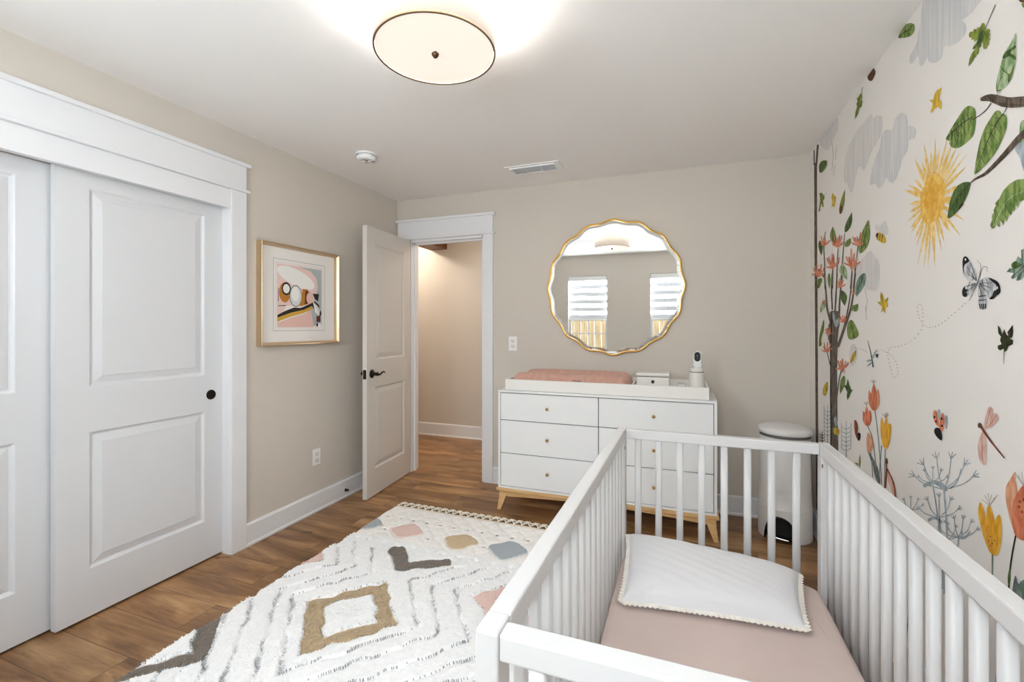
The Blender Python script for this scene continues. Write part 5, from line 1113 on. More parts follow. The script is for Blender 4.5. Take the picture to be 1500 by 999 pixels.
('trunk2',3,'6160 2633 6180 2444 6156 2445 6129 2633'),
('dark',4,'6049 2748 6059 2671 6073 2560 6086 2428 6095 2284 6095 2125 6091 1950 6085 1767 6079 1588 6075 1399 6071 1199 6067 1021 6064 897 6027 909 6029 1032 6033 1209 6037 1407 6042 1596 6047 1773 6053 1954 6057 2129 6057 2286 6049 2429 6035 2560 6021 2670 6012 2747'),
('coral2',4,'6218 2305 6151 2320 6076 2339 6037 2357 6018 2369 6045 2373 6067 2362 6104 2348 6176 2332 6245 2318'),
('coral',4,'6208 2308 6157 2333 6100 2364 6072 2394 6058 2416 6089 2417 6108 2396 6140 2368 6199 2339 6255 2315'),
('coral2',4,'6203 2311 6192 2338 6180 2372 6175 2405 6174 2430 6207 2430 6214 2404 6225 2371 6243 2338 6260 2311'),
('coral',4,'6205 2316 6240 2338 6279 2367 6302 2397 6315 2421 6350 2418 6342 2393 6325 2361 6289 2330 6258 2307'),
('coral2',4,'6209 2318 6250 2330 6296 2346 6321 2363 6337 2377 6371 2373 6361 2357 6338 2337 6293 2319 6254 2305'),
('coral',4,'6223 2320 6290 2322 6364 2325 6402 2330 6425 2334 6451 2325 6428 2319 6385 2311 6307 2306 6240 2303'),
('coral2',4,'5664 2151 5599 2175 5526 2204 5489 2230 5471 2248 5500 2250 5522 2233 5559 2211 5631 2185 5699 2164'),
('coral',4,'5657 2154 5619 2178 5575 2209 5554 2237 5544 2257 5576 2257 5591 2237 5616 2211 5662 2184 5706 2161'),
('coral2',4,'5652 2160 5652 2185 5651 2217 5651 2249 5653 2274 5687 2272 5692 2247 5697 2214 5704 2181 5711 2155'),
('coral',4,'5653 2162 5671 2181 5691 2204 5703 2229 5711 2249 5746 2245 5744 2225 5737 2198 5723 2172 5710 2153'),
('coral2',4,'5658 2165 5705 2181 5758 2202 5788 2226 5806 2245 5841 2240 5828 2219 5802 2192 5750 2168 5705 2150'),
('coral',4,'5677 2167 5746 2164 5825 2160 5865 2159 5889 2160 5904 2148 5880 2145 5835 2144 5755 2146 5686 2148'),
('coral2',4,'6138 2510 6090 2518 6037 2527 6009 2536 5995 2543 6011 2546 6026 2541 6052 2534 6103 2527 6152 2521'),
('coral',4,'6129 2513 6109 2524 6087 2539 6077 2554 6072 2565 6093 2566 6101 2555 6115 2542 6139 2529 6161 2518'),
('coral2',4,'6127 2514 6112 2534 6096 2559 6088 2584 6085 2603 6107 2604 6114 2585 6125 2560 6145 2536 6163 2517'),
('coral',4,'6128 2518 6154 2534 6183 2556 6199 2577 6209 2595 6231 2594 6225 2576 6212 2553 6185 2530 6162 2513'),
('coral2',4,'6131 2520 6162 2528 6195 2538 6213 2549 6224 2558 6246 2555 6238 2546 6220 2533 6187 2521 6158 2511'),
('coral',4,'6137 2521 6172 2524 6210 2529 6229 2533 6241 2537 6260 2533 6249 2527 6227 2521 6186 2515 6152 2510'),
('coral2',4,'6325 2872 6286 2874 6243 2878 6220 2882 6209 2886 6221 2890 6233 2888 6254 2884 6295 2882 6334 2881'),
('coral',4,'6316 2874 6297 2885 6276 2901 6266 2916 6261 2928 6278 2930 6286 2918 6299 2904 6322 2890 6343 2879'),
('coral2',4,'6315 2875 6308 2885 6300 2898 6297 2912 6296 2923 6313 2924 6317 2914 6323 2901 6334 2888 6344 2878'),
('coral',4,'6315 2876 6327 2892 6341 2912 6349 2931 6354 2946 6372 2947 6370 2932 6365 2912 6354 2892 6344 2876'),
('coral2',4,'6317 2878 6344 2890 6374 2904 6390 2918 6400 2929 6417 2929 6410 2918 6396 2902 6367 2886 6342 2874'),
('coral',4,'6327 2880 6361 2883 6399 2886 6418 2888 6429 2890 6436 2886 6425 2883 6404 2880 6365 2875 6332 2872'),
('coral2',4,'5636 2646 5601 2656 5562 2668 5541 2680 5531 2689 5553 2693 5566 2685 5586 2675 5625 2666 5662 2658'),
('coral',4,'5631 2648 5608 2662 5582 2679 5569 2697 5563 2710 5587 2712 5597 2699 5612 2684 5641 2668 5667 2656'),
('coral2',4,'5628 2650 5619 2665 5609 2685 5605 2704 5603 2719 5628 2721 5633 2706 5642 2687 5656 2669 5670 2654'),
('coral',4,'5628 2654 5641 2669 5655 2690 5663 2710 5669 2726 5694 2726 5693 2710 5689 2689 5678 2667 5670 2651'),
('coral2',4,'5631 2656 5671 2675 5716 2700 5741 2724 5756 2744 5781 2743 5770 2723 5748 2696 5704 2669 5667 2648'),
('coral',4,'5642 2659 5697 2665 5759 2672 5790 2679 5809 2685 5828 2679 5810 2672 5775 2662 5711 2653 5656 2646'),
('coral2',4,'5341 2918 5323 2921 5301 2925 5290 2930 5284 2934 5293 2936 5299 2933 5310 2930 5331 2926 5350 2924'),
('coral',4,'5338 2919 5325 2927 5310 2937 5303 2948 5299 2957 5309 2958 5314 2950 5323 2940 5339 2930 5353 2923'),
('coral2',4,'5337 2920 5337 2930 5337 2943 5338 2955 5338 2965 5348 2966 5349 2956 5351 2944 5353 2931 5354 2922'),
('coral',4,'5338 2921 5346 2931 5355 2943 5360 2954 5364 2964 5374 2964 5372 2955 5368 2943 5361 2930 5354 2921'),
('coral2',4,'5340 2923 5356 2929 5374 2936 5383 2943 5389 2949 5399 2948 5394 2942 5385 2934 5367 2926 5352 2919'),
('coral',4,'5344 2924 5359 2926 5376 2928 5385 2930 5390 2931 5396 2929 5391 2927 5381 2924 5363 2921 5348 2918'),
('coral2',4,'5692 2205 5730 2193 5775 2177 5799 2163 5810 2152 5789 2151 5775 2160 5752 2172 5710 2185 5671 2196'),
('coral',4,'5697 2203 5721 2189 5749 2171 5763 2154 5769 2142 5746 2142 5736 2154 5720 2169 5692 2185 5666 2198'),
('coral2',4,'5701 2198 5694 2183 5686 2162 5681 2142 5678 2126 5655 2128 5655 2145 5656 2166 5659 2187 5662 2203'),
('coral',4,'5699 2196 5672 2182 5642 2163 5626 2143 5616 2127 5594 2131 5600 2147 5613 2169 5640 2189 5664 2205'),
('coral2',4,'5687 2194 5648 2194 5607 2193 5587 2191 5575 2189 5560 2196 5572 2200 5595 2204 5638 2206 5676 2207'),
('coral2',4,'6191 2591 6229 2585 6274 2578 6299 2570 6311 2565 6293 2561 6279 2565 6258 2570 6215 2576 6176 2581'),
('coral',4,'6199 2589 6233 2574 6272 2555 6292 2535 6302 2520 6280 2519 6266 2533 6244 2551 6205 2569 6169 2582'),
('coral2',4,'6203 2586 6209 2566 6217 2540 6220 2514 6221 2493 6199 2494 6194 2514 6187 2539 6176 2565 6165 2585'),
('coral',4,'6201 2584 6183 2572 6164 2557 6153 2542 6146 2531 6124 2532 6128 2544 6135 2560 6152 2576 6166 2588'),
('coral2',4,'6189 2580 6142 2577 6092 2572 6067 2568 6052 2565 6037 2569 6051 2574 6079 2580 6132 2586 6178 2591'),
('green',3,'6536 3200 6560 3199 6582 3195 6599 3190 6613 3183 6625 3175 6633 3166 6635 3156 6633 3147 6628 3137 6620 3126 6609 3115 6597 3105 6584 3096 6572 3087 6563 3080 6554 3076 6544 3078 6533 3084 6519 3090 6504 3096 6490 3104 6477 3112 6467 3121 6459 3129 6455 3138 6454 3147 6459 3157 6467 3167 6478 3177 6493 3185 6513 3194'),
('dark',4,'6541 3201 6545 3173 6550 3138 6554 3106 6557 3081 6548 3080 6545 3105 6540 3137 6535 3172 6530 3199'),
('green',3,'6145 3220 6160 3216 6174 3209 6184 3200 6191 3189 6197 3176 6199 3163 6198 3149 6194 3136 6187 3122 6179 3108 6169 3093 6158 3080 6147 3068 6137 3057 6128 3047 6121 3042 6116 3046 6110 3055 6102 3064 6094 3075 6087 3087 6080 3100 6076 3113 6074 3126 6073 3139 6075 3152 6081 3166 6090 3180 6100 3192 6112 3203 6128 3213'),
('dark',4,'6149 3220 6144 3181 6137 3131 6131 3085 6126 3049 6118 3049 6123 3084 6129 3130 6135 3180 6140 3219'),
('green2',3,'5694 2987 5717 2983 5733 2974 5744 2965 5749 2954 5751 2941 5749 2928 5741 2916 5730 2903 5716 2891 5700 2878 5681 2865 5662 2853 5644 2843 5628 2834 5615 2826 5604 2821 5594 2826 5584 2835 5571 2844 5559 2855 5548 2867 5539 2880 5535 2892 5534 2904 5537 2916 5546 2928 5561 2941 5582 2953 5604 2964 5631 2973 5663 2982'),
('dark',4,'5700 2987 5668 2950 5634 2904 5617 2861 5608 2828 5602 2828 5610 2861 5626 2904 5659 2950 5689 2987'),
('green',3,'5421 2777 5396 2769 5366 2762 5339 2757 5312 2754 5287 2753 5265 2753 5248 2756 5234 2760 5224 2766 5217 2773 5213 2782 5211 2792 5212 2802 5214 2811 5215 2819 5218 2825 5227 2825 5238 2823 5253 2823 5270 2822 5289 2821 5309 2819 5328 2818 5347 2816 5365 2814 5382 2811 5398 2807 5411 2802 5421 2797 5426 2792 5428 2785'),
('dark',4,'5420 2775 5358 2779 5288 2786 5245 2804 5220 2820 5224 2821 5251 2806 5292 2789 5360 2782 5422 2779'),
('green',3,'5523 2526 5530 2559 5528 2598 5517 2630 5492 2653 5457 2668 5421 2675 5388 2672 5354 2660 5317 2639 5268 2606 5217 2565 5197 2532 5227 2510 5288 2495 5346 2485 5389 2479 5429 2478 5463 2482 5490 2491 5510 2505'),
('dark',4,'5430 2666 5418 2648 5403 2622 5385 2594 5370 2569 5356 2546 5343 2525 5331 2506 5323 2493 5312 2494 5319 2507 5330 2526 5343 2548 5356 2570 5370 2595 5387 2623 5402 2649 5412 2667'),
('bluegreen',3,'5052 3100 5082 3102 5117 3098 5147 3093 5176 3085 5204 3075 5230 3063 5249 3049 5264 3034 5275 3019 5284 3002 5289 2985 5293 2967 5293 2952 5292 2938 5293 2925 5289 2917 5272 2920 5247 2928 5219 2935 5188 2944 5157 2954 5126 2965 5099 2976 5075 2988 5055 3001 5039 3014 5028 3030 5021 3045 5020 3060 5024 3074 5034 3089'),
('dark',4,'5056 3101 5106 3062 5171 3012 5234 2963 5282 2926 5277 2924 5227 2962 5164 3010 5098 3060 5047 3099'),
('palegreen',3,'6280 2922 6310 2922 6343 2918 6372 2913 6399 2906 6426 2897 6450 2886 6468 2875 6481 2863 6491 2850 6499 2837 6503 2824 6506 2810 6505 2798 6504 2787 6504 2777 6500 2772 6484 2775 6461 2781 6434 2788 6405 2795 6375 2804 6346 2814 6320 2824 6298 2834 6279 2845 6263 2856 6253 2868 6248 2880 6247 2892 6252 2903 6262 2914'),
('dark',4,'6285 2923 6332 2890 6392 2849 6450 2809 6495 2779 6487 2777 6442 2808 6384 2848 6323 2889 6275 2921'),
('dark',4,'6314 2901 6404 2887 6400 2885 6310 2899'),
('dark',4,'6316 2900 6296 2868 6289 2868 6308 2900'),
('green',3,'5617 2100 5640 2093 5665 2082 5686 2070 5705 2056 5723 2041 5739 2024 5750 2008 5757 1993 5761 1977 5763 1961 5763 1945 5762 1930 5758 1917 5754 1906 5752 1895 5748 1890 5736 1896 5720 1908 5701 1921 5681 1935 5660 1951 5640 1968 5623 1984 5608 2000 5596 2015 5587 2031 5582 2046 5581 2061 5584 2073 5590 2084 5601 2094'),
('dark',4,'5621 2099 5649 2054 5685 1996 5719 1941 5745 1898 5739 1899 5712 1941 5678 1996 5642 2054 5613 2100'),
('olive',3,'6554 2370 6557 2404 6543 2456 6518 2509 6479 2563 6429 2618 6388 2658 6361 2681 6341 2689 6329 2682 6326 2652 6332 2605 6346 2561 6378 2525 6419 2492 6448 2461 6446 2432 6431 2406 6431 2387 6467 2372 6519 2362'),
('dark',4,'6354 2678 6371 2585 6354 2585 6338 2677'),
('yellow2',3,'5421 2242 5403 2245 5382 2252 5364 2259 5347 2268 5330 2277 5315 2288 5304 2298 5295 2309 5288 2320 5282 2330 5278 2342 5275 2352 5274 2362 5273 2370 5271 2378 5273 2382 5282 2379 5296 2372 5311 2365 5329 2357 5348 2348 5366 2337 5383 2327 5398 2317 5411 2307 5422 2296 5430 2285 5435 2274 5438 2264 5436 2255 5431 2247'),
('dark',4,'5418 2242 5384 2273 5343 2313 5305 2349 5276 2376 5281 2377 5310 2349 5349 2313 5391 2274 5424 2242'),
('yellow2',3,'6380 1802 6387 1821 6382 1848 6363 1877 6322 1911 6268 1945 6223 1966 6196 1967 6177 1955 6168 1937 6170 1916 6182 1889 6200 1863 6222 1837 6250 1813 6280 1796 6316 1790 6354 1792'),
('green2',4,'5642 2001 5554 2005 5505 2080 5463 2022 5403 1979 5352 1986 5421 1946 5445 1912 5517 1860 5542 1898 5523 1942 5585 1976'),
('yellow2',5,'5971 1472 5957 1486 5932 1498 5899 1505 5850 1508 5795 1507 5761 1499 5762 1482 5785 1458 5815 1439 5856 1427 5904 1421 5942 1422 5963 1434 5973 1454'),
('bluegrey',5,'5957 1577 5943 1598 5913 1617 5885 1625 5861 1613 5839 1591 5829 1569 5839 1546 5861 1523 5885 1513 5913 1526 5943 1552'),
('dark',4,'4982 2479 4970 2460 4952 2433 4932 2402 4914 2371 4899 2339 4884 2303 4871 2270 4862 2248 4839 2251 4850 2273 4864 2305 4881 2341 4898 2373 4917 2404 4939 2434 4959 2461 4973 2480'),
('bluegrey',3,'4883 2319 4872 2321 4859 2325 4847 2330 4835 2336 4823 2342 4812 2349 4802 2357 4794 2364 4787 2371 4781 2379 4775 2387 4771 2394 4767 2401 4765 2407 4761 2413 4761 2416 4767 2414 4776 2409 4787 2405 4799 2399 4812 2393 4825 2386 4837 2379 4848 2372 4858 2365 4868 2358 4875 2350 4881 2342 4885 2335 4887 2329 4887 2323'),
('bluegrey',3,'4883 2310 4888 2312 4896 2314 4904 2315 4914 2315 4924 2315 4935 2314 4946 2313 4956 2311 4966 2309 4976 2306 4986 2304 4996 2301 5004 2298 5011 2295 5018 2293 5022 2291 5017 2290 5009 2290 5001 2290 4991 2289 4980 2289 4968 2289 4957 2290 4946 2291 4936 2292 4926 2293 4915 2295 4906 2298 4898 2301 4891 2303 4885 2307'),
('bluegrey',3,'4869 2293 4876 2293 4886 2293 4896 2291 4906 2289 4917 2286 4928 2283 4938 2280 4948 2276 4957 2272 4966 2268 4974 2263 4982 2259 4989 2255 4994 2251 5000 2248 5002 2246 4997 2247 4988 2248 4978 2250 4968 2252 4956 2255 4943 2258 4932 2261 4921 2264 4911 2267 4901 2270 4892 2275 4884 2279 4877 2282 4873 2286 4869 2290'),
('dark',5,'4792 2361 4779 2368 4758 2373 4744 2373 4744 2362 4752 2346 4761 2336 4773 2340 4787 2351'),
('thin',2,'3470 2749 3477 2745 3472 2742 3465 2745'),
('thin',2,'3495 2736 3506 2731 3501 2727 3490 2733'),
('thin',2,'3531 2718 3545 2712 3539 2709 3526 2715'),
('thin',2,'3571 2699 3583 2694 3578 2690 3566 2696'),
('thin',2,'3607 2683 3619 2677 3613 2674 3601 2679'),
('thin',2,'3643 2666 3655 2660 3650 2657 3637 2662'),
('thin',2,'3679 2650 3692 2645 3687 2641 3675 2646'),
('thin',2,'3717 2636 3730 2631 3726 2628 3713 2632'),
('thin',2,'3757 2623 3770 2619 3766 2615 3753 2619'),
('thin',2,'3797 2613 3810 2610 3807 2605 3794 2608'),
('thin',2,'3835 2606 3848 2605 3846 2601 3834 2602'),
('thin',2,'3872 2605 3885 2605 3885 2600 3873 2600'),
('thin',2,'3908 2608 3920 2609 3923 2605 3911 2603'),
('thin',2,'3941 2615 3951 2618 3956 2614 3946 2611'),
('thin',2,'3969 2627 3977 2632 3985 2629 3976 2624'),
('thin',2,'3993 2644 4001 2651 4010 2649 4002 2642'),
('thin',2,'4014 2666 4019 2673 4029 2671 4023 2664'),
('thin',2,'4029 2687 4033 2695 4043 2694 4039 2686'),
('thin',2,'4040 2712 4043 2721 4053 2721 4051 2712'),
('thin',2,'4046 2737 4047 2745 4057 2745 4057 2738'),
('thin',2,'4045 2754 4042 2758 4052 2760 4055 2757'),
('thin',2,'4034 2762 4028 2763 4032 2768 4039 2767'),
('thin',2,'4016 2764 4009 2763 4007 2768 4015 2769'),
('thin',2,'3999 2761 3995 2758 3987 2761 3992 2764'),
('thin',2,'3989 2750 3987 2744 3977 2745 3979 2751'),
('thin',2,'3982 2731 3981 2723 3971 2724 3972 2731'),
('thin',2,'3979 2707 3979 2699 3969 2699 3969 2707'),
('thin',2,'3978 2682 3978 2672 3968 2672 3968 2682'),
('thin',2,'3977 2652 3977 2642 3967 2642 3967 2652'),
('thin',2,'3981 2621 3984 2611 3974 2610 3971 2621'),
('thin',2,'3996 2592 4005 2583 3996 2580 3986 2590'),
('thin',2,'4033 2562 4049 2552 4041 2549 4024 2559'),
('thin',2,'4085 2532 4102 2522 4094 2519 4077 2528'),
('thin',2,'4138 2507 4148 2505 4143 2500 4133 2503'),
('thin',2,'4176 2496 4193 2491 4188 2487 4171 2492'),
('thin',2,'4232 2481 4252 2475 4247 2471 4226 2476'),
('thin',2,'4292 2466 4311 2462 4306 2457 4288 2461'),
('thin',2,'4348 2456 4369 2455 4367 2449 4347 2451'),
('thin',2,'4411 2452 4431 2450 4430 2445 4410 2446'),
('thin',2,'4470 2446 4487 2443 4483 2438 4467 2441'),
('thin',2,'4515 2435 4525 2430 4515 2426 4506 2431'),
('thin',2,'4541 2418 4546 2413 4534 2411 4528 2417'),
('thin',2,'4553 2399 4555 2392 4541 2392 4540 2399'),
('thin',2,'4556 2376 4555 2368 4542 2369 4543 2377'),
('thin',2,'4548 2348 4543 2338 4530 2340 4535 2350'),
('thin',2,'4530 2317 4524 2307 4511 2309 4517 2320'),
('thin',2,'4511 2287 4505 2278 4492 2281 4498 2290'),
('thin',2,'4496 2261 4491 2251 4478 2254 4483 2263'),
('thin',2,'4482 2234 4478 2226 4465 2228 4470 2236'),
('thin',2,'4467 2212 4462 2207 4450 2211 4455 2216'),
('thin',2,'4444 2202 4435 2202 4432 2208 4441 2208'),
('thin',2,'4412 2206 4402 2209 4408 2213 4418 2210'),
('thin',2,'4382 2218 4375 2223 4385 2226 4392 2221'),
('thin',2,'4364 2235 4361 2241 4373 2241 4376 2235'),
('thin',2,'4358 2257 4359 2266 4371 2264 4371 2256'),
('thin',2,'4362 2284 4365 2293 4377 2291 4374 2282'),
('thin',2,'4374 2311 4379 2318 4391 2316 4386 2308'),
('thin',2,'4395 2333 4405 2340 4416 2336 4406 2330'),
('thin',2,'4427 2354 4439 2360 4450 2356 4437 2350'),
('thin',2,'4466 2372 4480 2377 4489 2373 4476 2368'),
('thin',2,'4510 2387 4526 2391 4534 2386 4518 2382'),
('thin',2,'4563 2398 4582 2401 4588 2396 4569 2393'),
('thin',2,'4620 2406 4638 2408 4643 2402 4625 2400'),
('thin',2,'4672 2410 4687 2410 4688 2404 4674 2404'),
('thin',2,'4717 2406 4730 2404 4725 2399 4712 2401'),
('thin',2,'4755 2398 4765 2395 4758 2390 4748 2393'),
('thin',2,'4983 2378 4993 2380 5000 2374 4990 2372'),
('thin',2,'5021 2384 5038 2387 5047 2381 5029 2378'),
('thin',2,'5078 2393 5098 2396 5106 2390 5086 2387'),
('thin',2,'5140 2401 5159 2403 5165 2396 5146 2395'),
('thin',2,'5200 2404 5222 2405 5225 2398 5203 2398'),
('thin',2,'5266 2404 5287 2404 5289 2397 5268 2398'),
('thin',2,'5325 2403 5340 2403 5341 2396 5326 2396'),
('wing',3,'3346 2862 3351 2862 3362 2870 3374 2876 3388 2875 3405 2872 3420 2873 3433 2878 3444 2887 3454 2896 3465 2905 3475 2916 3482 2927 3485 2941 3485 2955 3485 2968 3487 2979 3489 2988 3489 2997 3486 3007 3482 3016 3475 3022 3467 3024 3457 3023 3447 3020 3438 3014 3429 3005 3420 2996 3412 2987 3403 2977 3394 2965 3383 2952 3371 2938 3361 2922 3353 2900 3347 2877'),
('black',4,'3489 2997 3486 3009 3482 3017 3475 3022 3467 3025 3457 3024 3447 3020 3437 3012 3426 3002 3420 2994 3424 2989 3432 2986 3441 2983 3448 2981 3455 2980 3461 2978 3467 2973 3472 2967 3475 2959 3476 2947 3475 2934 3475 2926 3478 2929 3482 2937 3485 2948 3488 2963 3489 2982'),
('wing',3,'3346 2854 3352 2858 3366 2860 3381 2861 3395 2861 3411 2860 3427 2859 3442 2856 3456 2853 3468 2849 3479 2842 3488 2835 3493 2826 3495 2815 3494 2803 3489 2793 3480 2787 3468 2784 3454 2784 3441 2787 3427 2793 3414 2800 3400 2809 3386 2819 3374 2829 3361 2838 3350 2847'),
('black',4,'3468 2849 3476 2844 3487 2836 3493 2826 3495 2815 3494 2803 3489 2793 3479 2787 3465 2784 3454 2784 3447 2788 3442 2796 3441 2802 3445 2806 3453 2808 3457 2811 3450 2816 3439 2821 3434 2826 3440 2828 3452 2829 3461 2832 3464 2838 3465 2846'),
('wing',3,'3338 2857 3335 2865 3324 2870 3310 2874 3296 2878 3279 2880 3262 2880 3244 2878 3226 2873 3209 2868 3192 2861 3176 2854 3163 2845 3154 2835 3148 2825 3145 2815 3143 2804 3143 2794 3147 2786 3156 2780 3168 2775 3180 2770 3190 2764 3199 2759 3209 2756 3220 2756 3233 2758 3244 2763 3250 2770 3255 2780 3262 2790 3272 2798 3285 2806 3298 2815 3313 2829 3329 2844'),
('black',4,'3244 2875 3237 2875 3223 2871 3209 2866 3193 2860 3177 2852 3163 2844 3154 2834 3148 2824 3145 2815 3143 2804 3143 2794 3147 2786 3154 2781 3164 2777 3175 2773 3184 2767 3195 2761 3205 2757 3218 2756 3231 2758 3238 2761 3233 2765 3222 2770 3212 2776 3207 2784 3202 2793 3197 2800 3189 2803 3180 2803 3175 2806 3173 2813 3175 2823 3180 2832 3190 2839 3202 2846 3214 2853 3227 2862 3239 2870'),
('wing',3,'3335 2851 3325 2850 3311 2835 3298 2819 3286 2808 3276 2795 3268 2783 3262 2770 3260 2757 3259 2745 3260 2732 3262 2720 3268 2711 3276 2706 3287 2703 3298 2702 3308 2705 3318 2710 3325 2717 3330 2726 3333 2738 3335 2756 3338 2788 3339 2827'),
('black',4,'3330 2776 3264 2777 3264 2782 3331 2782'),
('black',4,'3330 2753 3264 2755 3264 2759 3331 2759'),
('black',4,'3328 2736 3320 2707 3310 2708 3318 2737'),
('black',4,'3310 2736 3305 2707 3296 2707 3300 2736'),
('black',4,'3293 2735 3291 2707 3281 2707 3283 2735'),
('black',4,'3276 2734 3276 2706 3266 2706 3266 2734'),
('black',4,'3352 2871 3446 2964 3449 2963 3357 2870'),
('black',4,'3359 2880 3439 2923 3442 2922 3363 2877'),
('black',4,'3348 2874 3405 2979 3409 2978 3354 2874'),
('black',4,'3329 2851 3214 2845 3214 2847 3329 2854'),
('black',4,'3326 2848 3221 2816 3220 2818 3324 2852'),
('black',4,'3325 2843 3239 2791 3237 2793 3321 2846'),
('black',4,'3332 2841 3300 2777 3296 2778 3326 2841'),
('black',4,'3362 2855 3455 2845 3454 2842 3360 2851'),
('black',4,'3363 2849 3463 2809 3460 2807 3359 2846'),
('black',4,'3301 2869 3288 2830 3284 2830 3295 2869'),
('black',4,'3264 2873 3245 2826 3242 2826 3259 2873'),
('black',4,'3417 2873 3436 2842 3432 2841 3410 2871'),
('black',5,'3316 2916 3320 2907 3325 2894 3331 2879 3338 2866 3347 2853 3356 2840 3366 2827 3376 2814 3388 2800 3402 2785 3414 2771 3422 2762 3419 2760 3410 2770 3397 2783 3384 2798 3372 2813 3361 2825 3351 2838 3341 2851 3332 2864 3325 2878 3318 2892 3313 2905 3309 2914'),
('dark',5,'3315 2916 3313 2923 3310 2933 3308 2945 3309 2954 3315 2963 3325 2971 3334 2979 3341 2984 3343 2983 3336 2978 3327 2971 3317 2962 3312 2954 3311 2945 3313 2934 3316 2924 3318 2917'),
('dark',5,'3309 2915 3304 2920 3298 2928 3291 2935 3285 2939 3277 2940 3269 2940 3262 2939 3257 2936 3254 2930 3253 2923 3253 2915 3253 2910 3251 2909 3251 2915 3251 2922 3251 2930 3254 2937 3261 2940 3269 2942 3278 2942 3287 2941 3294 2936 3301 2929 3308 2922 3312 2917'),
('white',5,'3465 3010 3463 3012 3458 3012 3454 3011 3451 3008 3449 3004 3449 3000 3452 2999 3457 2998 3461 2999 3464 3003 3465 3007'),
('white',5,'3171 2820 3169 2822 3166 2822 3163 2821 3161 2818 3160 2814 3160 2811 3162 2809 3166 2809 3169 2809 3171 2812 3171 2817'),
('bluegreen',3,'3095 2892 3072 2909 3052 2904 3057 2926 3026 2939 3012 2961 2987 2944 2987 2988 2963 2991 2926 2932 2935 2867 2974 2851 2997 2840 3021 2839 3016 2862 3052 2849 3062 2860 3041 2879'),
('green2',4,'3054 2908 3059 2914 3060 2922 3057 2928 3049 2933 3038 2937 3026 2938 3012 2932 2996 2922 2987 2913 2990 2907 3000 2902 3012 2899 3026 2900 3042 2903'),
('dark',5,'2974 2920 3094 2891 3092 2889 2972 2917'),
('dark',5,'2965 2912 3058 2857 3056 2855 2962 2909'),
('dark',5,'2955 2897 3021 2843 3018 2841 2952 2895'),
('dark',5,'2971 2932 2983 2987 2986 2987 2975 2932'),
('darkgreen',3,'3167 2615 3147 2602 3130 2570 3116 2594 3098 2567 3083 2560 3091 2581 3050 2618 3047 2582 3052 2557 3072 2546 3047 2540 3050 2519 3083 2508 3093 2486 3112 2476 3120 2495 3147 2483 3167 2490 3167 2508 3136 2516 3149 2537 3141 2555 3163 2573'),
('dark',3,'3119 2488 3121 2413 3118 2413 3114 2488'),
('coral2',3,'3830 2040 3820 2049 3806 2054 3794 2052 3784 2040 3775 2022 3767 2004 3758 1986 3751 1968 3749 1955 3758 1952 3774 1954 3789 1959 3804 1967 3819 1979 3830 1992 3834 2008 3834 2026'),
('coral2',3,'3723 2047 3715 2053 3705 2052 3698 2046 3693 2029 3689 2006 3690 1985 3694 1966 3703 1949 3713 1937 3725 1931 3740 1932 3749 1938 3752 1954 3749 1976 3745 1997 3739 2016 3732 2034'),
('black',4,'3825 2005 3823 2009 3817 2014 3812 2017 3806 2016 3801 2013 3798 2010 3801 2006 3806 2001 3812 1998 3817 1999 3823 2002'),
('black',4,'3807 1979 3805 1983 3799 1988 3794 1991 3788 1990 3783 1987 3780 1984 3783 1980 3788 1975 3794 1972 3799 1973 3805 1976'),
('black',4,'3736 2010 3734 2014 3729 2019 3723 2022 3718 2021 3713 2018 3711 2015 3713 2011 3718 2006 3723 2003 3729 2004 3734 2007'),
('black',4,'3732 1965 3730 1969 3724 1974 3719 1977 3714 1976 3709 1973 3706 1970 3709 1966 3714 1961 3719 1958 3724 1959 3730 1962'),
('black',4,'3800 1937 3784 1943 3763 1946 3745 1945 3733 1936 3724 1923 3719 1910 3717 1896 3717 1882 3723 1872 3738 1871 3759 1874 3778 1880 3794 1887 3808 1896 3816 1906 3816 1917 3811 1928'),
('bluegrey',2,'3778 2055 3769 2064 3756 2070 3745 2066 3741 2046 3739 2018 3741 1998 3746 1993 3755 1997 3763 2005 3770 2020 3777 2039'),
('bluegrey',2,'3685 2037 3677 2045 3665 2044 3656 2036 3655 2016 3656 1989 3660 1968 3668 1959 3678 1957 3685 1963 3688 1985 3688 2015'),
('pink',3,'3282 2047 3282 2059 3279 2078 3274 2098 3267 2120 3259 2144 3250 2161 3241 2170 3231 2174 3223 2173 3215 2170 3207 2164 3205 2154 3209 2141 3217 2124 3227 2107 3239 2091 3252 2074 3263 2061 3271 2052 3278 2046'),
('pink',3,'3274 2044 3267 2057 3252 2077 3235 2096 3220 2114 3204 2132 3190 2143 3177 2145 3166 2141 3161 2134 3162 2124 3168 2111 3178 2097 3192 2084 3210 2070 3227 2059 3246 2050 3265 2043'),
('pink',3,'3290 2031 3281 2028 3272 2018 3266 2002 3263 1976 3262 1944 3263 1914 3263 1887 3264 1862 3269 1844 3279 1838 3293 1839 3306 1844 3316 1851 3326 1861 3333 1876 3338 1897 3340 1922 3338 1945 3332 1966 3323 1985 3314 2001 3306 2015 3298 2026'),
('redbrown',5,'3333 2053 3326 2048 3316 2041 3304 2032 3290 2022 3273 2011 3254 1999 3233 1986 3210 1973 3184 1959 3156 1944 3130 1931 3112 1922 3105 1928 3122 1937 3147 1951 3175 1967 3199 1981 3220 1995 3240 2008 3258 2021 3273 2033 3286 2043 3297 2052 3305 2060 3311 2065'),
('brown',5,'3338 2046 3337 2053 3332 2061 3327 2066 3319 2067 3311 2066 3304 2063 3299 2057 3297 2050 3298 2044 3304 2040 3313 2038 3322 2037 3329 2038 3335 2041'),
('redbrown',4,'3229 2165 3260 2072 3257 2072 3226 2165'),
('redbrown',4,'3176 2136 3244 2061 3241 2060 3174 2136'),
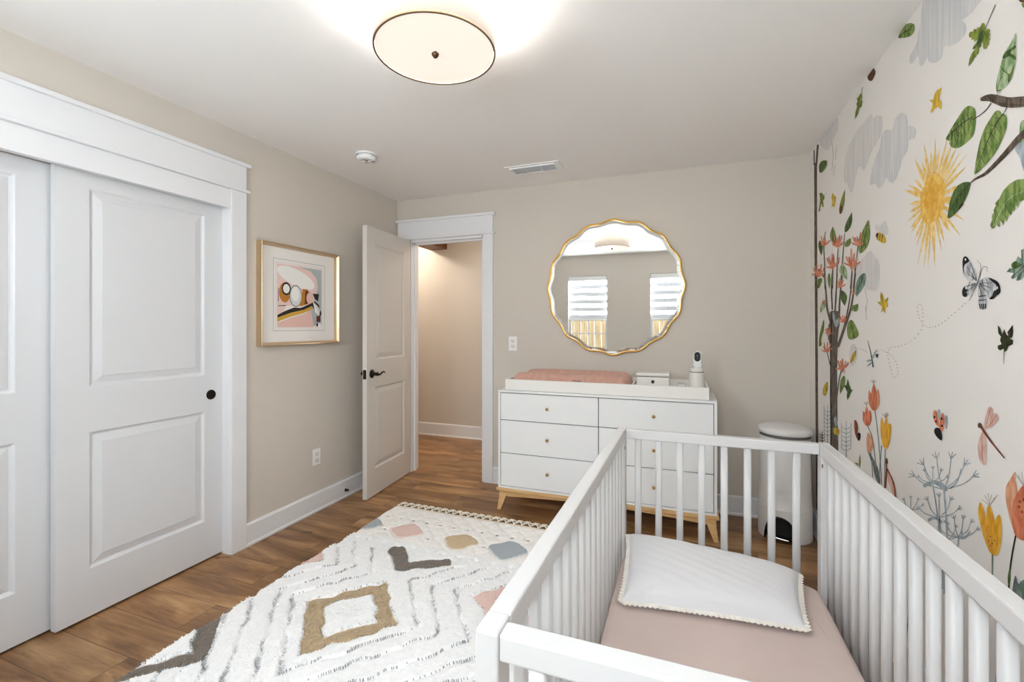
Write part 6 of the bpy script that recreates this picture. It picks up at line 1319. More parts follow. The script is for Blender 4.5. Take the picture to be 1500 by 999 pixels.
('redbrown',4,'3299 2014 3299 1865 3296 1866 3296 2015'),
('bluegrey',2,'5543 1267 5551 1637 5567 1634 5575 1258'),
('bluegrey',2,'5555 1334 5489 1360 5420 1392 5405 1419 5407 1437 5422 1433 5422 1415 5435 1392 5498 1364 5563 1339'),
('bluegrey',2,'5555 1341 5621 1333 5689 1328 5704 1346 5703 1365 5720 1361 5723 1340 5705 1320 5631 1324 5563 1332'),
('bluegrey',2,'5555 1378 5489 1403 5420 1434 5405 1461 5407 1479 5422 1476 5422 1458 5435 1435 5498 1407 5563 1383'),
('bluegrey',2,'5555 1385 5621 1377 5689 1373 5704 1390 5703 1410 5720 1406 5723 1385 5705 1365 5631 1368 5563 1376'),
('bluegrey',2,'5555 1421 5489 1446 5420 1477 5405 1503 5407 1522 5422 1518 5422 1500 5435 1477 5498 1450 5563 1426'),
('bluegrey',2,'5555 1428 5621 1421 5689 1418 5704 1435 5703 1455 5720 1451 5723 1430 5705 1410 5631 1412 5563 1419'),
('bluegrey',2,'5555 1465 5489 1489 5420 1519 5405 1545 5407 1564 5422 1560 5422 1542 5435 1520 5498 1493 5563 1470'),
('bluegrey',2,'5555 1472 5621 1465 5689 1462 5704 1480 5703 1499 5720 1496 5723 1475 5705 1455 5631 1456 5563 1463'),
('bluegrey',2,'5555 1508 5489 1532 5420 1561 5405 1587 5407 1606 5422 1603 5422 1585 5435 1562 5498 1536 5563 1514'),
('bluegrey',2,'5555 1515 5621 1509 5689 1507 5704 1525 5703 1544 5720 1541 5723 1520 5705 1499 5631 1500 5563 1506'),
('bluegrey',2,'5555 1552 5489 1575 5420 1604 5405 1630 5407 1648 5422 1645 5422 1627 5435 1605 5498 1579 5563 1557'),
('bluegrey',2,'5555 1559 5621 1553 5689 1552 5704 1569 5703 1589 5720 1586 5723 1565 5705 1544 5631 1545 5563 1550'),
('bluegrey',2,'6177 1258 6187 1707 6208 1703 6218 1248'),
('bluegrey',2,'6190 1341 6129 1366 6066 1398 6052 1428 6055 1451 6074 1446 6074 1424 6087 1397 6145 1369 6204 1346'),
('bluegrey',2,'6190 1349 6251 1345 6312 1347 6326 1370 6326 1393 6347 1389 6350 1364 6335 1338 6267 1335 6204 1338'),
('bluegrey',2,'6190 1387 6129 1411 6066 1442 6052 1472 6055 1495 6074 1491 6074 1468 6087 1441 6145 1414 6204 1391'),
('bluegrey',2,'6190 1394 6251 1391 6312 1393 6326 1416 6326 1439 6347 1435 6350 1410 6335 1385 6267 1381 6204 1383'),
('bluegrey',2,'6190 1432 6129 1455 6066 1486 6052 1516 6055 1539 6074 1535 6074 1513 6087 1485 6145 1459 6204 1436'),
('bluegrey',2,'6190 1439 6251 1436 6312 1439 6326 1462 6326 1485 6347 1481 6350 1457 6335 1431 6267 1427 6204 1429'),
('bluegrey',2,'6190 1477 6129 1500 6066 1530 6052 1560 6055 1583 6074 1579 6074 1557 6087 1530 6145 1503 6204 1481'),
('bluegrey',2,'6190 1484 6251 1482 6312 1485 6326 1508 6326 1532 6347 1528 6350 1503 6335 1477 6267 1472 6204 1474'),
('bluegrey',2,'6190 1522 6129 1545 6066 1574 6052 1604 6055 1627 6074 1623 6074 1601 6087 1574 6145 1548 6204 1527'),
('bluegrey',2,'6190 1529 6251 1528 6312 1531 6326 1554 6326 1578 6347 1574 6350 1550 6335 1524 6267 1518 6204 1519'),
('bluegrey',2,'6190 1567 6129 1589 6066 1619 6052 1648 6055 1671 6074 1667 6074 1645 6087 1618 6145 1593 6204 1572'),
('bluegrey',2,'6190 1574 6251 1573 6312 1578 6326 1601 6326 1624 6347 1620 6350 1596 6335 1570 6267 1564 6204 1564'),
('bluegrey',2,'6190 1612 6129 1634 6066 1663 6052 1692 6055 1715 6074 1711 6074 1689 6087 1662 6145 1637 6204 1617'),
('bluegrey',2,'6190 1620 6251 1619 6312 1624 6326 1647 6326 1670 6347 1667 6350 1642 6335 1616 6267 1610 6204 1610'),
('trunk',2,'6389 1207 6400 1353 6422 1348 6433 1196'),
('trunk',2,'6407 1228 6363 1242 6315 1260 6302 1274 6304 1282 6326 1276 6326 1270 6332 1262 6372 1248 6415 1235'),
('trunk',2,'6407 1237 6450 1229 6492 1224 6499 1229 6499 1236 6522 1231 6524 1222 6510 1214 6460 1219 6415 1226'),
('trunk',2,'6407 1263 6363 1277 6315 1294 6302 1308 6304 1316 6326 1311 6326 1304 6332 1296 6372 1282 6415 1270'),
('trunk',2,'6407 1271 6450 1265 6492 1259 6499 1264 6499 1272 6522 1267 6524 1258 6510 1249 6460 1254 6415 1261'),
('trunk',2,'6407 1298 6363 1311 6315 1329 6302 1342 6304 1350 6326 1345 6326 1338 6332 1330 6372 1317 6415 1304'),
('trunk',2,'6407 1306 6450 1300 6492 1295 6499 1300 6499 1307 6522 1302 6524 1293 6510 1285 6460 1289 6415 1296'),
('bluegrey',2,'3688 900 3680 964 3668 1056 3657 1157 3652 1249 3658 1337 3669 1428 3682 1509 3691 1566 3709 1559 3701 1502 3688 1420 3677 1329 3673 1240 3678 1147 3690 1045 3703 952 3712 887'),
('bluegrey',2,'3698 1559 3653 1581 3590 1612 3527 1644 3477 1671 3444 1693 3419 1714 3400 1732 3387 1744 3394 1745 3407 1733 3425 1716 3450 1696 3482 1675 3530 1649 3594 1617 3657 1587 3702 1565'),
('bluegrey',2,'3391 1741 3326 1756 3325 1761 3390 1748'),
('bluegrey',2,'3388 1742 3329 1778 3332 1781 3393 1747'),
('bluegrey',2,'3386 1744 3353 1789 3359 1790 3395 1745'),
('bluegrey',2,'3696 1561 3665 1584 3621 1616 3575 1651 3539 1682 3515 1712 3497 1742 3484 1767 3474 1785 3483 1785 3493 1767 3506 1741 3525 1712 3548 1684 3583 1653 3628 1619 3673 1587 3704 1564'),
('bluegrey',2,'3477 1782 3410 1814 3412 1818 3480 1788'),
('bluegrey',2,'3474 1784 3431 1829 3437 1830 3483 1786'),
('bluegrey',2,'3472 1786 3469 1829 3476 1827 3484 1783'),
('bluegrey',2,'3694 1563 3683 1583 3667 1610 3650 1641 3637 1671 3628 1702 3621 1735 3616 1765 3612 1786 3622 1783 3626 1763 3632 1733 3639 1700 3648 1669 3662 1639 3679 1609 3695 1581 3707 1562'),
('bluegrey',2,'3613 1783 3557 1828 3563 1830 3622 1786'),
('bluegrey',2,'3611 1785 3595 1832 3603 1831 3624 1784'),
('bluegrey',2,'3611 1787 3642 1820 3650 1816 3623 1781'),
('bluegrey',2,'3694 1566 3705 1578 3722 1595 3740 1615 3754 1636 3764 1662 3772 1692 3778 1720 3782 1740 3793 1736 3789 1716 3784 1688 3776 1658 3766 1631 3752 1609 3734 1588 3718 1571 3707 1559'),
('bluegrey',2,'3781 1738 3752 1789 3760 1789 3795 1737'),
('bluegrey',2,'3781 1741 3803 1780 3812 1776 3795 1735'),
('bluegrey',2,'3783 1742 3851 1754 3857 1749 3793 1734'),
('bluegrey',2,'3696 1567 3728 1569 3776 1571 3827 1575 3869 1583 3898 1598 3922 1617 3940 1637 3953 1650 3965 1645 3952 1631 3934 1611 3910 1591 3879 1576 3836 1567 3784 1562 3736 1560 3704 1558'),
('bluegrey',2,'3951 1650 3962 1696 3972 1692 3967 1645'),
('bluegrey',2,'3952 1652 4017 1671 4026 1665 3965 1643'),
('bluegrey',2,'3956 1652 4054 1637 4057 1631 3961 1643'),
('bluegrey',2,'3698 1567 3745 1558 3814 1545 3891 1531 3954 1522 3998 1521 4034 1525 4062 1530 4082 1533 4091 1526 4071 1522 4044 1517 4007 1513 3960 1514 3895 1523 3818 1536 3748 1550 3702 1558'),
('bluegrey',2,'4079 1534 4136 1560 4146 1554 4094 1525'),
('bluegrey',2,'4083 1534 4183 1524 4188 1518 4090 1524'),
('bluegrey',2,'4088 1533 4195 1490 4193 1485 4085 1526'),
('bluegrey',2,'3702 924 3701 965 3699 1025 3698 1092 3701 1153 3711 1211 3726 1271 3740 1325 3751 1362 3769 1354 3759 1316 3745 1262 3731 1201 3722 1142 3720 1081 3722 1014 3725 953 3727 910'),
('bluegrey',2,'3758 1355 3727 1372 3684 1395 3639 1420 3604 1441 3580 1459 3561 1475 3548 1488 3539 1497 3545 1498 3555 1489 3569 1476 3586 1461 3609 1445 3643 1425 3687 1401 3731 1377 3762 1361'),
('bluegrey',2,'3543 1494 3495 1509 3494 1513 3541 1501'),
('bluegrey',2,'3539 1495 3497 1524 3500 1527 3545 1500'),
('bluegrey',2,'3537 1498 3514 1531 3521 1531 3548 1497'),
('bluegrey',2,'3755 1357 3737 1373 3711 1396 3683 1422 3662 1445 3647 1467 3636 1489 3628 1508 3622 1521 3632 1520 3638 1506 3646 1487 3658 1465 3672 1445 3693 1423 3720 1398 3746 1375 3765 1359'),
('bluegrey',2,'3624 1518 3578 1547 3581 1550 3630 1523'),
('bluegrey',2,'3621 1521 3596 1554 3603 1554 3633 1520'),
('bluegrey',2,'3620 1523 3625 1550 3633 1547 3634 1518'),
('bluegrey',2,'3752 1361 3753 1371 3753 1387 3753 1404 3753 1422 3753 1441 3754 1463 3754 1482 3754 1496 3765 1492 3765 1478 3766 1458 3766 1437 3766 1417 3766 1399 3766 1381 3767 1366 3767 1355'),
('bluegrey',2,'3754 1494 3724 1530 3732 1530 3766 1494'),
('bluegrey',2,'3752 1497 3755 1526 3764 1523 3767 1492'),
('bluegrey',2,'3754 1499 3788 1511 3796 1505 3766 1490'),
('bluegrey',2,'3755 1363 3773 1364 3801 1367 3829 1370 3852 1376 3869 1387 3881 1401 3891 1414 3899 1424 3910 1418 3903 1408 3894 1394 3881 1380 3864 1368 3840 1362 3810 1358 3783 1355 3765 1353'),
('bluegrey',2,'3896 1424 3897 1455 3907 1451 3912 1418'),
('bluegrey',2,'3898 1426 3934 1438 3942 1433 3911 1416'),
('bluegrey',2,'3901 1426 3960 1416 3964 1410 3908 1416'),
('bluegrey',2,'3758 1362 3789 1354 3836 1343 3886 1331 3926 1323 3955 1320 3977 1321 3994 1323 4007 1324 4016 1317 4004 1315 3986 1312 3963 1311 3932 1314 3890 1322 3839 1334 3793 1346 3762 1353'),
('bluegrey',2,'4004 1325 4041 1339 4050 1333 4019 1316'),
('bluegrey',2,'4008 1326 4070 1315 4075 1308 4015 1315'),
('bluegrey',2,'4013 1324 4079 1292 4077 1288 4010 1317'),
('bluegrey',2,'3592 1193 3581 1207 3565 1228 3549 1251 3537 1271 3531 1288 3528 1305 3527 1318 3527 1328 3542 1322 3544 1312 3546 1298 3549 1282 3555 1266 3567 1248 3583 1226 3599 1206 3611 1191'),
('bluegrey',2,'3533 1322 3508 1337 3472 1358 3436 1380 3407 1399 3387 1415 3372 1429 3361 1441 3353 1449 3359 1450 3367 1442 3378 1431 3393 1417 3411 1403 3439 1385 3475 1363 3511 1342 3536 1327'),
('bluegrey',2,'3357 1446 3317 1460 3316 1465 3355 1454'),
('bluegrey',2,'3354 1448 3318 1474 3321 1477 3359 1452'),
('bluegrey',2,'3351 1450 3333 1480 3339 1479 3361 1450'),
('bluegrey',2,'3531 1323 3513 1338 3489 1359 3463 1382 3442 1403 3428 1423 3418 1442 3410 1458 3404 1469 3412 1468 3418 1456 3426 1440 3437 1422 3450 1404 3470 1384 3496 1362 3520 1341 3538 1326'),
('bluegrey',2,'3407 1466 3367 1490 3369 1493 3410 1471'),
('bluegrey',2,'3404 1468 3379 1498 3385 1499 3413 1469'),
('bluegrey',2,'3403 1470 3401 1496 3408 1494 3414 1466'),
('bluegrey',2,'3529 1326 3522 1338 3514 1355 3504 1374 3497 1392 3492 1411 3488 1431 3485 1448 3483 1461 3493 1458 3495 1445 3498 1427 3502 1407 3507 1389 3515 1371 3525 1352 3534 1335 3540 1323'),
('bluegrey',2,'3484 1458 3453 1489 3458 1490 3492 1460'),
('bluegrey',2,'3482 1461 3474 1489 3482 1487 3494 1458'),
('bluegrey',2,'3482 1463 3501 1479 3508 1475 3494 1456'),
('bluegrey',2,'3529 1329 3535 1335 3544 1344 3554 1355 3562 1366 3567 1381 3572 1397 3575 1413 3577 1424 3587 1420 3585 1409 3582 1392 3578 1375 3573 1360 3565 1348 3555 1337 3546 1327 3540 1321'),
('bluegrey',2,'3576 1423 3561 1454 3569 1453 3588 1421'),
('bluegrey',2,'3576 1425 3589 1446 3597 1442 3589 1419'),
('bluegrey',2,'3578 1426 3615 1429 3620 1423 3587 1417'),
('bluegrey',2,'3531 1329 3548 1329 3574 1328 3602 1328 3624 1331 3639 1338 3651 1347 3660 1358 3667 1364 3677 1359 3671 1351 3661 1341 3649 1330 3633 1323 3610 1320 3582 1319 3556 1320 3538 1320'),
('bluegrey',2,'3665 1365 3672 1389 3681 1385 3679 1358'),
('bluegrey',2,'3667 1366 3701 1373 3708 1367 3678 1357'),
('bluegrey',2,'3670 1366 3720 1352 3723 1347 3674 1357'),
('bluegrey',2,'3533 1329 3558 1322 3596 1311 3636 1300 3669 1293 3691 1290 3709 1291 3723 1293 3733 1294 3741 1286 3731 1285 3717 1283 3698 1282 3674 1285 3640 1292 3599 1303 3561 1314 3536 1321'),
('bluegrey',2,'3731 1295 3760 1306 3768 1300 3743 1286'),
('bluegrey',2,'3734 1295 3784 1285 3787 1279 3740 1285'),
('bluegrey',2,'3738 1293 3791 1265 3789 1261 3736 1287'),
('bluegrey',2,'3705 1018 3711 1066 3721 1137 3733 1217 3748 1291 3767 1365 3791 1442 3813 1511 3829 1560 3845 1554 3830 1505 3808 1434 3784 1357 3766 1283 3752 1208 3740 1127 3731 1056 3725 1006'),
('bluegrey',2,'3836 1555 3813 1565 3780 1581 3747 1597 3720 1611 3701 1623 3687 1634 3677 1643 3670 1649 3676 1651 3684 1645 3694 1636 3707 1625 3724 1615 3750 1601 3783 1585 3816 1571 3839 1560'),
('bluegrey',2,'3674 1647 3637 1656 3636 1660 3672 1654'),
('bluegrey',2,'3671 1648 3638 1668 3641 1671 3675 1652'),
('bluegrey',2,'3668 1650 3651 1674 3657 1674 3678 1650'),
('bluegrey',2,'3833 1556 3820 1567 3800 1583 3780 1600 3764 1616 3752 1632 3744 1648 3738 1661 3734 1671 3742 1670 3747 1660 3753 1646 3762 1631 3773 1617 3788 1601 3808 1585 3828 1569 3842 1558'),
('bluegrey',2,'3735 1668 3701 1688 3703 1690 3740 1672'),
('bluegrey',2,'3733 1670 3714 1694 3720 1694 3743 1670'),
('bluegrey',2,'3732 1672 3735 1692 3743 1690 3744 1668'),
('bluegrey',2,'3831 1559 3831 1567 3831 1578 3832 1591 3832 1603 3832 1617 3832 1633 3832 1647 3832 1657 3842 1655 3842 1644 3842 1630 3843 1614 3843 1600 3843 1587 3843 1574 3843 1563 3844 1555'),
('bluegrey',2,'3832 1656 3810 1680 3817 1681 3843 1656'),
('bluegrey',2,'3831 1658 3833 1679 3841 1676 3844 1654'),
('bluegrey',2,'3832 1659 3858 1669 3864 1665 3843 1653'),
('bluegrey',2,'3833 1561 3847 1563 3867 1566 3888 1570 3905 1575 3916 1583 3926 1594 3933 1604 3938 1611 3948 1607 3943 1599 3936 1589 3927 1578 3915 1569 3897 1563 3875 1559 3855 1556 3842 1554'),
('bluegrey',2,'3936 1611 3937 1633 3946 1631 3950 1607'),
('bluegrey',2,'3937 1612 3964 1623 3971 1618 3949 1605'),
('bluegrey',2,'3941 1613 3983 1608 3987 1603 3946 1605'),
('bluegrey',2,'3836 1561 3859 1557 3893 1550 3929 1544 3959 1540 3979 1540 3995 1541 4007 1544 4016 1545 4024 1539 4015 1537 4002 1535 3986 1533 3964 1533 3933 1537 3896 1543 3862 1549 3839 1554'),
('bluegrey',2,'4014 1546 4040 1557 4048 1552 4026 1538'),
('bluegrey',2,'4017 1546 4061 1541 4065 1536 4023 1538'),
('bluegrey',2,'4021 1545 4068 1526 4066 1522 4019 1539'),
('bluegrey',2,'3676 906 3669 941 3660 990 3651 1044 3646 1093 3644 1141 3646 1189 3648 1232 3650 1262 3664 1256 3663 1225 3661 1182 3661 1133 3663 1085 3669 1036 3679 981 3689 931 3696 897'),
('bluegrey',2,'3655 1256 3635 1269 3606 1286 3576 1304 3552 1320 3536 1333 3523 1344 3514 1354 3507 1361 3513 1361 3519 1355 3529 1345 3541 1335 3556 1323 3579 1308 3609 1290 3638 1273 3658 1261'),
('bluegrey',2,'3511 1358 3477 1370 3476 1374 3509 1364'),
('bluegrey',2,'3508 1359 3478 1381 3481 1383 3512 1363'),
('bluegrey',2,'3506 1361 3490 1385 3496 1385 3514 1361'),
('bluegrey',2,'3653 1258 3641 1270 3624 1286 3606 1304 3591 1321 3581 1337 3574 1352 3568 1366 3564 1375 3572 1373 3576 1364 3582 1350 3590 1335 3599 1320 3613 1305 3631 1287 3649 1271 3661 1259'),
('bluegrey',2,'3566 1372 3535 1394 3537 1396 3570 1376'),
('bluegrey',2,'3564 1374 3546 1399 3552 1399 3573 1374'),
('bluegrey',2,'3563 1377 3566 1395 3573 1392 3573 1372'),
('bluegrey',2,'3651 1261 3651 1268 3652 1279 3652 1291 3652 1303 3652 1316 3652 1331 3653 1344 3653 1354 3661 1350 3661 1341 3662 1327 3662 1312 3662 1299 3662 1286 3662 1274 3662 1264 3663 1256'),
('bluegrey',2,'3652 1352 3633 1377 3639 1377 3662 1352'),
('bluegrey',2,'3651 1354 3653 1374 3661 1371 3663 1350'),
('bluegrey',2,'3652 1356 3675 1362 3681 1358 3662 1348'),
('bluegrey',2,'3653 1263 3665 1263 3683 1264 3702 1266 3717 1270 3727 1276 3736 1285 3742 1294 3747 1301 3756 1296 3751 1289 3745 1280 3737 1270 3726 1263 3710 1259 3691 1257 3673 1256 3661 1255'),
('bluegrey',2,'3745 1301 3746 1321 3754 1318 3757 1296'),
('bluegrey',2,'3746 1302 3770 1310 3776 1305 3756 1294'),
('bluegrey',2,'3749 1302 3787 1294 3790 1289 3754 1294'),
('bluegrey',2,'3655 1262 3676 1256 3707 1247 3739 1238 3765 1232 3783 1230 3797 1230 3808 1231 3816 1232 3823 1225 3815 1225 3804 1223 3789 1223 3770 1225 3742 1231 3710 1240 3679 1249 3658 1255'),
('bluegrey',2,'3814 1233 3837 1241 3844 1236 3825 1225'),
('bluegrey',2,'3817 1233 3856 1224 3859 1219 3822 1225'),
('bluegrey',2,'3820 1231 3862 1209 3860 1206 3818 1226'),
('bluegrey',2,'3623 1592 3608 1605 3585 1624 3561 1645 3542 1666 3528 1690 3517 1715 3509 1738 3503 1753 3513 1752 3520 1736 3529 1713 3540 1688 3553 1666 3572 1647 3595 1627 3618 1609 3634 1596'),
('bluegrey',2,'3960 1489 3929 1505 3887 1528 3844 1549 3810 1561 3776 1564 3736 1564 3699 1561 3674 1559 3641 1595 3666 1596 3705 1598 3752 1598 3802 1591 3854 1572 3905 1546 3949 1522 3979 1505'),
('bluegrey',2,'3549 1315 3535 1320 3513 1327 3489 1336 3466 1349 3447 1367 3431 1386 3417 1403 3408 1415 3424 1415 3434 1403 3446 1386 3461 1368 3475 1356 3490 1348 3510 1340 3531 1334 3546 1329'),
('bluegrey',2,'4100 1063 4100 1083 4099 1111 4099 1141 4102 1170 4110 1196 4122 1222 4134 1245 4142 1262 4161 1253 4153 1236 4143 1213 4132 1186 4125 1160 4123 1131 4123 1100 4125 1072 4127 1052'),
('bluegrey',2,'4149 1255 4126 1266 4094 1283 4060 1301 4033 1316 4014 1329 4000 1340 3989 1350 3982 1356 3990 1357 3997 1350 4008 1341 4021 1331 4038 1320 4064 1305 4098 1288 4130 1272 4153 1260'),
('bluegrey',2,'3987 1353 3949 1365 3948 1369 3985 1360'),
('bluegrey',2,'3983 1354 3950 1376 3953 1378 3989 1358'),
('bluegrey',2,'3980 1357 3963 1380 3970 1379 3992 1356'),
('bluegrey',2,'4146 1257 4133 1268 4113 1284 4093 1301 4076 1318 4065 1333 4057 1348 4050 1361 4046 1370 4057 1368 4061 1359 4068 1346 4076 1331 4087 1317 4103 1302 4123 1285 4143 1269 4157 1258'),
('bluegrey',2,'4049 1367 4013 1388 4017 1391 4054 1371'),
('bluegrey',2,'4045 1369 4026 1393 4034 1393 4057 1369'),
('bluegrey',2,'4044 1372 4048 1390 4057 1386 4059 1366'),
('bluegrey',2,'4144 1260 4144 1267 4144 1277 4144 1289 4145 1300 4145 1313 4145 1327 4145 1340 4146 1349 4157 1345 4157 1336 4158 1323 4158 1308 4158 1295 4158 1284 4158 1272 4159 1262 4159 1254'),
('bluegrey',2,'4145 1348 4124 1372 4132 1372 4158 1347'),
('bluegrey',2,'4144 1350 4147 1369 4156 1366 4159 1345'),
('bluegrey',2,'4145 1352 4171 1358 4179 1353 4158 1343'),
('bluegrey',2,'4146 1262 4160 1263 4180 1263 4201 1265 4218 1269 4229 1275 4239 1284 4246 1292 4251 1298 4263 1292 4258 1286 4251 1277 4242 1268 4230 1261 4212 1257 4190 1255 4170 1254 4157 1253'),
('bluegrey',2,'4249 1298 4251 1318 4261 1315 4265 1293'),
('bluegrey',2,'4250 1300 4277 1307 4286 1301 4264 1291'),
('bluegrey',2,'4254 1300 4297 1291 4301 1286 4260 1291'),
('bluegrey',2,'4149 1262 4173 1256 4207 1247 4243 1238 4272 1232 4292 1230 4308 1230 4320 1231 4329 1232 4338 1224 4329 1224 4317 1222 4300 1222 4278 1224 4248 1230 4211 1239 4176 1247 4153 1253'),
('bluegrey',2,'4326 1233 4353 1240 4362 1234 4341 1223'),
('bluegrey',2,'4330 1233 4374 1224 4379 1218 4337 1223'),
('bluegrey',2,'4335 1231 4381 1209 4379 1205 4332 1225'),
('bluegrey',2,'3894 1279 3876 1290 3852 1306 3827 1321 3809 1329 3789 1332 3765 1333 3742 1332 3726 1332 3704 1356 3720 1356 3743 1357 3771 1356 3803 1351 3836 1336 3867 1319 3893 1302 3911 1291'),
('orange',3,'4840 1870 4826 1879 4816 1891 4810 1903 4807 1916 4808 1930 4812 1943 4819 1956 4829 1967 4842 1979 4857 1990 4874 2000 4891 2010 4909 2019 4925 2026 4939 2033 4949 2036 4953 2030 4955 2019 4959 2007 4962 1994 4964 1979 4965 1964 4963 1950 4960 1936 4954 1922 4945 1910 4932 1898 4916 1888 4899 1880 4881 1874 4860 1870'),
('orange2',3,'4808 1875 4788 1883 4767 1895 4751 1908 4737 1922 4725 1937 4715 1953 4709 1968 4707 1982 4707 1997 4709 2011 4713 2025 4718 2039 4724 2051 4731 2061 4735 2070 4741 2075 4750 2069 4761 2058 4775 2047 4791 2033 4806 2017 4821 2001 4833 1985 4844 1969 4852 1954 4856 1939 4857 1923 4854 1909 4848 1897 4839 1887 4825 1878'),
('orange',4,'4824 1872 4805 1882 4789 1898 4777 1913 4768 1930 4761 1949 4758 1967 4758 1985 4762 2002 4768 2019 4776 2036 4787 2052 4799 2068 4811 2082 4822 2094 4832 2105 4840 2111 4847 2103 4855 2090 4864 2075 4875 2058 4885 2038 4893 2018 4900 1999 4904 1980 4905 1961 4904 1943 4897 1926 4888 1909 4876 1896 4862 1885 4843 1875'),
('thin',2,'4845 2109 4788 2136 4795 2138 4850 2110'),
('thin',2,'4845 2110 4814 2142 4823 2142 4850 2110'),
('thin',2,'4845 2110 4843 2139 4852 2138 4851 2110'),
('thin',2,'4845 2111 4872 2140 4882 2137 4850 2109'),
('thin',2,'4846 2111 4901 2126 4908 2122 4850 2109'),
('coral2',3,'5003 1704 4991 1711 4983 1721 4978 1731 4976 1741 4976 1752 4979 1762 4985 1771 4993 1780 5003 1788 5015 1796 5029 1804 5043 1811 5058 1816 5071 1821 5082 1826 5090 1828 5094 1823 5096 1815 5099 1805 5102 1795 5104 1783 5105 1772 5104 1761 5101 1750 5097 1740 5089 1731 5079 1722 5066 1715 5053 1709 5038 1705 5020 1703'),
('orange',3,'4970 1711 4953 1717 4936 1728 4922 1738 4911 1749 4900 1762 4893 1774 4888 1786 4887 1797 4887 1808 4889 1819 4892 1830 4897 1840 4903 1849 4908 1856 4912 1864 4917 1867 4924 1862 4934 1853 4945 1844 4958 1832 4971 1820 4983 1807 4993 1794 5001 1782 5007 1769 5011 1758 5011 1746 5008 1735 5003 1726 4995 1719 4984 1713'),
('coral2',4,'4986 1707 4971 1716 4958 1728 4948 1741 4941 1754 4935 1768 4932 1783 4933 1797 4937 1810 4942 1822 4949 1835 4958 1847 4968 1859 4979 1869 4989 1877 4997 1886 5003 1890 5009 1883 5016 1873 5024 1861 5032 1847 5040 1832 5047 1816 5052 1801 5055 1786 5056 1772 5054 1758 5049 1745 5040 1733 5030 1723 5018 1715 5003 1709'),
('thin',2,'5009 1888 4948 1928 4956 1929 5015 1888'),
('thin',2,'5009 1888 4976 1931 4986 1931 5015 1888'),
('thin',2,'5009 1889 5007 1923 5017 1921 5015 1888'),
('thin',2,'5009 1889 5039 1921 5049 1918 5015 1887'),
('thin',2,'5009 1889 5069 1913 5078 1910 5015 1887'),
('orange2',3,'4978 1648 4962 1652 4943 1648 4924 1641 4902 1632 4880 1621 4863 1607 4855 1589 4852 1568 4855 1547 4869 1524 4889 1501 4912 1485 4937 1479 4965 1480 4986 1490 4999 1512 5006 1543 5008 1573 5002 1602 4992 1630'),
('yellow3',3,'4594 1597 4615 1597 4636 1604 4655 1619 4671 1648 4686 1685 4695 1722 4698 1755 4696 1787 4691 1813 4685 1831 4677 1842 4666 1845 4651 1830 4635 1807 4619 1797 4606 1818 4593 1852 4581 1871 4570 1858 4559 1831 4546 1812 4525 1815 4502 1826 4486 1824 4482 1798 4485 1760 4492 1723 4502 1691 4516 1660 4532 1634 4552 1616 4573 1603'),
('thin',2,'4593 1853 4524 1895 4530 1897 4596 1854'),
('thin',2,'4592 1854 4549 1904 4557 1904 4597 1854'),
('thin',2,'4592 1854 4576 1901 4585 1900 4597 1853'),
('thin',2,'4592 1854 4604 1891 4613 1889 4597 1853'),
('thin',2,'4592 1855 4633 1875 4641 1872 4597 1853'),
('thin',2,'4592 1855 4660 1878 4667 1874 4596 1853'),
('slate',2,'4826 1871 4817 1849 4804 1817 4790 1779 4776 1735 4761 1684 4746 1625 4732 1564 4719 1505 4708 1442 4697 1375 4688 1316 4682 1275 4664 1281 4670 1322 4679 1381 4689 1448 4700 1510 4713 1570 4728 1631 4743 1689 4757 1740 4771 1783 4785 1822 4798 1854 4807 1876'),
('slate',2,'4996 1703 4976 1692 4948 1677 4918 1656 4893 1631 4874 1599 4858 1562 4842 1521 4826 1476 4807 1422 4787 1361 4769 1304 4756 1266 4738 1273 4750 1311 4768 1367 4788 1428 4806 1482 4823 1527 4838 1568 4854 1605 4874 1637 4899 1663 4929 1684 4957 1700 4977 1711'),
('slate',2,'4610 1593 4611 1571 4613 1540 4615 1502 4617 1459 4620 1404 4623 1338 4626 1276 4628 1234 4610 1240 4608 1282 4605 1343 4602 1409 4600 1464 4598 1506 4596 1544 4594 1576 4593 1597'),
('slate',2,'4682 1605 4689 1573 4699 1526 4710 1475 4719 1430 4725 1392 4731 1355 4735 1325 4738 1303 4719 1308 4716 1330 4712 1361 4707 1397 4700 1435 4692 1479 4681 1530 4671 1577 4664 1609'),
('slate',2,'4922 1482 4917 1464 4909 1437 4901 1407 4894 1379 4887 1351 4882 1321 4877 1294 4873 1275 4854 1282 4857 1301 4862 1327 4867 1357 4873 1386 4881 1414 4889 1443 4896 1470 4902 1488'),
('slate',2,'4710 1266 4703 1279 4701 1298 4703 1316 4709 1335 4719 1356 4734 1376 4752 1394 4775 1410 4800 1425 4829 1439 4862 1453 4896 1465 4930 1474 4960 1482 4990 1490 5008 1493 5000 1486 4981 1474 4964 1460 4944 1445 4923 1427 4900 1409 4880 1391 4860 1373 4840 1355 4820 1337 4799 1320 4778 1303 4760 1289 4743 1278 4725 1269'),
('dark',3,'4708 1267 4750 1324 4815 1392 4906 1447 4987 1486 4991 1484 4910 1445 4819 1391 4755 1322 4712 1265'),
('slate',2,'4728 1260 4723 1269 4721 1280 4723 1292 4726 1304 4733 1317 4741 1329 4751 1341 4763 1352 4776 1363 4790 1373 4806 1383 4822 1393 4838 1401 4851 1408 4863 1414 4871 1417 4871 1411 4868 1401 4865 1390 4862 1377 4857 1363 4850 1349 4843 1335 4835 1322 4826 1310 4814 1298 4801 1287 4786 1278 4772 1270 4758 1264 4742 1260'),
('dark',3,'4726 1261 4757 1295 4797 1338 4834 1380 4864 1412 4867 1410 4838 1378 4801 1337 4761 1293 4730 1259'),
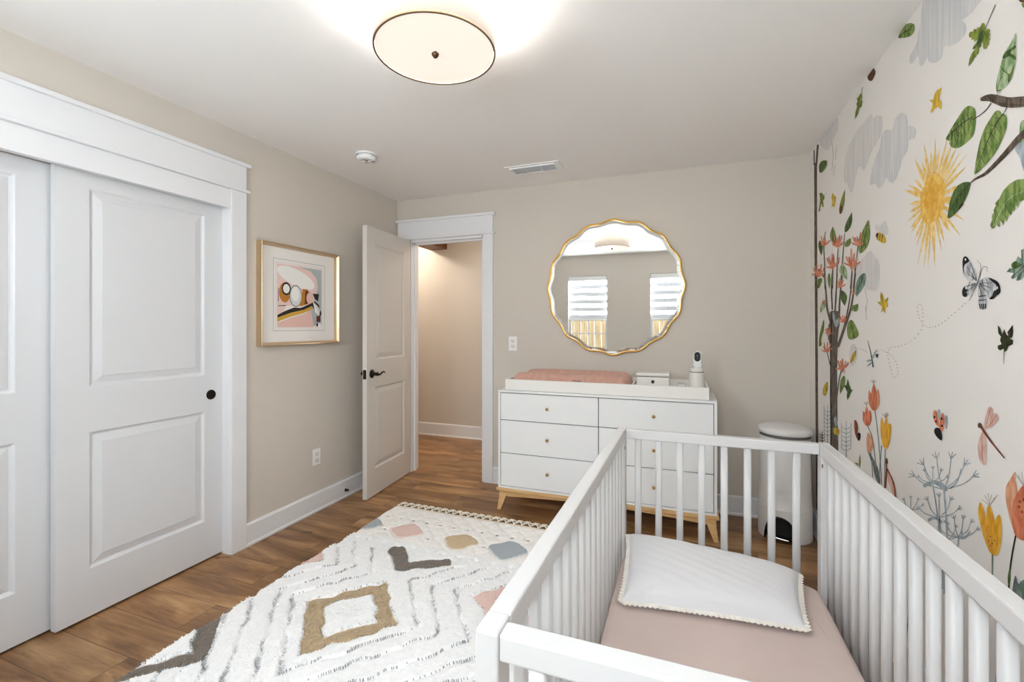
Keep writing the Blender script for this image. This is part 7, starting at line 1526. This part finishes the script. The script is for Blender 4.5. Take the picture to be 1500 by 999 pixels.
('redbrown',3,'5323 1690 5305 1701 5278 1701 5255 1695 5239 1682 5225 1662 5217 1643 5220 1624 5227 1605 5227 1590 5207 1582 5179 1578 5162 1571 5166 1555 5181 1535 5199 1522 5216 1519 5235 1523 5255 1532 5276 1546 5297 1565 5313 1588 5323 1622 5327 1662'),
('black',4,'5227 1590 5206 1599 5175 1602 5153 1598 5149 1584 5153 1563 5162 1546 5176 1533 5193 1523 5208 1523 5220 1541 5229 1569'),
('redbrown',3,'4594 1494 4593 1483 4590 1468 4588 1448 4589 1423 4595 1386 4605 1341 4615 1297 4623 1266 4581 1278 4576 1308 4569 1351 4562 1396 4558 1432 4560 1457 4564 1476 4570 1491 4574 1501'),
('redbrown',3,'4576 1439 4550 1424 4512 1402 4474 1377 4447 1350 4433 1318 4426 1280 4423 1245 4420 1220 4382 1235 4387 1258 4393 1293 4402 1330 4419 1363 4449 1389 4490 1414 4529 1434 4557 1449'),
('pink',2,'4560 1446 4534 1442 4498 1425 4466 1403 4439 1375 4416 1342 4401 1311 4398 1280 4404 1250 4417 1236 4440 1248 4470 1277 4499 1306 4523 1329 4545 1351 4560 1373 4568 1402 4569 1430'),
('brown',4,'4587 1518 4580 1526 4569 1531 4560 1530 4552 1521 4547 1506 4546 1493 4555 1484 4569 1477 4581 1476 4586 1487 4589 1504'),
('olive2',3,'5180 1272 5173 1278 5166 1287 5160 1295 5156 1304 5152 1315 5150 1325 5149 1335 5149 1344 5150 1353 5152 1362 5155 1371 5159 1379 5162 1386 5166 1392 5168 1398 5171 1401 5174 1397 5178 1389 5182 1381 5187 1372 5192 1361 5196 1350 5200 1340 5203 1330 5204 1320 5205 1310 5204 1300 5201 1292 5198 1285 5193 1279 5187 1274'),
('olive2',3,'5208 1290 5207 1292 5210 1295 5213 1296 5218 1298 5224 1299 5231 1299 5239 1299 5247 1298 5256 1297 5265 1296 5275 1294 5284 1292 5293 1290 5301 1288 5308 1287 5313 1286 5311 1285 5307 1284 5303 1282 5299 1281 5293 1279 5286 1278 5280 1278 5273 1277 5266 1277 5258 1277 5249 1279 5240 1280 5231 1282 5223 1284 5214 1287'),
('yellow3',3,'3188 1382 3202 1377 3218 1375 3235 1379 3251 1391 3268 1410 3283 1430 3296 1451 3307 1474 3317 1496 3327 1517 3336 1536 3339 1557 3336 1582 3327 1608 3317 1623 3306 1620 3293 1606 3283 1590 3278 1569 3274 1547 3271 1538 3267 1555 3263 1586 3258 1611 3250 1624 3239 1631 3230 1632 3221 1625 3212 1610 3205 1597 3200 1585 3197 1574 3192 1570 3184 1579 3175 1595 3166 1607 3158 1612 3151 1614 3145 1610 3139 1599 3135 1582 3133 1561 3134 1533 3137 1500 3141 1471 3147 1447 3154 1425 3161 1408 3169 1396 3177 1388'),
('yellow4',4,'3188 1390 3178 1401 3170 1417 3165 1433 3161 1449 3159 1467 3159 1484 3162 1500 3166 1514 3172 1529 3179 1542 3187 1556 3196 1568 3205 1579 3214 1588 3220 1596 3226 1600 3230 1592 3233 1579 3237 1564 3241 1547 3245 1528 3248 1509 3249 1491 3249 1473 3248 1456 3245 1441 3239 1426 3231 1413 3222 1403 3212 1395 3200 1389'),
('orange3',4,'3195 1386 3189 1396 3187 1408 3186 1420 3188 1432 3192 1444 3197 1456 3205 1467 3213 1476 3223 1485 3234 1494 3246 1502 3259 1509 3271 1515 3282 1520 3291 1525 3298 1527 3299 1521 3297 1511 3296 1499 3295 1487 3292 1473 3288 1459 3284 1446 3278 1434 3272 1422 3264 1412 3253 1403 3242 1395 3231 1390 3219 1386 3206 1384'),
('thin',2,'3234 1630 3166 1715 3170 1715 3236 1631'),
('thin',2,'3234 1630 3191 1693 3195 1693 3236 1630'),
('thin',2,'3234 1631 3218 1698 3223 1696 3236 1630'),
('thin',2,'3234 1631 3247 1696 3252 1694 3236 1630'),
('thin',2,'3234 1631 3276 1674 3280 1671 3236 1630'),
('thin',2,'3234 1631 3304 1643 3307 1640 3236 1629'),
('brown',5,'3233 1464 3226 1471 3219 1470 3226 1462'),
('brown',5,'3247 1435 3240 1443 3233 1441 3240 1434'),
('brown',5,'3216 1432 3209 1440 3202 1438 3209 1431'),
('brown',5,'3195 1458 3188 1465 3181 1464 3188 1457'),
('brown',5,'3233 1413 3226 1421 3219 1420 3226 1412'),
('slate',2,'3220 1375 3220 1353 3220 1323 3220 1287 3220 1247 3219 1198 3218 1140 3217 1086 3217 1049 3204 1056 3205 1093 3206 1147 3207 1204 3208 1253 3208 1293 3208 1329 3208 1359 3208 1380'),
('orange2',3,'3029 1568 3041 1572 3056 1593 3070 1618 3082 1644 3093 1673 3101 1701 3105 1728 3105 1753 3101 1776 3093 1795 3082 1811 3070 1828 3056 1848 3042 1869 3032 1879 3028 1874 3029 1858 3029 1841 3024 1826 3019 1808 3014 1784 3008 1748 3003 1706 3002 1666 3007 1626 3017 1589'),
('orange',4,'2995 1552 3011 1552 3027 1557 3039 1568 3047 1590 3052 1617 3054 1645 3054 1672 3052 1698 3047 1721 3039 1740 3028 1756 3017 1773 3003 1794 2988 1815 2973 1828 2959 1828 2946 1819 2931 1812 2912 1814 2892 1818 2877 1811 2868 1787 2863 1754 2864 1720 2871 1688 2883 1657 2897 1629 2911 1607 2928 1588 2945 1574 2961 1563 2978 1555'),
('orange2',3,'2917 1591 2905 1600 2891 1636 2877 1676 2862 1718 2847 1764 2838 1806 2836 1842 2839 1875 2844 1899 2853 1914 2865 1921 2877 1918 2888 1900 2899 1870 2910 1839 2922 1810 2932 1778 2938 1741 2935 1685 2927 1625'),
('thin',2,'2972 1828 2908 1903 2911 1904 2974 1828'),
('thin',2,'2972 1828 2932 1889 2935 1889 2974 1828'),
('thin',2,'2972 1828 2958 1905 2961 1904 2974 1828'),
('thin',2,'2972 1829 2985 1890 2988 1889 2974 1828'),
('thin',2,'2972 1829 3012 1867 3015 1865 2974 1828'),
('thin',2,'2972 1829 3038 1873 3041 1871 2974 1827'),
('redbrown',5,'3006 1736 3004 1740 2999 1745 2995 1748 2990 1748 2985 1747 2983 1744 2985 1740 2990 1735 2995 1732 2999 1731 3004 1733'),
('redbrown',5,'2977 1756 2975 1760 2970 1765 2966 1768 2961 1768 2956 1767 2954 1764 2956 1760 2961 1755 2966 1752 2970 1752 2975 1754'),
('redbrown',5,'3014 1707 3011 1711 3007 1717 3002 1720 2997 1720 2992 1719 2990 1716 2992 1712 2997 1707 3002 1704 3007 1703 3011 1705'),
('redbrown',5,'2992 1690 2989 1694 2985 1699 2980 1703 2975 1703 2971 1701 2969 1699 2971 1695 2975 1690 2980 1686 2985 1686 2989 1688'),
('darkgreen',2,'3034 1559 3039 1541 3046 1515 3054 1485 3060 1456 3066 1428 3072 1399 3077 1369 3081 1340 3084 1313 3086 1285 3088 1258 3091 1230 3093 1197 3096 1162 3098 1130 3100 1108 3086 1116 3084 1138 3082 1169 3079 1204 3077 1237 3075 1265 3073 1292 3071 1319 3068 1346 3064 1375 3059 1404 3054 1432 3048 1460 3041 1489 3034 1518 3027 1544 3023 1562'),
('green2',2,'3081 1277 3078 1281 3075 1288 3072 1294 3070 1301 3069 1309 3067 1317 3067 1324 3067 1331 3067 1338 3068 1345 3069 1352 3070 1358 3071 1364 3072 1368 3073 1373 3074 1375 3076 1372 3077 1366 3079 1360 3081 1353 3083 1345 3085 1337 3087 1329 3088 1321 3089 1313 3089 1306 3089 1299 3088 1292 3087 1287 3086 1282 3083 1278'),
('slate',2,'3054 1244 3053 1277 3044 1323 3035 1353 3027 1352 3019 1335 3009 1325 2998 1335 2986 1352 2973 1365 2958 1370 2943 1371 2931 1367 2923 1357 2917 1342 2917 1325 2922 1303 2932 1279 2945 1260 2962 1254 2982 1253 3002 1253 3022 1246 3042 1238'),
('bluegreen',3,'3014 1257 3014 1275 3009 1305 3002 1329 2993 1345 2982 1356 2973 1360 2966 1352 2960 1338 2959 1322 2963 1308 2971 1293 2980 1280 2992 1268 3005 1257'),
('green2',2,'4154 320 4144 320 4139 320 4136 320 4137 320 4140 320 4146 320 4154 320 4162 320 4172 320 4182 320 4193 320 4204 320 4213 320 4221 320 4227 320 4231 320 4235 320 4240 320 4244 320 4248 320 4250 320 4248 320 4244 320 4237 320 4227 320 4214 320 4201 320 4186 320 4169 320'),
('darkgreen',2,'4071 320 4062 320 4056 320 4053 320 4050 320 4049 320 4048 320 4049 320 4050 320 4051 320 4053 320 4055 320 4056 320 4058 320 4059 320 4058 320 4059 320 4067 320 4078 320 4090 320 4102 320 4113 320 4124 320 4131 320 4136 320 4138 320 4136 320 4131 320 4122 320 4112 320 4100 320 4085 320'),
('bluegrey',2,'3997 320 3987 320 3977 320 3969 320 3961 320 3953 320 3946 320 3940 320 3934 320 3930 320 3925 320 3921 320 3916 320 3913 320 3910 320 3906 320 3905 320 3913 320 3925 320 3938 320 3953 320 3967 320 3981 320 3993 320 4003 320 4012 320 4017 320 4020 320 4018 320 4013 320 4006 320'),
('olive',2,'3940 320 3930 320 3921 320 3916 320 3913 320 3915 320 3920 320 3928 320 3938 320 3950 320 3964 320 3979 320 3995 320 4009 320 4022 320 4031 320 4028 320 4026 320 4024 320 4022 320 4018 320 4015 320 4010 320 4005 320 3999 320 3991 320 3982 320 3973 320 3963 320 3951 320'),
('green2',2,'3824 320 3813 320 3802 320 3794 320 3787 320 3781 320 3776 320 3774 320 3773 320 3775 320 3777 320 3780 320 3783 320 3786 325 3788 350 3791 362 3797 344 3804 320 3812 320 3821 320 3830 320 3838 320 3845 320 3851 320 3855 320 3857 320 3856 320 3853 320 3849 320 3843 320 3834 320'),
('green2',2,'3795 320 3790 320 3788 320 3789 320 3790 320 3792 320 3795 320 3798 320 3801 320 3804 320 3807 320 3809 320 3811 320 3813 320 3815 320 3820 320 3826 320 3834 320 3841 320 3848 320 3853 320 3857 320 3858 320 3857 320 3854 320 3847 320 3839 320 3829 320 3819 320 3806 320'),
('bluegrey',2,'3699 320 3694 320 3691 320 3690 320 3692 320 3694 320 3698 320 3704 320 3711 320 3719 320 3728 320 3737 320 3748 320 3757 320 3766 320 3774 320 3779 320 3780 320 3779 320 3777 320 3775 320 3772 320 3768 320 3763 320 3756 320 3748 320 3739 320 3730 320 3720 320 3709 320'),
('slate',2,'3667 320 3659 320 3648 320 3638 320 3628 320 3618 320 3610 320 3603 320 3598 320 3594 320 3591 320 3589 320 3588 320 3588 321 3589 338 3590 346 3593 335 3597 320 3602 320 3608 320 3614 320 3621 320 3628 320 3635 320 3642 320 3649 320 3655 320 3660 320 3664 320 3667 320 3669 320'),
('darkgreen',2,'3598 320 3595 320 3594 320 3596 320 3599 320 3604 320 3610 320 3617 320 3624 320 3633 320 3642 320 3651 346 3661 369 3669 389 3676 408 3681 418 3681 405 3678 382 3676 357 3674 328 3671 320 3667 320 3663 320 3658 320 3653 320 3646 320 3639 320 3630 320 3623 320 3614 320 3606 320'),
('bluegrey',2,'3547 320 3543 320 3540 320 3539 320 3538 320 3539 320 3540 320 3541 320 3542 320 3541 320 3545 320 3552 320 3558 320 3566 320 3572 320 3578 320 3582 320 3584 320 3585 320 3584 320 3581 320 3576 320 3570 320 3563 320 3554 320'),
('olive',2,'3483 320 3474 320 3466 320 3461 320 3458 320 3457 320 3460 320 3465 341 3472 367 3480 391 3490 415 3501 436 3512 455 3522 470 3531 485 3538 492 3539 479 3539 457 3540 433 3540 406 3540 375 3540 343 3539 320 3537 320 3535 320 3531 320 3525 320 3518 320 3511 320 3503 320 3493 320'),
('olive',2,'3434 320 3424 320 3412 320 3402 320 3393 320 3384 320 3377 326 3373 355 3370 382 3369 408 3369 433 3370 458 3372 481 3375 501 3378 517 3381 533 3384 540 3387 529 3392 508 3397 485 3404 459 3411 429 3418 398 3424 367 3430 337 3435 320 3439 320 3442 320 3444 320 3443 320 3440 320'),
('bluegrey',2,'3362 320 3354 320 3345 320 3337 320 3330 320 3323 327 3316 352 3311 375 3307 398 3304 420 3302 441 3300 463 3300 482 3299 499 3300 514 3299 528 3300 534 3303 525 3308 508 3314 489 3320 468 3327 444 3334 419 3340 394 3346 370 3351 346 3356 322 3360 320 3363 320 3365 320'),
('olive',2,'3331 320 3324 320 3319 320 3316 320 3313 337 3311 364 3310 392 3310 419 3311 445 3311 471 3312 497 3314 523 3315 548 3316 570 3317 589 3317 608 3318 617 3323 603 3330 579 3338 554 3346 525 3354 493 3361 460 3366 429 3369 400 3371 371 3370 344 3367 320 3363 320 3357 320 3349 320 3340 320'),
('olive',2,'3271 320 3268 320 3266 346 3266 374 3266 405 3267 440 3268 477 3270 512 3272 547 3274 582 3277 617 3279 653 3282 687 3284 717 3286 743 3287 768 3289 781 3291 766 3295 737 3298 707 3302 673 3305 634 3307 594 3309 556 3309 518 3308 482 3306 446 3302 411 3297 379 3291 352 3285 330 3278 320'),
('bluegrey',2,'3204 360 3198 377 3192 406 3187 435 3182 467 3178 503 3174 540 3171 575 3169 609 3168 643 3167 677 3166 711 3166 744 3167 772 3167 796 3167 819 3168 831 3171 816 3175 790 3181 762 3186 730 3192 693 3198 655 3203 618 3207 581 3211 545 3213 510 3214 474 3215 441 3214 413 3212 390 3209 369'),
('darkgreen',2,'3183 378 3178 392 3173 415 3168 439 3164 465 3161 494 3157 524 3155 553 3153 581 3151 609 3150 637 3149 665 3148 692 3147 715 3146 735 3145 754 3145 764 3149 752 3155 729 3161 705 3167 678 3174 647 3180 615 3185 584 3190 554 3193 524 3195 495 3196 467 3196 440 3194 418 3192 400 3188 384'),
('bluegrey',2,'3130 424 3122 437 3114 456 3108 475 3102 495 3097 517 3093 539 3090 560 3089 579 3088 598 3088 616 3089 634 3091 651 3093 665 3094 678 3096 690 3097 695 3101 686 3106 670 3111 652 3117 632 3124 609 3129 586 3135 563 3139 541 3142 520 3145 500 3145 480 3145 462 3143 447 3140 436 3136 426'),
('slate',2,'3082 465 3076 478 3070 499 3065 519 3061 541 3058 565 3056 589 3056 612 3056 633 3059 653 3062 672 3066 691 3071 708 3077 723 3082 735 3087 746 3090 752 3090 744 3089 729 3089 713 3088 695 3088 673 3088 651 3088 629 3088 607 3089 584 3089 562 3089 540 3088 518 3088 500 3087 485 3085 471'),
('olive',2,'3050 493 3046 505 3043 525 3042 544 3041 565 3041 588 3042 612 3043 635 3045 658 3048 680 3050 702 3053 724 3056 745 3059 764 3062 780 3063 796 3065 804 3068 792 3072 773 3076 751 3080 727 3084 700 3087 673 3089 647 3090 621 3089 597 3087 574 3083 553 3078 533 3072 517 3066 505 3058 495'),
('slate',2,'2998 537 2992 550 2985 571 2979 591 2974 613 2970 638 2965 663 2962 687 2960 710 2958 732 2956 755 2955 778 2954 799 2954 818 2954 834 2953 849 2953 857 2957 846 2964 827 2971 806 2978 783 2986 756 2993 729 2999 703 3005 677 3009 653 3012 629 3013 605 3013 584 3011 567 3008 553 3004 541'),
('green2',2,'2979 554 2978 562 2979 574 2981 586 2984 600 2987 615 2991 631 2996 646 3000 661 3005 677 3009 692 3014 707 3019 722 3023 735 3026 746 3029 758 3031 763 3031 755 3032 741 3032 727 3032 710 3032 691 3030 673 3028 655 3026 638 3022 622 3017 607 3011 593 3005 580 2998 570 2992 562 2985 556'),
('darkgreen',2,'2936 591 2932 604 2930 625 2929 647 2929 670 2930 697 2931 724 2933 750 2935 775 2938 801 2941 826 2944 851 2947 876 2951 897 2953 915 2956 933 2957 942 2959 930 2961 909 2964 887 2966 861 2969 832 2970 803 2971 774 2970 746 2969 719 2967 693 2963 668 2959 645 2954 625 2948 609 2942 596'),
('darkgreen',2,'2885 635 2882 648 2878 672 2875 696 2873 723 2870 754 2868 785 2867 815 2866 845 2865 875 2865 904 2865 934 2865 962 2865 987 2866 1008 2866 1029 2867 1039 2869 1027 2871 1005 2874 981 2877 954 2881 923 2884 891 2886 859 2889 828 2891 797 2892 767 2892 736 2892 708 2891 683 2890 662 2888 643'),
('bluegrey',2,'2857 659 2851 675 2845 700 2840 726 2836 754 2833 785 2830 817 2829 847 2829 876 2830 904 2832 932 2834 959 2837 986 2841 1008 2844 1027 2847 1046 2849 1055 2851 1043 2853 1021 2856 998 2859 970 2862 939 2865 907 2867 876 2869 845 2871 814 2871 784 2871 754 2870 726 2868 703 2866 683 2862 666'),
('olive',2,'2834 679 2832 690 2831 709 2831 728 2831 750 2832 775 2832 802 2833 827 2834 852 2834 878 2835 904 2835 930 2835 955 2835 978 2835 997 2834 1016 2834 1025 2837 1014 2840 993 2844 971 2848 946 2851 918 2854 889 2856 861 2857 834 2857 808 2856 782 2854 757 2851 734 2847 715 2843 699 2838 685'),
('slate',2,'4988 320 4985 320 4980 320 4979 320 4986 320 5006 320 5037 320 5069 320 5091 320 5116 320 5095 320 5064 320 5035 320 5015 320 5010 320 5013 320 5019 320 5023 320'),
('slate',2,'4766 320 4783 320 4809 320 4831 320 4835 320 4812 320 4770 320 4727 392 4699 541 4719 531 4749 381 4794 320 4837 320 4863 320 4860 320 4839 320 4814 320 4798 320'),
('slate',2,'4566 320 4580 320 4602 320 4623 320 4639 320 4646 320 4649 320 4649 358 4649 469 4669 459 4670 346 4671 320 4670 320 4664 320 4649 320 4628 320 4608 320 4594 320'),
('slate',2,'4384 320 4382 320 4379 320 4377 320 4378 320 4385 320 4395 403 4405 580 4412 704 4430 695 4424 570 4414 392 4405 320 4400 320 4403 320 4407 320 4410 320'),
('slate',2,'4218 320 4221 320 4225 320 4227 320 4222 320 4204 320 4178 463 4152 610 4135 712 4150 705 4168 602 4195 453 4223 320 4242 320 4248 320 4247 320 4244 320 4242 320'),
('slate',2,'4065 320 4053 320 4034 320 4020 320 4044 365 4084 439 4127 495 4157 536 4172 526 4143 484 4100 427 4061 352 4037 320 4038 320 4054 320 4074 320 4087 320'),
('slate',2,'3926 320 3917 320 3905 320 3894 320 3888 355 3892 494 3902 630 3914 748 3921 831 3935 824 3928 740 3917 621 3908 484 3905 344 3911 320 3923 320 3937 320 3946 320'),
('slate',2,'3796 320 3798 320 3799 320 3795 420 3783 594 3765 785 3748 957 3737 1075 3749 1069 3761 951 3779 778 3797 586 3810 409 3815 320 3816 320 3815 320'),
('yellow',3,'168 2852 108 2853 72 2883 55 2937 62 2999 122 2987 169 2953 186 2909'),
('yellow',3,'177 3836 196 3782 185 3729 148 3673 98 3635 87 3697 98 3763 126 3810'),
('palegreen',3,'-47 2540 -41 2599 -12 2658 38 2721 92 2766 76 2698 42 2625 2 2572'),
('green2',3,'-170 3404 -227 3413 -261 3447 -275 3503 -266 3562 -209 3543 -166 3504 -152 3459'),
('green',3,'1299 3869 1323 3817 1313 3778 1273 3748 1217 3736 1202 3792 1211 3841 1242 3867'),
('yellow',3,'1347 1394 1308 1379 1273 1389 1240 1419 1222 1460 1266 1468 1309 1458 1337 1435'),
('palegreen',3,'671 4417 726 4416 772 4388 810 4337 828 4279 768 4289 712 4321 679 4362'),
('green',3,'397 2466 383 2416 348 2382 292 2359 235 2355 259 2407 301 2450 346 2471'),
('green',3,'815 1289 804 1346 819 1406 856 1471 903 1519 906 1452 890 1379 861 1324'),
('olive',3,'1207 2350 1165 2368 1143 2402 1137 2451 1148 2499 1189 2472 1218 2431 1225 2391'),
('olive',3,'590 3835 565 3792 534 3781 496 3797 465 3836 496 3874 534 3890 565 3879'),
('yellow',3,'-243 1090 -229 1054 -237 1023 -264 994 -300 977 -309 1017 -301 1055 -280 1081'),
('palegreen',3,'-121 2925 -124 2977 -104 3032 -65 3090 -20 3133 -26 3071 -48 3005 -79 2956'),
('olive',3,'567 3107 593 3062 594 3011 572 2953 536 2907 515 2962 513 3024 528 3072'),
('olive',3,'190 2667 241 2702 291 2701 344 2668 381 2616 323 2589 261 2587 216 2611'),
('green2',3,'509 2921 502 2977 521 3036 561 3097 609 3142 608 3076 587 3005 555 2953'),
('palegreen',3,'-288 1939 -254 1908 -241 1866 -246 1812 -266 1766 -298 1806 -315 1856 -314 1900'),
('green',3,'572 1866 574 1918 601 1954 650 1979 705 1985 694 1931 663 1885 624 1862'),
('green2',3,'-258 2129 -208 2088 -184 2029 -181 1952 -200 1882 -248 1936 -280 2006 -285 2070'),
('green2',3,'1064 2758 1027 2720 982 2713 930 2731 888 2769 935 2802 989 2813 1032 2800'),
('yellow',3,'1256 1568 1213 1610 1189 1671 1180 1749 1190 1819 1232 1763 1263 1690 1272 1626'),
('palegreen',3,'814 2558 862 2521 886 2466 891 2394 876 2329 829 2378 798 2443 791 2503'),
('green',3,'889 3429 899 3491 937 3545 1000 3594 1066 3622 1044 3554 1000 3487 949 3445'),
('green2',3,'48 2651 73 2705 119 2734 183 2742 245 2727 209 2675 156 2637 103 2628'),
('olive',3,'1023 2462 1001 2397 950 2354 874 2326 798 2323 835 2390 894 2445 956 2471'),
('palegreen',3,'669 4430 667 4384 643 4345 599 4311 551 4292 562 4342 590 4390 624 4420'),
('yellow3',3,'1408 1578 1351 1625 1329 1692 1333 1778 1364 1854 1416 1791 1447 1711 1446 1640'),
('bluegrey',3,'670 1568 625 1626 616 1697 638 1780 684 1848 722 1776 736 1691 721 1622'),
('orange',3,'1021 908 978 968 972 1039 998 1121 1046 1187 1082 1113 1092 1028 1074 959'),
('bluegrey',3,'844 837 795 893 783 962 800 1047 841 1117 884 1048 903 964 891 894'),
('bluegrey',3,'761 779 717 838 709 908 732 991 778 1058 816 986 829 901 813 832'),
('orange',3,'971 856 932 919 932 990 964 1070 1016 1132 1046 1056 1050 970 1027 903'),
('orange2',3,'221 898 169 950 152 1019 164 1104 201 1177 248 1110 272 1028 265 957'),
('bluegrey',3,'331 733 284 789 272 859 290 943 333 1013 374 942 392 858 380 788'),
('bluegrey',3,'571 762 521 817 506 886 521 971 560 1042 605 974 626 890 617 820'),
('bluegrey',3,'77 1060 20 1107 -5 1174 -2 1260 27 1336 81 1274 114 1195 114 1124'),
('orange',3,'1528 1103 1472 1152 1451 1220 1457 1305 1489 1380 1540 1317 1570 1236 1568 1165'),
('bluegrey',3,'192 1268 153 1330 151 1401 180 1482 232 1545 263 1470 269 1384 248 1317'),
('orange2',3,'-75 1211 -126 1265 -141 1334 -126 1419 -87 1491 -42 1423 -21 1339 -30 1269'),
('yellow3',3,'520 1564 483 1628 484 1699 517 1778 571 1839 599 1763 602 1677 578 1610'),
('yellow3',3,'415 1469 361 1519 341 1587 349 1672 383 1747 433 1682 460 1601 456 1530'),
('bluegrey',3,'927 1770 877 1825 864 1894 880 1979 921 2050 964 1981 984 1897 973 1827'),
('orange2',3,'300 1505 257 1565 250 1635 274 1718 321 1785 357 1712 369 1627 352 1558'),
('bluegrey',3,'1391 1396 1351 1458 1349 1529 1378 1609 1428 1673 1461 1598 1468 1513 1446 1445'),
]
MC = dict(cloud=((213, 211, 209), (198, 199, 200)), cloud2=((218, 213, 209), (205, 203, 202)), sun=((234, 196, 110), (222, 172, 74)), sun2=((226, 178, 82), (214, 160, 62)), sunray=((236, 206, 140), (222, 180, 96)),
  green=((140, 158, 92), (92, 118, 56)), green2=((92, 114, 62), (58, 80, 40)), olive=((140, 148, 64), (92, 108, 46)), olive2=((150, 154, 84), (110, 112, 56)), palegreen=((178, 192, 156), (116, 146, 98)), bluegreen=((146, 164, 148), (96, 122, 104)),
  darkgreen=((58, 62, 36), (36, 36, 22)), trunk=((112, 98, 86), (78, 66, 56)), trunk2=((118, 108, 98), (86, 76, 68)), dark=((58, 50, 40), (42, 36, 30)), thin=((160, 148, 134), (138, 128, 116)), brown=((104, 74, 46), (72, 48, 30)),
  coral=((222, 156, 130), (204, 128, 102)), coral2=((222, 142, 110), (186, 96, 66)), orange=((208, 128, 94), (188, 102, 70)), orange2=((218, 164, 132), (202, 138, 104)), orange3=((224, 166, 60), (208, 146, 50)), yellow=((222, 188, 74), (184, 150, 52)), yellow2=((208, 180, 70), (160, 128, 40)),
  yellow3=((228, 178, 66), (208, 150, 44)), yellow4=((222, 166, 48), (204, 142, 38)), pink=((222, 190, 178), (206, 164, 150)), redbrown=((150, 82, 56), (110, 54, 36)), slate=((132, 140, 140), (98, 108, 106)), bluegrey=((170, 180, 184), (142, 152, 158)), wing=((206, 206, 208), (160, 160, 164)), black=((40, 38, 38), (24, 22, 22)), white=((230, 228, 226), (214, 212, 210)))
mk = list(MC); mmats = [mat('wallpaper_ground', srgb(229, 225, 220), .8, spec=.2)]
for k_ in mk:
    sc = (1, 90, 4) if k_ in ('cloud', 'cloud2') else ((1, 45, 45) if k_.startswith('sun') else (1, 70, 25))
    mmats.append(mat('print_'+k_, srgb(*MC[k_][0]), .8, col2=srgb(*MC[k_][1]), scale=sc, detail=5, spec=.2, contrast=(.42, .58)))
q = MB(); q.box(XR, XR+.12, YF-.1, YB+T, 0, ZC)
from mathutils.geometry import tessellate_polygon
for i_, (k_, L_, pts) in enumerate(MURAL):
    v = list(map(int, pts.split())); P = [(v[i]/2000, v[i+1]/2000) for i in range(0, len(v), 2)]
    x_ = XR-.0004*L_-.000012*(i_ % 28); vv = [q.bm.verts.new((x_, y, z)) for y, z in P]
    for t_ in tessellate_polygon([[Vector((y, z, 0)) for y, z in P]]):
        if len(set(t_)) == 3:
            try: f = q.bm.faces.new([vv[j] for j in t_]); f.material_index = 1+mk.index(k_)
            except ValueError: pass
struct(q.build('wall_right', mmats))
